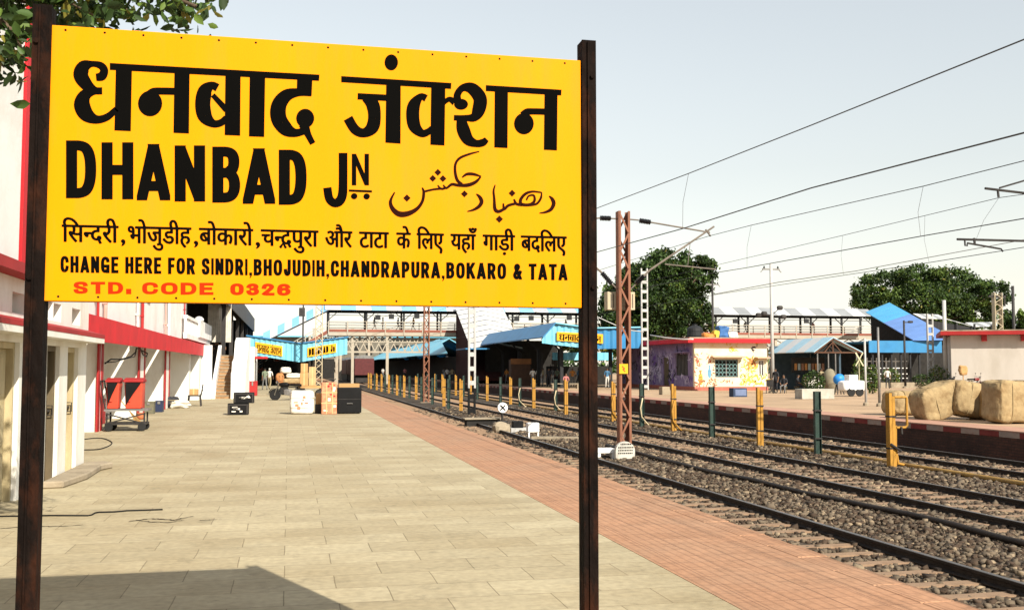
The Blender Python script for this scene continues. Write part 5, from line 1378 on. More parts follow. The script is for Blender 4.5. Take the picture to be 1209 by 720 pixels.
# far end of the station: gantries and a dark station hall closing the view along the tracks
for k, (y, lab) in enumerate(((150, 'cream steel gantry across the tracks just past the footbridge'), (185, 'cream steel gantry across the tracks far past the footbridge'))):
    t = thing('wire_gantry', lab, 'gantry', (9, y, -.8))
    for x in (3.6, 9.05, 14.1):
        mm = MB(t); mm.box(x - .2, x + .2, y - .15, y + .15, -.8, 7.4); mm.build('column', M_BEAM, t)
    mm = MB(t)
    for z in (6.3, 7.2): mm.box(3.2, 18.2, y - .2, y - .05, z, z + .12)
    for j in range(15): mm.bar((3.4 + j, y - .12, 6.36), (4.4 + j, y - .12, 7.2), .08); mm.bar((4.4 + j, y - .1, 6.36), (3.4 + j, y - .1, 7.2), .08)
    mm.build('lattice', M_BEAM, t)
t = thing('station_hall', 'dark station hall with a pale upper wall closing the far end of the tracks', 'building', (8, 232, -1))
m = MB(t); m.box(-30, 40, 232, 240, -1, 3.6); m.build('dark_hall', M_DARKROOM, t)
m = MB(t); m.box(-30, 40, 231.9, 240, 3.602, 8.5); m.build('upper_wall', mat('hall_wall', (.16, .14, .11), rough=.9), t)
for k in range(22): mm = MB(t); mm.box(-28 + k * 3, -26.6 + k * 3, 231.8, 231.898, 4.6, 6.8); mm.build('window', M_DARKROOM, t)
m = MB(t); m.box(-31, 41, 230.5, 241, 8.51, 8.8); m.build('roof', M_SKYB, t)
t = thing('goods_train', 'distant dark red coaches standing on the far end of the middle track', 'train', (11.52, 170, -.6))
for k in range(2):
    y0 = 160 + k * 23
    m = MB(t); m.box(10.0, 13.0, y0, y0 + 22, .55, 3.1); m.build('coach_body', mat('coach_maroon', (.10, .02, .02), rough=.5), t)
    m = MB(t); m.prism([(10.0, 3.101), (13.0, 3.101), (12.6, 3.5), (11.5, 3.65), (10.4, 3.5)], 'y', y0, y0 + 22); m.build('coach_roof', M_STEEL, t)
    m = MB(t); m.box(10.2, 12.8, y0 + .6, y0 + 21.4, -.6, .549); m.build('underframe', M_IRON, t)
for k, (x, y, lab) in enumerate(((4.3, 104, 'tall cream lattice mast at the platform edge beyond the pale blue canopy'), (9.1, 132, 'rusty lattice mast beyond the footbridge in the row of yellow posts'))): pass
# ------------------------------------------------------------------ far platform: shelter, painted building, stalls
# blue shelter
YSH = 80.0
xl = AY(640, 400, YSH).x; xk = AY(655, 384, YSH).x; xv = AY(698, 400, YSH).x; xr = AY(757, 390, YSH).x
sl_ = thing('blue_shelter', 'blue butterfly platform shelter with a yellow Hindi sign', 'shelter', (xv, YSH, 0))
def Z(u, v): return AY(u, v, YSH).z
m = MB(sl_); 
corr(m, (xk, YSH, 0), (xv, YSH, 0), Z(655, 383.5), Z(655, 407), Z(698, 388.5), Z(698, 412), 22, 0, .09)
corr(m, (xl, YSH, 0), (xk - .004, YSH, 0), Z(640, 399), Z(640, 405), Z(655, 383.5), Z(655, 407), 7, 0, .06)
corr(m, (xv + .004, YSH, 0), (xr, YSH, 0), Z(698, 388.5), Z(698, 412), Z(757, 388), Z(757, 411), 24, 1, .09); m.build('fascia', [M_SKYB, M_BLUE], sl_)
m = MB(sl_); ybk = 108
e0 = AD(582, 401.5, 92); r0 = AD(607, 388.5, 92)
m.slab([(xl, YSH - .3, Z(640, 399)), (xk, YSH - .3, Z(655, 382)), (xk, ybk, Z(655, 382)), (xl, ybk, Z(640, 399))], (0, 0, .1), 0)
m.slab([(xk + .002, YSH - .3, Z(655, 382)), (xv, YSH - .3, Z(698, 388)), (xv, ybk, Z(698, 388)), (xk + .002, ybk, Z(655, 382))], (0, 0, .1), 1)
m.slab([(xv + .002, YSH - .3, Z(698, 388)), (xr, YSH - .3, Z(757, 387)), (xr, ybk, Z(757, 387)), (xv + .002, ybk, Z(698, 388))], (0, 0, .1), 1)
m.build('roof', [M_BLUE, M_SKYB], sl_)
m = MB(sl_); m.box(xl - 2.5, xl + .0, YSH + 22, ybk, 3.55, 3.67); m.build('lower_roof', M_BLUE, sl_)
for k in range(4):
    for x in (xl + 2.2, xv, xr - 2):
        mm = MB(sl_); mm.box(x - .13, x + .13, YSH + 2 + k * 8, YSH + 2.26 + k * 8, 0, 3.3); mm.bar((x, YSH + 2.1 + k * 8, 3.3), (x - 1.2, YSH + 2.1 + k * 8, 4.4), .12); mm.build('column', M_DKSTEEL, sl_)
m = MB(sl_); m.box(xl + .5, xr, ybk - 1, ybk - .8, 0, 4.6); m.build('back_wall', M_DARKROOM, sl_)
tilted_sign(657.5, 391.5, 402, 712, 394.5, 405.5, YSH - .2, HS, (85, 660, 62, 142), sl_)
# second, smaller pale-blue canopy seen through the shelter
q0, q1 = AD(664, 416, 99), AD(690, 425, 99)
kio = thing('pale_blue_kiosk', 'small kiosk with a pale blue awning inside the blue shelter', 'kiosk', (q0.x, q0.y, 0))
m = MB(kio); corr(m, (q0.x - 1, q0.y, 0), (q1.x + 3, q0.y, 0), q0.z, q1.z, q0.z, q1.z, 30, 0, .06); m.build('awning', M_SKYB, kio)
m = MB(kio); m.box(q0.x - 1, q1.x + 3, q0.y + .3, q0.y + 2.5, 0, q1.z - .6); m.build('body', M_DARKROOM, kio)
m = MB(kio); m.box(q0.x + 1.3, q1.x - .6, q0.y + .1, q0.y + .28, q1.z - .45, q1.z - .25); m.build('signboard', M_ROOFW, kio)
# brown cupboard stall at the shelter's edge
q = AD(615, 452, 92); m = MB((q.x, q.y, 0)); m.box(q.x - .9, q.x + .9, q.y, q.y + 1, 0, 2.4); m.box(q.x - .95, q.x + .95, q.y - .06, q.y - .002, 2.0, 2.5, 1)
tag(m.build('book_stall', [mat('stall_brown', (.07, .035, .02), rough=.8), mat('stall_sign_brown', (.22, .09, .03))]), 'dark brown wooden stall standing at the edge of the blue shelter', 'stall')
for (u, v, zc, lab, pose, tp, bt, rz) in ((629, 451, 88, 'person in pale clothes standing beside the brown stall', 'stand', CL['white'], CL['grey'], PI),
        (648, 452, 88, 'person in dark clothes standing in the shade of the blue shelter', 'stand', CL['dark'], CL['dark'], 2.6),
        (668, 453.5, 82, 'person in pink top sitting at the open side of the blue shelter', 'sit', CL['pink'], CL['dark'], PI),
        (717, 453, 84, 'person in blue top and white scarf standing under the blue shelter', 'stand', CL['blue'], CL['white'], 2.9),
        (641, 452, 90, 'person in khaki clothes standing deep in the blue shelter', 'stand', CL['khaki'], CL['grey'], 1.2),
        (635, 451, 95, 'person in white shirt standing farther inside the blue shelter', 'stand', CL['white'], CL['dark'], .4),
        (658, 452, 92, 'person in green standing behind the bench in the blue shelter', 'stand', CL['green'], CL['dark'], 2.2),
        (676, 452, 88, 'person in orange standing beside the stone bench', 'stand', CL['orange'], CL['grey'], 2.9),
        (683, 452, 90, 'person in dark blue walking under the yellow Hindi sign', 'walk', CL['blue'], CL['dark'], 1.5),
        (621, 450, 100, 'person in grey walking past the brown stall', 'walk', CL['grey'], CL['dark'], 1.7),
        (606, 449, 106, 'person in white kurta waiting before the stair side screen', 'stand', CL['white'], CL['white'], 3.0),
        (534, 447, 116, 'person in khaki standing beside the white shirted person below the stair roof', 'stand', CL['khaki'], CL['dark'], 2.8),
        (452, 443, 170, 'person in white far under the long pale blue canopy roof', 'stand', CL['white'], CL['grey'], 3.0),
        (478, 444, 150, 'person in pink far under the long pale blue canopy roof', 'stand', CL['pink'], CL['dark'], 3.0),
        (693, 452, 88, 'person in khaki walking behind the rusty board post under the shelter', 'walk', CL['khaki'], CL['dark'], .8),
        (652, 451, 96, 'person in pale grey standing at the pale blue kiosk', 'stand', CL['grey'], CL['white'], .2),
        (1048, 456, 82, 'person in white standing by the planter under the blue fascia', 'stand', CL['white'], CL['dark'], 2.8),
        (970, 462, 70, 'person in khaki standing behind the tea stall counter', 'stand', CL['khaki'], CL['dark'], PI),
        (528, 447, 118, 'person in white shirt waiting below the white ribbed stair roof', 'stand', CL['white'], CL['dark'], PI),
        (524, 447, 121, 'person in grey shirt waiting below the white ribbed stair roof', 'stand', CL['grey'], CL['white'], 2.5),
        (598, 449, 105, 'person in orange top walking between stair and blue shelter', 'walk', CL['orange'], CL['grey'], 2.0)):
    q = AD(u, v, zc); person((q.x, q.y, 0), rz, lab, pose, tp, bt)
q = AD(668, 455.5, 82); q = AD(668, 453.5, 82)
m = MB((q.x, q.y, 0)); m.box(q.x - 1.2, q.x + 1.2, q.y - .05, q.y + .42, .36, .42); m.box(q.x - 1.1, q.x - .95, q.y, q.y + .4, 0, .359); m.box(q.x + .95, q.x + 1.1, q.y, q.y + .4, 0, .359)
tag(m.build('stone_bench', M_CONC), 'stone bench under the person in pink', 'bench')

# building with painted murals
MX, MY = 29.2, 70.4
xe = AY(906, 440, MY).x
zt = AY(820, 404.5, MY).z
mb_ = thing('painted_station_building', 'low cream building with painted murals and a red roof edge', 'building', (MX + 3, MY, 0))
M_CREAM = mat('cream_plaster', (.78, .67, .44), rough=.85, var=.06, scale=.8, bump=.1, dirt=(.82, .77, .62), dscale=.8, damt=.6)
M_PURPLE = mat('purple_mural_wall', (.24, .18, .32), rough=.85, var=.15, scale=2.5, dirt=(.42, .34, .50), dscale=1.5, damt=.7)
yL = 88.5
w1 = (AY(844, 430, MY).x, AY(871.5, 430, MY).x, AY(850, 445.5, MY).z, AY(850, 424, MY).z)
w2 = (AY(896, 430, MY).x, xe - .25, AY(897, 444, MY).z, AY(897, 425, MY).z)
m = MB(mb_); xx = MX
for x0, x1, z0, z1 in (w1, w2):
    m.box(xx, x0, MY, MY + .3, .28, zt); m.box(x0, x1, MY, MY + .3, .28, z0); m.box(x0, x1, MY, MY + .3, z1, zt); xx = x1
m.box(xx, xe, MY, MY + .3, .28, zt); m.box(xe - .3, xe, MY + .302, yL, .28, zt)
m.build('front_wall', M_CREAM, mb_)
m = MB(mb_)
dy0, dy1 = 75.6, 76.9; wy0, wy1, wz0, wz1 = 71.7, 74.2, 1.1, 2.7
m.box(MX + .004, MX + .3, MY + .302, wy0, .28, zt); m.box(MX + .004, MX + .3, wy0, wy1, .28, wz0); m.box(MX + .004, MX + .3, wy0, wy1, wz1, zt); m.box(MX + .004, MX + .3, wy1, dy0, .28, zt); m.box(MX + .004, MX + .3, dy0, dy1, 2.5, zt); m.box(MX + .004, MX + .3, dy1, yL, .28, zt)
sw = m.build('side_wall', M_PURPLE, mb_)
M_PLINTH = mat('plinth_red', (.42, .13, .09), rough=.85, var=.15)
m = MB(mb_); m.box(MX - .03, xe + .02, MY - .05, yL, 0, .278); m.build('plinth', M_PLINTH, mb_)
m = MB(mb_); m.prism([(MX - .7, zt + .002), (xe + .3, zt + .002), (xe + .3, zt + .30), (MX - .7, zt + .30)], 'y', MY - .55, yL + .4); m.build('roof', M_RED, mb_)
m = MB(mb_); m.box(MX - .5, xe + .1, MY - .3, yL, zt + .302, zt + .40); m.build('roof_deck', M_CONC, mb_)
# windows
def grille_window(x0, x1, z0, z1, teal):
    mm = MB(mb_); mm.box(x0 + .002, x1 - .002, MY + .2, MY + .24, z0 + .002, z1 - .002); w = mm.build('window', M_DARKROOM, mb_)
    mm = MB(mb_); mm.box(x0 + .003, x1 - .003, MY + .06, MY + .14, z0 + .003, z0 + .06); mm.box(x0 + .003, x1 - .003, MY + .06, MY + .14, z1 - .06, z1 - .003); mm.box(x0 + .003, x0 + .06, MY + .06, MY + .14, z0 + .061, z1 - .061); mm.box(x1 - .06, x1 - .003, MY + .06, MY + .14, z0 + .061, z1 - .061); mm.box((x0 + x1) / 2 - .03, (x0 + x1) / 2 + .03, MY + .06, MY + .14, z0 + .061, z1 - .061)
    mm.build('frame', M_STEEL if teal else M_WHITE, w)
    if teal:
        mm = MB(mb_); nx_, nz_ = 6, 4; cw_ = (x1 - x0 - .14) / nx_; ch_ = (z1 - z0 - .14) / nz_
        for i in range(nx_):
            for j in range(nz_):
                cx_, cz_ = x0 + .07 + cw_ * (i + .5), z0 + .07 + ch_ * (j + .5)
                pts = [(cx_ + cw_ * .5 * math.cos(t * PI / 4), MY + .10, cz_ + ch_ * .5 * math.sin(t * PI / 4)) for t in range(9)]
                mm.tube(pts, .022, 4, cap=False)
        mm.build('grille', mat('grille_teal', (.16, .30, .30), rough=.5), w)
    mm = MB(mb_); mm.box(x0 - .35, x1 + .35, MY - .55, MY - .002, z1 + .12, z1 + .2); mm.box(x0 - .3, x1 + .3, MY - .2, MY - .003, z1 + .201, z1 + .24); mm.build('window_hood', mat('hood_pinkish', (.55, .35, .24), rough=.85), w)
grille_window(*w1, True); grille_window(*w2, False)
mm = MB(mb_); mm.box(MX + .12, MX + .16, wy0 + .002, wy1 - .002, wz0 + .002, wz1 - .002); w = mm.build('window', M_DARKROOM, mb_)
mm = MB(mb_)
for k in range(9): mm.box(MX + .05, MX + .09, wy0 + .1 + k * .28, wy0 + .14 + k * .28, wz0 + .01, wz1 - .01)
mm.build('grille', M_STEEL, w)
mm = MB(mb_); mm.box(MX - .5, MX + .002, wy0 - .3, wy1 + .3, wz1 + .1, wz1 + .17); mm.build('window_hood', M_PURPLE, w)
mm = MB(mb_); mm.box(MX + .1, MX + .16, dy0 + .02, dy1 - .02, .28, 2.48); mm.build('door', M_DOORDK, mb_)
# murals: painted shapes on the two faces
rr = random.Random(11)
def leafs(mb, ox, oz, n, spread, face, mi, size):
    for k in range(n):
        x = ox + rr.uniform(-spread[0], spread[0]); z = oz + rr.uniform(-spread[1], spread[1]); a = rr.uniform(0, PI); l = size * rr.uniform(.6, 1.3)
        pts = [(x - l * math.cos(a), z - l * math.sin(a)), (x + .28 * l * math.sin(a), z - .28 * l * math.cos(a)), (x + l * math.cos(a), z + l * math.sin(a)), (x - .28 * l * math.sin(a), z + .28 * l * math.cos(a))]
        d = .004 + .0006 * (len(mb.f) % 12)
        if face == 'front': mb.add([(p[0], MY - d, p[1]) for p in pts], [(0, 1, 2, 3)], mi)
        else: mb.add([(MX + .004 - d, p[0], p[1]) for p in pts], [(0, 1, 2, 3)], mi)
PA = [mat('mural_orange', (.60, .22, .05)), mat('mural_yellow', (.70, .46, .06)), mat('mural_brown', (.24, .08, .04)), mat('mural_blue', (.14, .32, .46)), mat('mural_green', (.22, .28, .06)), mat('mural_red', (.5, .09, .05)), mat('mural_black', (.03, .025, .03)), mat('mural_lilac', (.55, .48, .62)), mat('mural_violet', (.16, .08, .30))]
m = MB(mb_)
def fx(u): return AY(u, 430, MY).x
def fz(v): return AY(850, v, MY).z
def vase(u, vt, vb, mi):
    x = fx(u); z1, z0 = fz(vt), fz(vb); h = z1 - z0
    prof = [(.10, 0), (.22, .12), (.30, .35), (.26, .58), (.12, .75), (.10, .88), (.2, 1.0)]
    pts = [(x + r * h * .55, z0 + t * h) for r, t in prof] + [(x - r * h * .55, z0 + t * h) for r, t in prof[::-1]]
    m.add([(p[0], MY - .0035, p[1]) for p in pts], [tuple(range(len(pts)))], mi)
leafs(m, fx(862), fz(407), 10, (2.2, .1), 'front', 1, .13); leafs(m, fx(878), fz(440), 24, (.28, .9), 'front', 4, .13); leafs(m, fx(832), fz(452), 26, (.9, .25), 'front', 2, .12); leafs(m, fx(823), fz(437), 22, (.22, 1.2), 'front', 5, .13); vase(827, 437, 454, 0); vase(837.5, 431, 446, 3)
leafs(m, fx(825), fz(424), 14, (.25, .5), 'front', 2, .14); leafs(m, fx(836.5), fz(424), 14, (.2, .4), 'front', 5, .12)
leafs(m, fx(842), fz(437), 22, (.12, 1.2), 'front', 2, .12); leafs(m, fx(843), fz(450), 10, (.3, .3), 'front', 5, .12)
leafs(m, fx(886), fz(437), 46, (.6, 1.0), 'front', 1, .20); leafs(m, fx(888), fz(430), 16, (.35, .45), 'front', 0, .24); leafs(m, fx(889), fz(428), 8, (.2, .3), 'front', 2, .22)
leafs(m, fx(893), fz(450), 34, (1.3, .38), 'front', 1, .18); leafs(m, fx(890), fz(448), 20, (1.2, .4), 'front', 4, .14)
leafs(m, fx(866), fz(411), 7, (.3, .22), 'front', 1, .20); leafs(m, fx(892), fz(411), 6, (.35, .25), 'front', 6, .20); leafs(m, fx(857), fz(450), 9, (.5, .12), 'front', 2, .13); leafs(m, fx(828), fz(447), 8, (.2, .4), 'front', 1, .13)
m.build('mural_print', PA, mb_, recalc=False)
m = MB(mb_)
for k in range(90):
    y = rr.uniform(MY + .5, yL - 1); z = rr.uniform(.6, 3.2)
    if (wy0 - .3 < y < wy1 + .3 and wz0 - .2 < z < wz1 + .3) or (dy0 - .3 < y < dy1 + .3 and z < 2.7): continue
    leafs(m, y, z, 7, (.7, .35), 'side', rr.choice([6, 6, 6, 7, 7, 8]), rr.uniform(.14, .34))
for y in (77.6, 78.8, 80.6, 82): leafs(m, y, 1.6, 14, (.18, 1.2), 'side', rr.choice([8, 7]), .4)
m.build('mural_print', PA, mb_, recalc=False)
# water tank and clutter on the roof
q = AD(820.5, 393, 80); t = thing('water_tank', 'black plastic water tank on the red edged roof', 'tank', (q.x, q.y, zt + .4))
m = MB(t); m.lathe((q.x, q.y, zt + .4), [(.62, 0), (.62, .2), (.59, .22), (.62, .25), (.62, .55), (.59, .58), (.62, .61), (.6, .85), (.4, 1.0), (.2, 1.06), (.19, 1.12), (.02, 1.13)], 20); m.build('body', mat('tank_plastic', (.02, .02, .022), rough=.6), t, smooth=False)
m = MB(t); m.lathe((q.x, q.y, zt + 1.531), [(.2, 0), (.21, .06), (.02, .09)], 16); m.build('lid', M_BLACK, t)
r = random.Random(8)
for k, (u, v, w, h, mt, lab) in enumerate(((836, 394, 1.0, .4, PA[0], 'orange folded sheet lying on the red edged roof'), (847, 393, .8, .62, PA[1], 'yellow folded sheet on the roof between orange sheet and blue bundle'), (853, 391, .9, .95, mat('tarp_blue', (.05, .14, .35)), 'blue tarpaulin bundle on the roof of the painted building'), (864, 394, .8, .5, M_SACKW, 'white tilted board on the roof beside the blue bundle'))):
    q = AD(u, v, 78); m = MB((q.x, q.y, zt + .4)); m.sq((q.x, q.y, zt + .4 + h / 2), (w / 2, .4, h / 2), .45, 16, 10, rough=.3, sd=k); tag(m.build('folded_tarpaulin', mt), lab, 'tarpaulin')
# white pipe hanging on the roof edge
m = MB(AD(790, 397, 76)); m.tube([AD(768, 395.5, 80), AD(785, 398.5, 78), AD(806, 400.5, 74), AD(818, 400.5, 72)], .05, 6)
tag(m.build('drain_pipe', M_WHITE, smooth=True), 'white pipe lying along the roof edge above the purple mural', 'pipe')
# crates by the painted wall
def block(name, label, cat, u0, u1, v0, v1, mtl, extra=None, depth=.6):
    q = G((u0 + u1) / 2, v1); y = q.y; a = AY(u0, v1, y); b = AY(u1, v0, y); m = MB(((a.x + b.x) / 2, y, 0))
    m.box(a.x, b.x, y, y + depth, 0, b.z, 0)
    if extra: m.box(a.x + .12, b.x - .05, y - .01, y - .001, b.z * .15, b.z * .85, 1)
    return bevel(tag(m.build(name, [mtl, extra] if extra else mtl), label, cat), .02)
block('concrete_block', 'pale concrete block standing before the purple mural', 'block', 782, 791, 456.5, 466, M_CONC)
block('blue_crate', 'dark blue printed crate by the cream wall below the grille window', 'crate', 866, 882, 458, 468.5, mat('crate_blue', (.03, .05, .10)), mat('crate_print', (.14, .18, .30)))
q = block('concrete_planter', 'grey concrete trough with a scribbled front before the tea stall', 'trough', 947, 985, 459, 471, mat('trough_grey', (.42, .40, .34), rough=.9, dirt=(.2, .18, .15)), None, .8)
# tea stall with striped gable roof
YT = 66.5
ex0, rx, ex1 = AY(961, 416, YT).x, AY(984, 399, YT).x, AY(1018.5, 417, YT).x
ze0, zrg = AY(961, 416, YT).z, AY(984, 398.7, YT).z
yb2 = AX(907, 416, ex0).y
ts = thing('tea_stall', 'open tea stall under a gabled blue and white striped roof', 'stall', (rx, YT, 0))
m = MB(ts); n = 5
for k in range(n):
    a_, b_ = YT + (yb2 - YT) * k / n, YT + (yb2 - YT) * (k + 1) / n - .004
    m.slab([(ex0, a_, ze0), (ex0, b_, ze0), (rx, b_, zrg), (rx, a_, zrg)], (0, 0, .06), (k + 1) % 2); m.slab([(rx + .002, a_, zrg), (rx + .002, b_, zrg), (ex1, b_, ze0), (ex1, a_, ze0)], (0, 0, .06), (k + 1) % 2)
m.build('roof', [M_ROOFW, mat('awning_pale_blue', (.36, .55, .66), rough=.6, var=.08)], ts)
m = MB(ts); m.bar((ex0 + .3, YT + .1, ze0), (ex1 - .3, YT + .1, ze0), .09); m.bar((rx, YT + .12, ze0), (rx, YT + .12, zrg - .06), .07); m.bar((rx - .7, YT + .12, ze0), (rx, YT + .12, zrg - .3), .06); m.bar((rx + .7, YT + .12, ze0), (rx, YT + .12, zrg - .3), .06)
m.bar((ex0 + .05, YT + .06, ze0 - .05), (rx, YT + .06, zrg - .05), .1); m.bar((ex1 - .05, YT + .06, ze0 - .05), (rx, YT + .06, zrg - .05), .1); m.build('gable_truss', mat('stall_timber', (.10, .045, .025), rough=.8), ts)
m = MB(ts); m.prism([(ex0 + .4, ze0 + .06), (ex1 - .4, ze0 + .06), (rx, zrg - .2)], 'y', YT + .5, YT + .55); m.build('gable_shade', M_DARKROOM, ts)  # dark sheet stands in for shade under the gable
for x, y in ((ex0 + .35, YT + .15), (AY(979.5, 440, YT).x, YT + .15), (AY(988, 440, YT).x, YT + .16), (ex1 - .4, YT + .15), (ex0 + .35, yb2 - .3), (ex1 - .4, yb2 - .3)):
    mm = MB(ts); mm.tube([(x, y, 0), (x, y, ze0 + .03)], .05, 8); mm.build('post', M_STEEL, ts)
m = MB(ts); m.box(ex0 + .1, ex1, yb2 - .2, yb2, 0, ze0 + .6); m.box(ex1 - .15, ex1, YT + 3, yb2 - .21, 0, ze0); m.build('back_wall', mat('stall_blue_grey', (.05, .08, .11), rough=.8), ts)
m = MB(ts); m.box(ex0 + .9, ex1 - 1.2, YT + 2.6, YT + 3.3, 0, 1.02); m.build('counter', M_WHITE2, ts)
m = MB(ts); m.box(ex0 + .2, ex1 - 1.0, YT + 3.6, YT + 3.75, 1.35, 2.45, 0); 
for k in range(9): x = ex0 + .35 + k * .28; m.box(x, x + .2, YT + 3.55, YT + 3.59, 1.5, 2.0, 1 + k % 3)
m.build('menu_board', [M_DARKROOM, mat('poster_orange', (.35, .16, .05)), mat('poster_grey', (.25, .3, .3)), mat('poster_brown', (.2, .1, .06))], ts)
q = AD(980, 460, 69.5); t = thing('gas_drum', 'rounded cream drum standing inside the tea stall', 'drum', (q.x, q.y, 0)); m = MB(t); m.lathe((q.x, q.y, .9), [(.42, -.9), (.44, 0), (.44, .2), (.36, .5), (.18, .68), (.02, .72)], 18); m.build('body', mat('drum_cream', (.22, .19, .13)), t, smooth=True); m = MB(t); m.lathe((q.x, q.y, 1.62), [(.07, 0), (.07, .06), (.02, .07)], 10); m.build('cap', M_IRON, t)
# blue ball-shaped covered drum and white scooter cart
q = G(991, 465.5); t = thing('blue_water_jar', 'bright blue covered water jar beside the white vending cart', 'jar', (q.x, q.y, 0))
m = MB(t); m.sq((q.x, q.y, .95), (.36, .34, .34), .9, 18, 12, rough=.08); m.build('blue_cover', mat('cover_blue', (.02, .22, .66), rough=.5), t, smooth=True)
m = MB(t)
for k in range(4): m.bar((q.x + .3 * math.cos(k * PI / 2 + .7), q.y + .3 * math.sin(k * PI / 2 + .7), 0), (q.x + .18 * math.cos(k * PI / 2 + .7), q.y + .18 * math.sin(k * PI / 2 + .7), .62), .05)
m.build('stand', M_IRON, t)
q = G(1014, 468); y = q.y; x0, x1 = AY(997, 450, y).x, AY(1026, 450, y).x
t = thing('vending_cart', 'white rounded vending cart on wheels next to the blue jar', 'cart', ((x0 + x1) / 2, y, 0))
zz0, zz1 = AY(1000, 462.5, y).z, AY(1000, 449, y).z
m = MB(t); m.sq(((x0 + x1) / 2, y + .5, (zz0 + zz1) / 2), ((x1 - x0) / 2, .45, (zz1 - zz0) / 2), .45, 26, 14); m.build('body', M_WHITE, t, smooth=True)
m = MB(t); m.box(AY(1005, 445, y).x, AY(1015.5, 445, y).x, y + .2, y + .8, zz1 - .03, AY(1005, 442.5, y).z); bevel(m.build('top_box', M_WHITE, t), .04)
for u in (1006, 1016):
    x = AY(u, 460, y).x; mm = MB(t); mm.lathe((x, y + .1, .27), [(.05, -.03), (.24, -.04), (.27, 0), (.24, .04), (.05, .03)], 18, axis='y'); mm.build('wheel', M_TYRE, t)
m = MB(t); m.box(x0 + .3, x1 - .3, y + .15, y + .8, .27, zz0 + .04); m.build('frame', M_IRON, t)
m = MB(t); m.tube([(x1 - .02, y + .5, zz1 - .2), (x1 + .3, y + .5, zz1 - .05), (x1 + .3, y + .2, zz1 - .05)], .025, 6); m.build('handle', M_STEEL, t)
# seated and standing people at the stall
for u, v, zc, lab, pose, tp, bt, rz in ((926, 464, 67, 'person in dark clothes sitting before the tea stall on a stool', 'sit', CL['dark'], CL['grey'], 2.4), (941, 462.5, 69, 'person in dark shirt sitting at the white panel of the tea stall', 'sit', CL['dark'], CL['dark'], -2.2), (916, 465, 67, 'person in black standing at the corner of the painted building', 'stand', CL['dark'], CL['dark'], 2.0)):
    q = AD(u, v, zc); person((q.x, q.y, 0), rz, lab, pose, tp, bt)
    if pose == 'sit':
        m = MB((q.x, q.y, 0)); m.lathe((q.x, q.y, .36), [(.2, 0), (.2, .05)], 12)
        for k in range(3): m.bar((q.x + .17 * math.cos(k * 2.1), q.y + .17 * math.sin(k * 2.1), 0), (q.x + .1 * math.cos(k * 2.1), q.y + .1 * math.sin(k * 2.1), .36), .035)
        tag(m.build('wooden_stool', M_DOORDK), 'round wooden stool under the ' + lab.split(' sitting')[0] + (' by the white panel' if 'panel' in lab else ' at the stall front'), 'stool')
q = AD(909, 465, 66.5); t = thing('plastic_chair', 'dark plastic chair under the second window of the painted building', 'chair', (q.x, q.y, 0), 2.7)
m = MB(); m.box(-.22, .22, -.22, .22, .42, .45); m.build('seat', M_IRON, t); m = MB(); m.box(-.22, .22, -.24, -.2, .46, .9); m.build('backrest', M_IRON, t)
for x, y in ((-.2, -.2), (.2, -.2), (-.2, .2), (.2, .2)): mm = MB(); mm.bar((x * 1.15, y * 1.15, 0), (x, y, .419), .04); mm.build('leg', M_IRON, t)

# store building with red roof at the frame's end
XS = AD(1114, 420, 84); ys = XS.y; xs = AY(1123, 420, ys).x
zt2 = AY(1120, 396, ys).z
sb = thing('store_building', 'plain white store building with a dark red projecting roof', 'building', (xs, ys, 0), math.radians(-33))
m = MB(); m.box(0, 24, 0, 9, 0, zt2); m.build('wall', mat('store_whitewash', (.52, .48, .43), rough=.9, var=.06, scale=.6, dirt=(.40, .36, .30), dscale=.5, damt=.6, stretch=(1, 1, .3)), sb)
m = MB(); m.box(-.8, 24, -.9, 9.5, zt2 + .02, zt2 + .32); m.build('roof', M_DARKRED, sb)
m = MB(); m.box(-.75, 24, -.85, 9.4, zt2 + .322, zt2 + .42); m.build('roof_deck', M_CONC, sb)
for x in (2.5, 5.4, 8.3):
    mm = MB(); mm.box(x - .2, x + .2, -.5, -.002, zt2 - .5, zt2 + .018); mm.build('bracket', M_DARKRED, sb)
motorcycle((AD(1122, 450.5, 78).x, AD(1122, 450.5, 78).y, 0), .4, 'black motorcycle parked at the corner of the store building', M_BLACK)
motorcycle((AD(1151, 451, 78).x, AD(1151, 451, 78).y, 0), .2, 'maroon motorcycle parked along the store building wall', M_MRED)
# big jute parcels at the platform edge
M_JUTE2 = mat('jute_sacking_dark', (.36, .22, .085), rough=.95, var=.16, scale=7, bump=.9, bscale=9, dirt=(.2, .1, .04), dscale=2.5, damt=.5)
def parcel(u0, u1, v0, v1, lab, seed, tilt, mtl, e=.36, dy=1.0):
    q = G((u0 + u1) / 2, v1 - 1.5, .004); y = q.y; a = AY(u0, v1, y); b = AY(u1, v0, y); h = b.z
    t = thing('jute_parcel', lab, 'parcel', ((a.x + b.x) / 2, y + dy / 2, .004))
    rot = Matrix.Rotation(tilt, 3, 'Y')
    c = Vector(((a.x + b.x) / 2, y + dy / 2, h / 2 + .01)); hx = (b.x - a.x) / 2; hz = h / 2
    k = abs(math.sin(tilt)); hx2 = hx * 1.08 * (1 - .40 * k); hz2 = hz * (1 - .25 * k)
    m = MB(t); m.sq(c, (hx2, dy / 2, hz2), e, 88, 60, rough=.095, sd=seed, rot=rot)
    m.v = [(x, yy, max(z, .006)) for x, yy, z in m.v]
    m.build('sacking', mtl, t, smooth=True)
    for f in (-.45, .4):
        m = MB(t); pts = []
        for j in range(25):
            th = 2 * PI * j / 24; pw = lambda s_: math.copysign(abs(s_) ** e, s_)
            p = Vector((hx2 * f, dy / 2 * 1.015 * pw(math.cos(th)), hz2 * 1.015 * pw(math.sin(th)))); p = c + rot @ p; p.z = max(p.z, .012); pts.append(p)
        m.tube(pts, .010, 5, cap=False); m.build('binding_rope', M_ROPE, t)
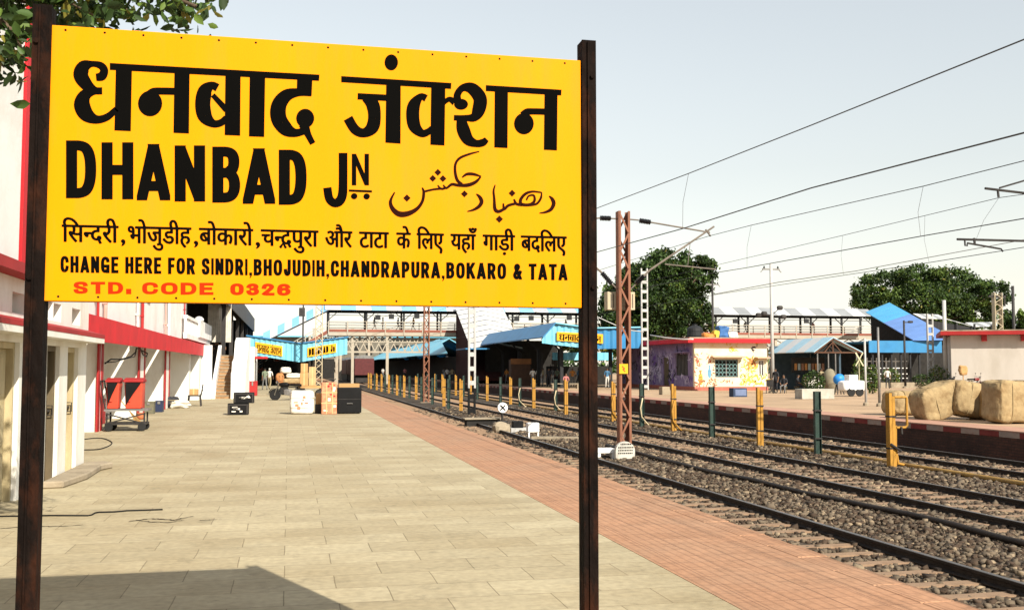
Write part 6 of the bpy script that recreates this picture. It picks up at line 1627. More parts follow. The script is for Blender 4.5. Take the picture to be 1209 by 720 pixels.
parcel(1058, 1100, 462, 492, 'low jute parcel lying next to the yellow post with the hose loop', 1, .05, M_JUTE)
parcel(1090, 1148, 452, 497, 'bulging jute parcel with a torn seam leaning on its neighbour', 22, -.28, M_JUTE)
parcel(1131, 1186, 451, 497, 'upright tilted jute parcel with a sewn red hem', 35, .24, M_JUTE)
parcel(1172, 1200, 459, 498, 'dark jute parcel half hidden behind the tall cubic parcel', 47, .08, M_JUTE2, dy=.7)
parcel(1184, 1232, 449.5, 502, 'tall cubic jute parcel with a sunken square patch', 58, .02, M_JUTE, e=.3)
for u0, u1, v0, v1, lab, sd in ((1093, 1106, 455, 470, 'small white sack behind the low jute parcel', 3), (1112, 1146, 449, 462, 'flat white sack resting behind the bulging jute parcel', 4), (1176, 1190, 453, 466, 'white sack tip showing behind the tilted jute parcel', 5)):
    q = G((u0 + u1) / 2, 486); a = AY(u0, v1, q.y); b = AY(u1, v0, q.y); sack(lab, ((a.x + b.x) / 2, q.y, b.z / 2), ((b.x - a.x) / 2, .4, b.z / 2), sd, M_SACKW, .6)
q = AD(1137, 437, 80); m = MB((q.x, q.y, 0)); m.sq((q.x, q.y, q.z), (.35, .2, .38), .6, 14, 10, rough=.3, sd=3); m.tube([(q.x, q.y, 0), (q.x, q.y, q.z - .2)], .04, 6)
tag(m.build('covered_handlebar', M_CARD), 'brown cardboard placard on a stick before the white store wall', 'placard')
# low planter bed wall with hedge under the blue stair canopy
q0, q1 = AD(1040, 456, 85), AD(1110, 455, 85)
m = MB((q0.x, q0.y, 0)); m.box(q0.x, q1.x, q0.y, q0.y + .3, 0, .45); m.box(q0.x, q1.x, q0.y + .301, q0.y + 3, 0, .40)
tag(m.build('planter_wall', M_CONC), 'low concrete planter wall below the blue stair canopy', 'planter')

for k, (u, tp, bt, pose, lab) in enumerate(((442, 'dark', 'grey', 'walk', 'person in dark clothes walking on the footbridge next to its striped stair'), (452, 'white', 'dark', 'stand', 'person in white leaning at the footbridge railing above the middle track'), (470, 'blue', 'dark', 'walk', 'person in blue walking on the footbridge above the third track'), (488, 'orange', 'dark', 'walk', 'person in orange walking on the footbridge before the white ribbed roof'),
        (640, 'dark', 'dark', 'stand', 'person in dark clothes on the footbridge above the blue shelter'), (668, 'khaki', 'dark', 'walk', 'person in khaki on the footbridge above the yellow Hindi sign'), (880, 'grey', 'dark', 'walk', 'person in grey on the footbridge above the painted building'), (960, 'pink', 'grey', 'walk', 'person in pink on the footbridge above the tea stall roof'))):
    q = AY(u, 390, YB + .9 + .3 * (k % 3)); person((q.x, q.y, zd1), PI / 2 if k % 2 else -PI / 2, lab, pose, CL[tp], CL[bt])
# ------------------------------------------------------------------ posts, masts, wires
M_YPOST = mat('post_yellow_ochre', (.44, .22, .03), rough=.7, var=.25, scale=4, dirt=(.20, .08, .02), dscale=4, damt=.55)
M_GPOST = mat('post_dark_green', (.018, .042, .032), rough=.55, var=.3, scale=4, dirt=(.03, .02, .015))
M_MASTB = mat('mast_red_oxide', (.25, .10, .055), rough=.7, var=.2, scale=2, dirt=(.16, .06, .03), dscale=2, damt=.5)
M_MASTW = mat('mast_pale_grey', (.44, .43, .41), rough=.6, var=.12, scale=2)
M_MASTC = mat('mast_cream', (.52, .44, .30), rough=.7, var=.15, scale=2, dirt=(.3, .2, .1), dscale=2)
M_INSUL = mat('insulator_black', (.012, .011, .012), rough=.3, spec=.5)
M_WIRE = mat('overhead_wire', (.07, .065, .06), rough=.6, var=.1, bump=0)
M_HOSE = mat('pale_hose', (.55, .45, .28), rough=.6)
def hydrant(kind, hose=False, loop=False):
    t = thing('hydrant_post', 'x', 'post', (0, 0, 0))
    mt = M_YPOST if kind == 'y' else M_GPOST
    m = MB()
    if kind == 'y':
        m.box(-.09, -.012, -.07, .07, -.1, 1.82); m.box(.012, .09, -.05, .05, -.1, 1.74); m.box(-.011, .011, -.02, .02, .1, 1.6)
    else:
        m.box(-.075, .075, -.012, .012, -.1, 1.78); m.box(-.085, -.0755, -.07, .07, -.1, 1.78); m.box(.0755, .085, -.07, .07, -.1, 1.78)
    m.build('upright', mt, t)
    m = MB(); m.box(-.20, .20, -.2, .2, -.3, .03); m.build('footing', M_CONC, t)
    m = MB()
    for z in (.5, 1.25): m.box(-.10, .10, -.08, .08, z, z + .035)
    m.build('clamp', M_IRON, t)
    if loop:
        m = MB(); m.tube([(.11, 0, .1), (.13, 0, .9), (.13, 0, 1.05)], .03, 8); m.tube([(.10, -.02, 1.72), (.42, -.02, 1.72), (.45, -.02, 1.69), (.45, -.02, 1.05), (.40, -.02, 1.0), (.14, -.02, 1.0)], .03, 8); m.tube([(.12, 0, .5), (.18, 0, .15), (.42, 0, .1), (.46, 0, -.05)], .035, 8); m.build('pipe_loop', M_YPOST, t)
        m = MB(); m.tube([(-.09, -.09, .62), (.1, -.1, .5), (.2, -.09, .45)], .03, 6); m.tube([(.25, -.06, 1.02), (.26, -.06, .85)], .03, 6); m.build('valve', M_IRON, t)
    elif hose:
        m = MB(); pts = [(.0, -.1, 1.2), (-.10, -.11, .8), (-.06, -.12, .45), (.06, -.12, .3), (.16, -.1, .2), (.3, -.05, .08), (.42, .0, .05), (.3, .1, .05)]
        m.tube([(x, y, z) for x, y, z in [(p_[0], p_[1], p_[2]) for p_ in pts]], .028, 6); m.build('hose', M_HOSE if kind == 'g' else M_YPOST, t, smooth=True)
    return t
XP = 14.0
row = [(21.8, 'y', 0, 1, 'yellow hydrant post with a square pipe loop beside the low jute parcel'), (25.25, 'g', 0, 0, 'plain dark green post standing alone before the empty platform edge'), (28.7, 'y', 0, 0, 'yellow hydrant post before the second window of the painted building'),
       (32.3, 'g', 0, 0, 'dark green post before the cream wall with the grille window'), (35.8, 'y', 1, 0, 'yellow hydrant post with dangling hose before the purple mural'), (39.3, 'g', 1, 0, 'dark green post with a pale coiled hose beside the brown lattice mast'),
       (43.0, 'y', 1, 0, 'yellow hydrant post between rusty board post and brown lattice mast')]
protos = {('y', 0): hydrant('y'), ('g', 0): hydrant('g'), ('y', 1): hydrant('y', True), ('g', 1): hydrant('g', True), 'loop': hydrant('y', loop=True)}
used = set()
def put(kind, hose, loop, x, y, label):
    key = 'loop' if loop else (kind, hose)
    o = protos[key]
    if key in used: o = dup(o)
    used.add(key)
    o.location = (x, y, -.74); o['label'] = label; o['group'] = 'hydrant posts between the tracks'
    o.rotation_euler = (0, 0, random.Random(int(y * 7)).uniform(-.12, .12))
    return o
for y, k, h, l, lab in row: put(k, h, l, XP, y, lab)
y = 46.6; i = 0; ny = ng = 0
while y < 112:
    k = 'y' if i % 2 else 'g'
    h = 1 if i in (2, 4) else 0
    if k == 'y': ny += 1; lab = f'{ORD[ny - 1]} yellow post past the rusty board post by the third track'
    else: ng += 1; lab = f'{ORD[ng - 1]} dark green post past the rusty board post by the third track'
    put(k, h, 0, XP + random.Random(i).uniform(-.25, .25), y, lab); y += 3.6; i += 1
y = 54.7; i = 0; ny = ng = 0
while y < 122:
    k = 'y' if i % 2 == 0 else 'g'
    if abs(y - 68.3) > 1.0:
        if k == 'y': ny += 1; lab = f'{ORD[ny - 1]} yellow post past the white signal disc by the middle track'
        else: ng += 1; lab = f'{ORD[ng - 1]} dark green post past the white signal disc by the middle track'
        put(k, 0, 0, 9.05 + random.Random(i).uniform(-.15, .15), y, lab)
    y += 3.45 if i % 3 else 3.0; i += 1
for k in list(protos):
    if k not in used:
        for c in list(protos[k].children): bpy.data.objects.remove(c)
        bpy.data.objects.remove(protos[k])

def lattice_mast(x, y, z0, z1, mtl, label, w=.31, d=.26, box=False):
    t = thing('lattice_mast', label, 'mast', (x, y, z0))
    m = MB(t)
    for sx in (-1, 1):
        cx = x + sx * w / 2
        m.box(cx - .012, cx + .012, y - d / 2, y + d / 2, z0, z1)
        for sy in (-1, 1): m.box(cx - sx * .055 if sx > 0 else cx + .0125, cx - .0125 if sx > 0 else cx + .055, y + sy * d / 2 - .012, y + sy * d / 2, z0, z1)
    m.build('channel', mtl, t)
    m = MB(t); n = int((z1 - z0) / .48)
    for k in range(n):
        a, b = z0 + .1 + (z1 - z0 - .2) * k / n, z0 + .1 + (z1 - z0 - .2) * (k + 1) / n
        sx = 1 if k % 2 else -1
        m.bar((x - sx * (w / 2 - .03), y - d / 2 - .012, a), (x + sx * (w / 2 - .03), y - d / 2 - .012, b), .05, .012, up=(0, 1, 0)); m.bar((x - sx * (w / 2 - .03), y + d / 2 + .012, b), (x + sx * (w / 2 - .03), y + d / 2 + .012, a), .05, .012, up=(0, 1, 0))
    m.build('lattice', mtl, t)
    m = MB(t); m.box(x - .4, x + .4, y - .4, y + .4, z0 - .4, z0 + .12); m.build('footing', M_CONC, t)
    return t
def insulator(m, p, q, r=.075):
    p, q = Vector(p), Vector(q); pts = []; rs = []
    for k in range(15): pts.append(p.lerp(q, k / 14)); rs.append(r if k % 2 else r * .62)
    m.tube(pts, rs, 10)
mx, my = 8.9, 26.4
top = AY(737, 250, my).z
mast = lattice_mast(mx, my, -.75, top, M_MASTB, 'tall red brown lattice mast with insulators and a cream box')
m = MB(mast); a, b = AY(716, 366, my + .25), AY(748.5, 345, my + .25); m.box(a.x, b.x, my + .16, my + .46, a.z, b.z); bx = bevel(m.build('equipment_box', M_MASTC, mast), .02)
m = MB(mast)
for f in (.12, .2, .82, .9): m.box(a.x + (b.x - a.x) * f, a.x + (b.x - a.x) * f + .02, my + .15, my + .159, a.z + .06, b.z - .06)
m.build('slot', M_IRON, bx)
m = MB(mast); a, b = AY(731, 441, my - .16), AY(741, 429.5, my - .16); m.box(a.x, b.x, my - .19, my - .17, a.z, b.z); pl = m.build('number_plate', M_SIGNY, mast)
m = MB(mast); cx, cz = (a.x + b.x) / 2, (a.z + b.z) / 2
m.bar((cx - .05, my - .194, cz + .07), (cx + .03, my - .194, cz), .02, .004, up=(0, 1, 0)); m.bar((cx + .03, my - .1935, cz), (cx - .03, my - .1935, cz - .01), .02, .004, up=(0, 1, 0)); m.bar((cx - .03, my - .193, cz - .01), (cx + .04, my - .193, cz - .08), .02, .004, up=(0, 1, 0)); m.build('danger_marking', M_RED, pl)
# cantilevers
m = MB(mast); P_ = lambda u, v: AY(u, v, my)
m.tube([P_(743, 259), P_(754, 260)], .02, 6); insulator(m, P_(755, 260.5), P_(768, 262.5)); m.tube([P_(768, 262.5), P_(838, 274.5)], .022, 6)
m.tube([P_(743, 343), P_(750, 336)], .02, 6); insulator(m, P_(751, 335), P_(760, 326)); m.tube([P_(760, 326), P_(767, 319), P_(843, 267.5)], [.03, .03, .03], 6)
m.tube([P_(833, 271), P_(839, 279)], .025, 6); m.tube([P_(785, 312), P_(845, 318)], .018, 6); m.tube([P_(815, 286), P_(812, 313)], .01, 5)
M_CANT = mat('cantilever_tube', (.17, .14, .115), rough=.6, var=.2)
cant = m.build('cantilever', M_CANT, mast)
m = MB(mast); insulator(m, P_(755, 260.5), P_(768, 262.5), .078); insulator(m, P_(751, 335), P_(760, 326), .078); insulator(m, P_(721, 258), P_(708.5, 257.5), .078); insulator(m, P_(722, 335), P_(710.5, 322), .078); m.build('insulator_rib', M_INSUL, mast)
m = MB(mast); m.tube([P_(731, 258.5), P_(721, 258)], .02, 6); m.tube([P_(708.5, 257.5), P_(645, 262)], .022, 6); m.tube([P_(731, 343), P_(722, 335)], .02, 6); m.tube([P_(710.5, 322), P_(640, 258)], .028, 6); m.build('cantilever', M_CANT, mast)
# white number stone
q = G(738.5, 546, -.78); m = MB((q.x, q.y, -.78)); a, b = AY(727, 546, q.y).x, AY(750, 546, q.y).x; zb_, zt_ = -.85, AY(738, 521, q.y).z; r_ = (b - a) / 2; cx = (a + b) / 2
pts = [(a, zb_), (b, zb_)] + [(cx + r_ * math.cos(t * PI / 10), zt_ - r_ * .95 + r_ * .95 * math.sin(t * PI / 10)) for t in range(11)]
ns = thing('number_stone', 'white round-topped stone tablet with black writing at the foot of the mast', 'stone marker', (cx, q.y, -.78)); m = MB(ns); m.prism(pts, 'y', q.y, q.y + .14); tab = bevel(m.build('tablet', mat('tablet_whitewash', (.55, .52, .46), rough=.9, dirt=(.35, .3, .24), dscale=6, damt=.5), ns), .012)
m = MB(ns); rr = random.Random(3)
for j, zz in enumerate((.86, .72, .60, .48)):
    z = zb_ + (zt_ - zb_) * zz; w = r_ * (1.0 if j == 0 else 1.5); x = cx - w / 2
    while x < cx + w / 2:
        l = rr.uniform(.018, .04); m.box(x, x + l, q.y - .004, q.y - .001, z, z + .036); x += l + rr.uniform(.012, .02)
m.build('lettering', M_INK, tab)
q = G(716, 545, -.78); a, b = AY(707, 545, q.y).x, AY(728, 530, q.y).x; zt_ = AY(716, 530, q.y).z
t = thing('concrete_trestle', 'white concrete slab on blocks beside the number stone', 'slab', ((a + b) / 2, q.y, -.78)); m = MB(t); m.box(a - .2, b, q.y, q.y + .5, zt_ - .1, zt_); m.build('slab', M_WHITE, t); m = MB(t); m.box(a - .18, a + .06, q.y + .02, q.y + .48, -.9, zt_ - .102); m.build('foot', M_WHITE, t); m = MB(t); m.box(b - .12, b - .02, q.y + .02, q.y + .48, -.9, zt_ - .102); m.build('foot', M_WHITE, t)
# signal disc, point machine
q = G(590.5, 503, -.72); t = thing('signal_disc', 'round white disc signal with a black cross on a short post', 'signal', (q.x, q.y, -.78))
zd = AY(593, 481, q.y).z; xd = AY(593, 481, q.y).x; rd = W(6.4, q.y)
m = MB(t); m.tube([(xd, q.y, -.8), (xd, q.y, zd)], .05, 8); m.box(xd - .2, xd + .2, q.y - .15, q.y + .15, -.8, -.5); m.build('post', M_IRON, t)
m = MB(t); m.lathe((xd, q.y - .06, zd), [(rd * .96, .02), (rd, 0), (rd, -.03), (rd * .96, -.05)], 24, axis='y'); dsc = m.build('disc', M_WHITE, t)
m = MB(t); m.bar((xd - rd * .5, q.y - .117, zd - rd * .5), (xd + rd * .5, q.y - .117, zd + rd * .5), .05, .006, up=(0, 1, 0)); m.bar((xd - rd * .5, q.y - .124, zd + rd * .5), (xd + rd * .5, q.y - .124, zd - rd * .5), .05, .006, up=(0, 1, 0)); m.build('cross_marking', M_INK, dsc)
q = G(592, 511, -.74); t = MB((q.x, q.y, -.78)); t.sq((q.x, q.y, -.62), (.34, .3, .28), .6, 14, 10, rough=.3, sd=5); tag(t.build('rough_stone', M_CONC), 'rough pale stone block below the disc signal', 'stone')
q = G(612, 511, -.74); a, b = AY(606, 511, q.y).x, AY(618, 511, q.y).x; zt_ = AY(612, 497, q.y).z; t = thing('point_machine', 'black point machine box beside the white box on legs', 'machine', ((a + b) / 2, q.y, -.78)); m = MB(t); m.box(a, b, q.y, q.y + .3, -.55, zt_); bevel(m.build('box', M_BLACK, t), .02); m = MB(t); m.box(a - .1, b + .25, q.y - .1, q.y + .4, -.72, -.552); m.build('base', M_MASTW, t)
q = G(630, 520, -.74); a, b = AY(623.5, 520, q.y).x, AY(637, 520, q.y).x; zt_ = AY(630, 499, q.y).z; t = thing('relay_box', 'white relay box standing on two thin legs', 'box', ((a + b) / 2, q.y, -.78)); m = MB(t); m.box(a, b, q.y, q.y + .3, zt_ - .32, zt_); bevel(m.build('box', M_WHITE, t), .03)
for x in (a + .04, b - .04): m = MB(t); m.box(x - .025, x + .025, q.y + .02, q.y + .07, -.85, zt_ - .322); m.build('leg', M_WHITE, t)
q = G(656, 519, -.72); m = MB((q.x, q.y, -.7)); m.slab([(q.x - .9, q.y - .3, -.66), (q.x + .9, q.y - .9, -.66), (q.x + .95, q.y - .6, -.66), (q.x - .8, q.y + .1, -.66)], (0, 0, .07)); tag(m.build('concrete_plank', M_CONC), 'pale concrete plank lying on the ballast near the relay box', 'plank')
q = G(576, 503, -.74); m = MB((q.x, q.y, -.78)); m.box(q.x - .9, q.x + .5, q.y - .1, q.y + .5, -.8, -.45); m.box(q.x - 1.0, q.x + .6, q.y - .2, q.y + .6, -.448, -.40, 1); tag(m.build('cable_trough', [M_DARKROOM, M_CONC]), 'dark cable trough with a stone lid beside the platform edge', 'trough')

# other masts
lattice_mast(9.05, 68.3, -.75, 6.7, M_MASTB, 'rusty lattice mast standing in the row of yellow posts', .38, .3)
def ladder_mast(x, y, z0, z1, mtl, label, w=.30, split=None):
    t = thing('ladder_mast', label, 'mast', (x, y, z0))
    zs = [z0, split, z1] if split else [z0, z1]
    for j in range(len(zs) - 1):
        a, b = zs[j], zs[j + 1] - .002; mt = mtl[j] if split else mtl
        m = MB(t)
        for sx in (-1, 1): m.box(x + sx * w / 2 - .045, x + sx * w / 2 + .045, y - .09, y + .09, a, b)
        z = a + .15
        while z < b - .2: m.box(x - w / 2 + .04, x + w / 2 - .04, y - .08, y + .08, z, z + .22); z += .72
        m.build('ladder_frame', mt, t)
    return t
q = AD(761.5, 456, 77); lad = ladder_mast(q.x, q.y, 0, AD(761.5, 316, 77).z, M_MASTW, 'pale grey ladder mast standing before the purple mural', .46)
q = AD(557, 497, 50.8); ladder_mast(9.05, 50.8, -.75, 7.0, [M_BLACK, M_MASTW], 'black and white ladder mast next to the platform edge tracks', .30, AX(557, 458, 9.05).z)
q = AX(376, 453, 2.6); lattice_mast(2.55, AX(376, 455, 2.55).y, 0, 7.6, M_MASTC, 'cream lattice mast before the pale blue platform canopy', .62, .4)
q = AD(353, 448, 100); 
def pole(u, vb, vt, zc, r, mtl, label, arm=None, name='steel_pole', base=None):
    a, b = AD(u, vb, zc), AD(u, vt, zc); z0 = 0 if base is None else base
    t = thing(name, label, 'pole', (a.x, a.y, z0))
    m = MB(t); m.tube([(a.x, a.y, z0 - .05), (a.x, a.y, b.z)], [r, r * .8], 8); m.build('shaft', mtl, t, smooth=True)
    m = MB(t); m.lathe((a.x, a.y, z0), [(r * 2.4, 0), (r * 2.2, .12), (r * 1.1, .16)], 10); m.build('base', M_CONC, t)
    if arm: arm(t, a.x, a.y, b.z)
    return t
def crossarm(t, x, y, z):
    m = MB(t); m.box(x - .62, x + .62, y - .05, y + .05, z - .45, z - .35); m.bar((x - .55, y, z - .4), (x - .75, y, z - .6), .05); m.bar((x + .55, y, z - .4), (x + .75, y, z - .6), .05); m.build('crossarm', M_STEEL, t)
    m = MB(t)
    for dx in (-.5, 0, .5): m.lathe((x + dx, y, z - .35), [(.05, 0), (.07, .06), (.04, .14), (.01, .18)], 8)
    m.build('insulator_rib', M_INSUL, t)
def lamps(t, x, y, z):
    m = MB(t); m.box(x - .05, x + .5, y - .05, y + .05, z - .2, z - .12); m.sq((x + .6, y, z - .12), (.22, .14, .1), .6, 10, 8); m.build('lamp', M_IRON, t)
def floods(t, x, y, z):
    crossarm(t, x, y, z)
    m = MB(t)
    for dx, dz in ((.55, -3.0), (-.6, -3.4), (-1.0, -3.5), (.8, -3.6)): m.sq((x + dx, y - .1, z + dz), (.2, .14, .15), .6, 10, 8); m.bar((x, y, z - 3.5), (x + dx, y - .1, z + dz), .05)
    m.build('floodlight', M_IRON, t)
pole(912.5, 461, 310, 68, .13, M_MASTW, 'pale tall utility pole with crossarm at the painted building', floods, 'utility_pole')
pole(842.5, 455, 330, 90, .12, M_IRON, 'dark thin pole rising behind the painted building roof', crossarm, 'utility_pole')
pole(1022.5, 479, 399, 45, .055, M_MASTW, 'thin pale pole standing on the open far platform')
pole(1038.5, 480, 386, 44, .06, M_STEEL, 'thin pole with dark foot beside the pale pole')
pole(1069, 456, 378, 84, .10, M_IRON, 'dark lamp pole before the blue fascia', lamps, 'lamp_pole')
pole(1117, 452, 354, 86, .19, M_MASTW, 'thick pale pole at the corner of the store building')
q = AD(1099.5, 452, 88); ladder_mast(q.x, q.y, 0, AD(1099.5, 370, 88).z, M_MASTW, 'grey ladder mast before the dark space under the blue fascia', .5)
pole(1199, 452, 337, 95, .16, M_IRON, 'stout dark pole rising behind the store building', None, 'utility_pole')
q = AD(1180, 452, 105); lm = lattice_mast(q.x, q.y, 0, AD(1180, 345, 105).z, M_MASTC, 'short cream lattice mast with a dark arm behind the store building', .9, .5)
m = MB(lm); z = AD(1180, 345, 105).z; m.bar((q.x - 1, q.y, z - .4), (q.x + 1, q.y, z - .4), .2); m.bar((q.x + .9, q.y, z - .4), (q.x + .9, q.y, z - 1.4), .12); m.build('arm', M_IRON, lm)
pole(606 - 249, 449, 360, 96, .09, M_IRON, 'dark lamp post with a square head behind the platform canopy', None, 'lamp_post')
q = AD(356.5, 369, 96); lp = [o for o in C.objects if o.name.startswith('lamp_post') and o.type == 'EMPTY'][-1]; m = MB(lp); m.box(q.x - .28, q.x + .28, q.y - .2, q.y + .2, q.z - .35, q.z + .45); m.build('lamp_head', M_IRON, lp)

# overhead lines
def line(label, X, pts_m, pts_c, drops):
    t = thing('overhead_line', label, 'overhead wire', (X, 20, 5), group=None)
    M_ = [AX(u, v, X) for u, v in pts_m]; Cc = [AX(u, v, X) for u, v in pts_c]
    def ext(P):      # carry on along the track to both sides
        a, b = P[0], P[1]; c, d = P[-2], P[-1]
        near = a + (a - b).normalized() * 9; far = d + (d - c).normalized() * 12; far.z = d.z + (d.z - c.z) * .2; far2 = Vector((X, far.y + 60, d.z + .1)); far3 = Vector((X, 230, d.z))
        return [near] + P + [far, far2, far3]
    m = MB(t); m.tube(ext(M_), .008, 5); m.build('messenger_wire', M_WIRE, t); m = MB(t); m.tube(ext(Cc), .009, 5); m.build('contact_wire', M_WIRE, t)
    for (ua, va), (ub, vb) in drops:
        m = MB(t); a, b = AX(ua, va, X), AX(ub, vb, X); mid = (a + b) / 2; mid.y += .12; m.tube([a, mid, b], .0035, 5); m.build('dropper', M_WIRE, t)
line('nearest overhead line above the first track with a single dropper', 6.59, [(1209, 47), (958, 148), (813, 205), (707, 245)], [(1209, 157), (958, 222), (806, 270), (707, 297)], [((813, 205), (806, 270))])
line('overhead line above the middle track held by the brown mast', 11.3, [(1209, 190), (1090, 220), (887, 266), (836, 279)], [(1209, 258), (1087, 279), (882, 316), (838, 323)], [((1090, 220), (1087, 279)), ((887, 266), (882, 316))])
line('overhead line above the third track held by the cut-off cantilever', 16.6, [(1209, 229.5), (1180, 233.5), (995, 278), (850, 312)], [(1209, 292), (1097, 310), (996, 325), (850, 347)], [((1092, 255), (1097, 310)), ((995, 278), (996, 325)), ((1179, 234), (1152, 284))])
# mast beside the third track, outside the frame; its cantilever reaches in
ym = AX(1180, 226, 16.6).y; mq = AY(1300, 400, ym)
tm = lattice_mast(mq.x, ym, 0, AY(1300, 190, ym).z, M_MASTB, 'lattice mast whose dark cantilever reaches over the third track')
m = MB(tm); P_ = lambda u, v: AY(u, v, ym)
m.tube([P_(1163, 222.5), P_(1209, 228), P_(1290, 238)], .03, 6); m.tube([P_(1180, 222), P_(1209, 213.5), P_(1290, 190)], .022, 6); m.tube([P_(1178, 224), P_(1179, 233)], .03, 6)
m.tube([P_(1130, 282.5), P_(1209, 284.5), P_(1290, 286)], .028, 6); m.tube([P_(1139, 283), P_(1139.5, 290), P_(1142, 290), P_(1142, 287), P_(1182, 294), P_(1184, 297)], .022, 6); m.tube([P_(1150, 281), P_(1151, 289)], .03, 6)
m.build('cantilever', M_IRON, tm)
# thin service wires between poles
for pts, lab in (([(845, 347), (920, 333), (1010, 320), (1209, 283)], 'thin slack wire above the striped bridge roof'), ([(707, 375), (727, 384), (745, 390), (760, 392)], 'white wire sagging from the brown mast to the ladder mast')):
    m = MB(AD(*pts[0], 60)); m.tube([AD(u, v, 60 if 'slack' in lab else 40) for u, v in pts], .022, 5); tag(m.build('service_wire', M_MASTW if 'white' in lab else M_WIRE), lab, 'wire')
# ------------------------------------------------------------------ trees and plants
M_BARK = mat('tree_bark', (.10, .07, .045), rough=.95, var=.3, scale=6, bump=.6, stretch=(1, 1, .3))
M_LF = [mat('leaf_dark', (.024, .046, .011), rough=.55, var=.3, scale=.6, bump=0, trans=.25), mat('leaf_mid', (.05, .095, .018), rough=.55, var=.3, scale=.6, bump=0, trans=.25), mat('leaf_light', (.11, .17, .028), rough=.55, var=.3, scale=.6, bump=0, trans=.3), mat('leaf_yellow', (.20, .18, .03), rough=.55, var=.3, scale=.6, bump=0, trans=.35)]
def leaf_mesh(name, pts, size, mats, parent, probs, seed, long=1.0, fold=.25, tone=None):
    rng = np.random.default_rng(seed); n = len(pts)
    P = np.array(pts, float)
    s = size * rng.uniform(.6, 1.35, n)
    d = rng.normal(0, 1, (n, 3)); d[:, 2] -= .45; d /= np.linalg.norm(d, axis=1)[:, None]
    e = rng.normal(0, 1, (n, 3)); e -= d * (e * d).sum(1)[:, None]; e /= np.linalg.norm(e, axis=1)[:, None]
    nn = np.cross(d, e)
    shape = [(-1, 0, 0), (-.35, .5, 1), (.35, .42, 1), (1, 0, 0), (.35, -.42, 1), (-.35, -.5, 1)]
    V = np.empty((n, 6, 3))
    for k, (a, b, c) in enumerate(shape): V[:, k] = P + (d * (a * long) + e * b + nn * (c * fold)) * s[:, None]
    F = np.array([[0, 1, 2, 3], [0, 3, 4, 5]]); FF = (F[None] + (np.arange(n) * 6)[:, None, None]).reshape(-1, 4)
    me = bpy.data.meshes.new(name); me.vertices.add(n * 6); me.vertices.foreach_set('co', V.reshape(-1).astype(np.float32))
    me.loops.add(len(FF) * 4); me.loops.foreach_set('vertex_index', FF.reshape(-1).astype(np.int32))
    me.polygons.add(len(FF)); me.polygons.foreach_set('loop_start', np.arange(0, len(FF) * 4, 4, dtype=np.int32))
    for mm in mats: me.materials.append(mm)
    mi = rng.choice(len(mats), n, p=probs)
    if tone is not None:            # whole sprigs of young or old leaves
        k_ = rng.random(n) < .65; mi[k_] = tone[k_]
    me.polygons.foreach_set('material_index', np.repeat(mi, 2).astype(np.int32))
    me.update(calc_edges=True)
    o = bpy.data.objects.new(name, me); C.objects.link(o); o.parent = parent
    return o
def tree(loc, label, blobs, n, size, seed, trunk_r, fork_z, probs=(.42, .36, .18, .04), name='leafy_tree'):
    """blobs: (centre offset, radii) of the leaf clusters"""
    t = thing(name, label, 'tree', loc)
    rng = np.random.default_rng(seed); r = random.Random(seed)
    m = MB(); m.tube([(0, 0, -.2), (.1, .05, fork_z * .5), (0, .1, fork_z)], [trunk_r * 1.3, trunk_r, trunk_r * .85], 10); 
    for c, rad in blobs:
        c = Vector(c); b = Vector((0, .1, fork_z)); mid = b.lerp(c, .5) + Vector((r.uniform(-.5, .5), r.uniform(-.5, .5), -.3)); m.tube([b, mid, c], [trunk_r * .5, trunk_r * .3, .05], 7)
        for k in range(4):
            e = c + Vector((r.uniform(-1, 1) * rad[0], r.uniform(-1, 1) * rad[1], r.uniform(-.6, .9) * rad[2])) * .8; m.tube([mid.lerp(c, .6), e], [.07, .02], 5)
    m.build('trunk', M_BARK, t, smooth=True)
    vol = np.array([a[0] * a[1] + a[1] * a[2] + a[0] * a[2] for _, a in blobs]); cnt = (n * vol / vol.sum()).astype(int)
    pts = []; tones = []
    for (c, a), k in zip(blobs, cnt):
        # sub-clumps so that the outline is broken and sky shows between
        ns = max(6, k // 85); sc = rng.normal(0, 1, (ns, 3)); sc /= np.linalg.norm(sc, axis=1)[:, None]; sc *= rng.uniform(.55, 1.02, (ns, 1)) ** .6
        which = rng.integers(0, ns, k); q = sc[which] + rng.normal(0, .115, (k, 3)); pts.append(np.array(c) + q * np.array(a)); tones.append(rng.choice(len(M_LF), ns, p=probs)[which])
    leaf_mesh('crown', np.concatenate(pts), size, M_LF, t, probs, seed, tone=np.concatenate(tones))
    return t
def blobs_from(zc, base, specs):
    out = []
    for u, v, ru, rv, dy in specs:
        q = AD(u, v, zc) + Vector((0, dy, 0)); out.append(((q.x - base[0], q.y - base[1], q.z - base[2]), (ru * zc / 1228, ru * zc / 1228 * .8, rv * zc / 1228)))
    return out
zc = 104; b = AD(780, 455, zc); base = (b.x, b.y, 0)
tree(base, 'dark dense tree rising behind the painted building', blobs_from(zc, base, [(790, 315, 32, 24, 0), (760, 328, 26, 24, 1), (820, 325, 24, 22, -1), (780, 355, 42, 26, 0), (815, 358, 26, 28, 1), (742, 360, 28, 30, 2), (725, 372, 20, 24, 0), (832, 375, 14, 20, 0), (770, 385, 50, 20, 2), (735, 385, 26, 20, 0), (810, 382, 26, 20, 1), (790, 338, 40, 30, 1)]), 52000, .175, 21, .5, 4.5, (.52, .34, .12, .02))
zc = 165; b = AD(1090, 452, zc); base = (b.x, b.y, 0)
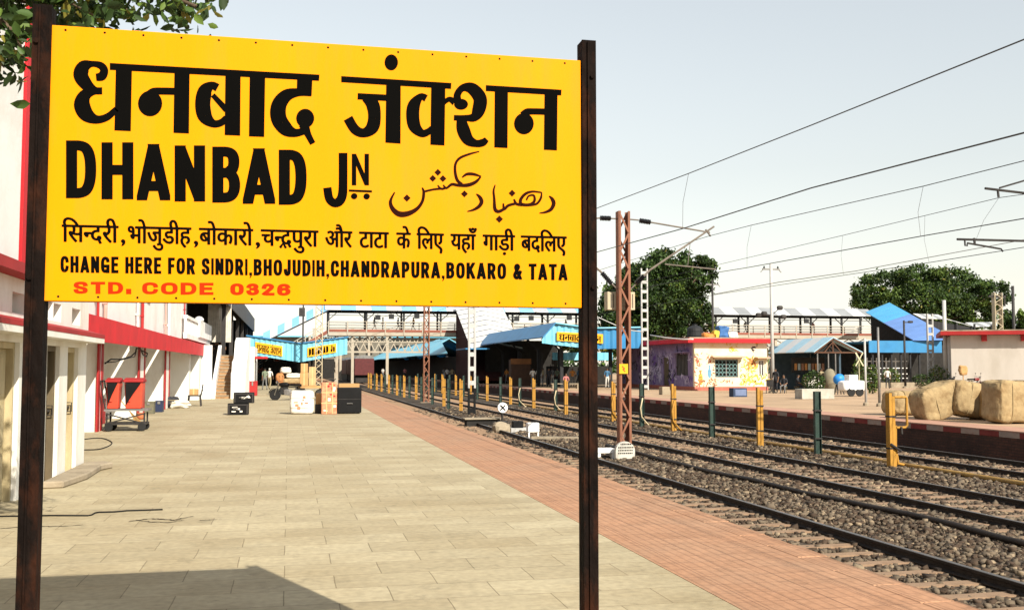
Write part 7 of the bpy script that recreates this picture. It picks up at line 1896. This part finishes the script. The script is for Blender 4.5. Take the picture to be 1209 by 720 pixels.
tree(base, 'huge spreading tree behind the blue stair roof', blobs_from(zc, base, [(1085, 332, 40, 20, 0), (1050, 340, 34, 20, 2), (1125, 338, 36, 20, 0), (1025, 350, 22, 16, 0), (1158, 350, 26, 18, -2), (1090, 356, 60, 20, 0), (1150, 368, 34, 20, 1), (1040, 362, 30, 14, 1), (1110, 372, 40, 16, -1), (1195, 376, 22, 14, 3)]), 46000, .24, 22, .9, 6, (.34, .40, .23, .03))
for i, (u, vt, zc, w, lab) in enumerate(((855, 405, 180, 60, 'distant low tree showing under the footbridge deck'), (1215, 368, 150, 30, 'bushy tree top beyond the store building at the frame edge'), (700, 385, 150, 40, 'distant tree behind the blue shelter roof'))):
    b = AD(u, 452, zc); base = (b.x, b.y, 0)
    tree(base, lab, blobs_from(zc, base, [(u, vt + 14, w * .5, 16, 0), (u - w * .4, vt + 22, w * .4, 14, 2), (u + w * .4, vt + 20, w * .4, 15, -2)]), 5000, .32, 40 + i, .4, 3)
# tree over the platform whose branches hang behind the board
tb = (-3.1, 7.6, 0)
t = thing('overhanging_tree', 'tree with broad glossy leaves hanging over the top corner of the board', 'tree', tb)
m = MB(t); m.tube([(-2.7, 7.6, 0), (-2.75, 7.65, 2), (-2.5, 7.6, 3.6), (-2.2, 7.6, 4.4)], [.2, .17, .15, .12], 10)
rng = np.random.default_rng(4); r = random.Random(4)
lp = []
def branch(px, y, r0, dens, sp):
    P = [AY(u, v, y + .12 * math.sin(i)) for i, (u, v) in enumerate(px)]
    m.tube([(-2.2, 7.6, 4.4)] + P if px[0][0] < -60 else P, [r0 * 1.2] * (1 if px[0][0] < -60 else 0) + [r0 * (1 - .75 * i / (len(P) - 1)) for i in range(len(P))], 6)
    for i in range(len(P) - 1):
        n = int((P[i + 1] - P[i]).length * dens * 1.7)
        for k in range(n): lp.append(np.array(P[i].lerp(P[i + 1], r.random())) + rng.normal(0, sp, 3) * np.array([1, 1.4, 1]) - np.array([0, 0, sp * .4]))
branch([(-120, -60), (-40, -40), (30, -30), (110, -22), (180, -12), (232, 8)], 7.6, .05, 150, .11)
branch([(-110, -30), (-30, -10), (40, 2), (100, 8), (150, 12)], 7.9, .045, 190, .11)
branch([(-90, -20), (-20, 10), (20, 40), (28, 70)], 7.5, .035, 190, .10)
branch([(-100, -60), (-20, -60), (60, -60), (140, -50), (210, -30), (246, 2)], 8.2, .04, 120, .12)
branch([(-60, 10), (-20, 50), (5, 80)], 7.8, .025, 150, .07)
branch([(60, -40), (75, 0), (110, 18)], 7.4, .02, 130, .08)
branch([(150, -40), (190, -8), (225, 14)], 7.9, .02, 110, .07)
branch([(-140, -120), (-60, -170), (40, -180), (140, -140)], 7.8, .05, 150, .2)
branch([(-160, -80), (-120, -20), (-110, 60)], 7.2, .05, 120, .2)
m.build('trunk', M_BARK, t, smooth=True)
leaf_mesh('crown', [np.array(p) - np.array(tb) for p in lp], .052, [M_LF[0], M_LF[1], M_LF[2], M_LF[3]], t, (.52, .30, .11, .07), 9, long=1.0, fold=.18)
def bush(u, vb, zc, w, h, label, n, seed, light=True, size=.09):
    q = AD(u, vb, zc); t = thing('leafy_bush', label, 'bush', (q.x, q.y, 0)); rng = np.random.default_rng(seed)
    m = MB()
    for k in range(6): a = k * 1.05; m.tube([(0, 0, 0), (.5 * w * math.cos(a) * .5, .5 * w * math.sin(a) * .5, h * .8)], [.03, .012], 5)
    m.build('stem', M_BARK, t)
    p = rng.normal(0, 1, (n, 3)); p /= np.linalg.norm(p, axis=1)[:, None]; p *= rng.uniform(.3, 1, (n, 1)) ** .5
    leaf_mesh('foliage', p * np.array([w / 2, w / 2, h / 2]) + np.array([0, 0, h / 2]), size, M_LF, t, (.2, .35, .35, .1) if light else (.6, .3, .1, 0), seed)
bush(1030, 464, 66, .95, 1.9, 'yellow green bush behind the white vending cart', 500, 1)
bush(1016, 462, 70, 1.2, 2.4, 'light bush growing beside the tea stall below the crossed sign', 500, 2)
bush(961, 463, 68, 1.6, 1.5, 'dark round bush before the tea stall counter', 700, 3, False)
bush(1052, 455, 86, 1.6, 1.7, 'green bush in the planter next to the white railing', 500, 4)
bush(1108, 453, 86, 1.9, 1.9, 'bush with pale flowers at the end of the planter', 500, 5)
bush(1088, 455, 86, 1.6, 1.2, 'low dark bush in the middle of the planter', 400, 6, False)
q = AD(1014.5, 425, 68); m = MB((q.x, q.y, 0)); 
m.bar((q.x - .28, q.y, q.z - .4), (q.x + .28, q.y, q.z + .5), .07, .03, up=(0, 1, 0)); m.bar((q.x + .28, q.y - .031, q.z - .4), (q.x - .28, q.y - .031, q.z + .5), .09, .03, up=(0, 1, 0)); m.tube([(q.x, q.y + .05, 0), (q.x, q.y + .05, q.z + .1)], .03, 6)
tag(m.build('crossing_sign', mat('sign_pale_cream', (.55, .5, .32), rough=.7)), 'pale crossed boards on a stick above the light bush', 'sign')
# far wooded skyline
r = random.Random(12); rng = np.random.default_rng(12); P = []
for k in range(9000):
    x = rng.uniform(-160, 330); P.append((x, 300 + rng.uniform(-10, 10), abs(rng.normal(0, 1)) * (2.2 + 1.2 * math.sin(x * .09) + math.sin(x * .023))))
o = leaf_mesh('far_woods', P, .9, M_LF[:3], None, (.5, .4, .1), 3); o['label'] = 'low dark band of far trees along the horizon behind the station'; o['category'] = 'woods'; stuff(o)
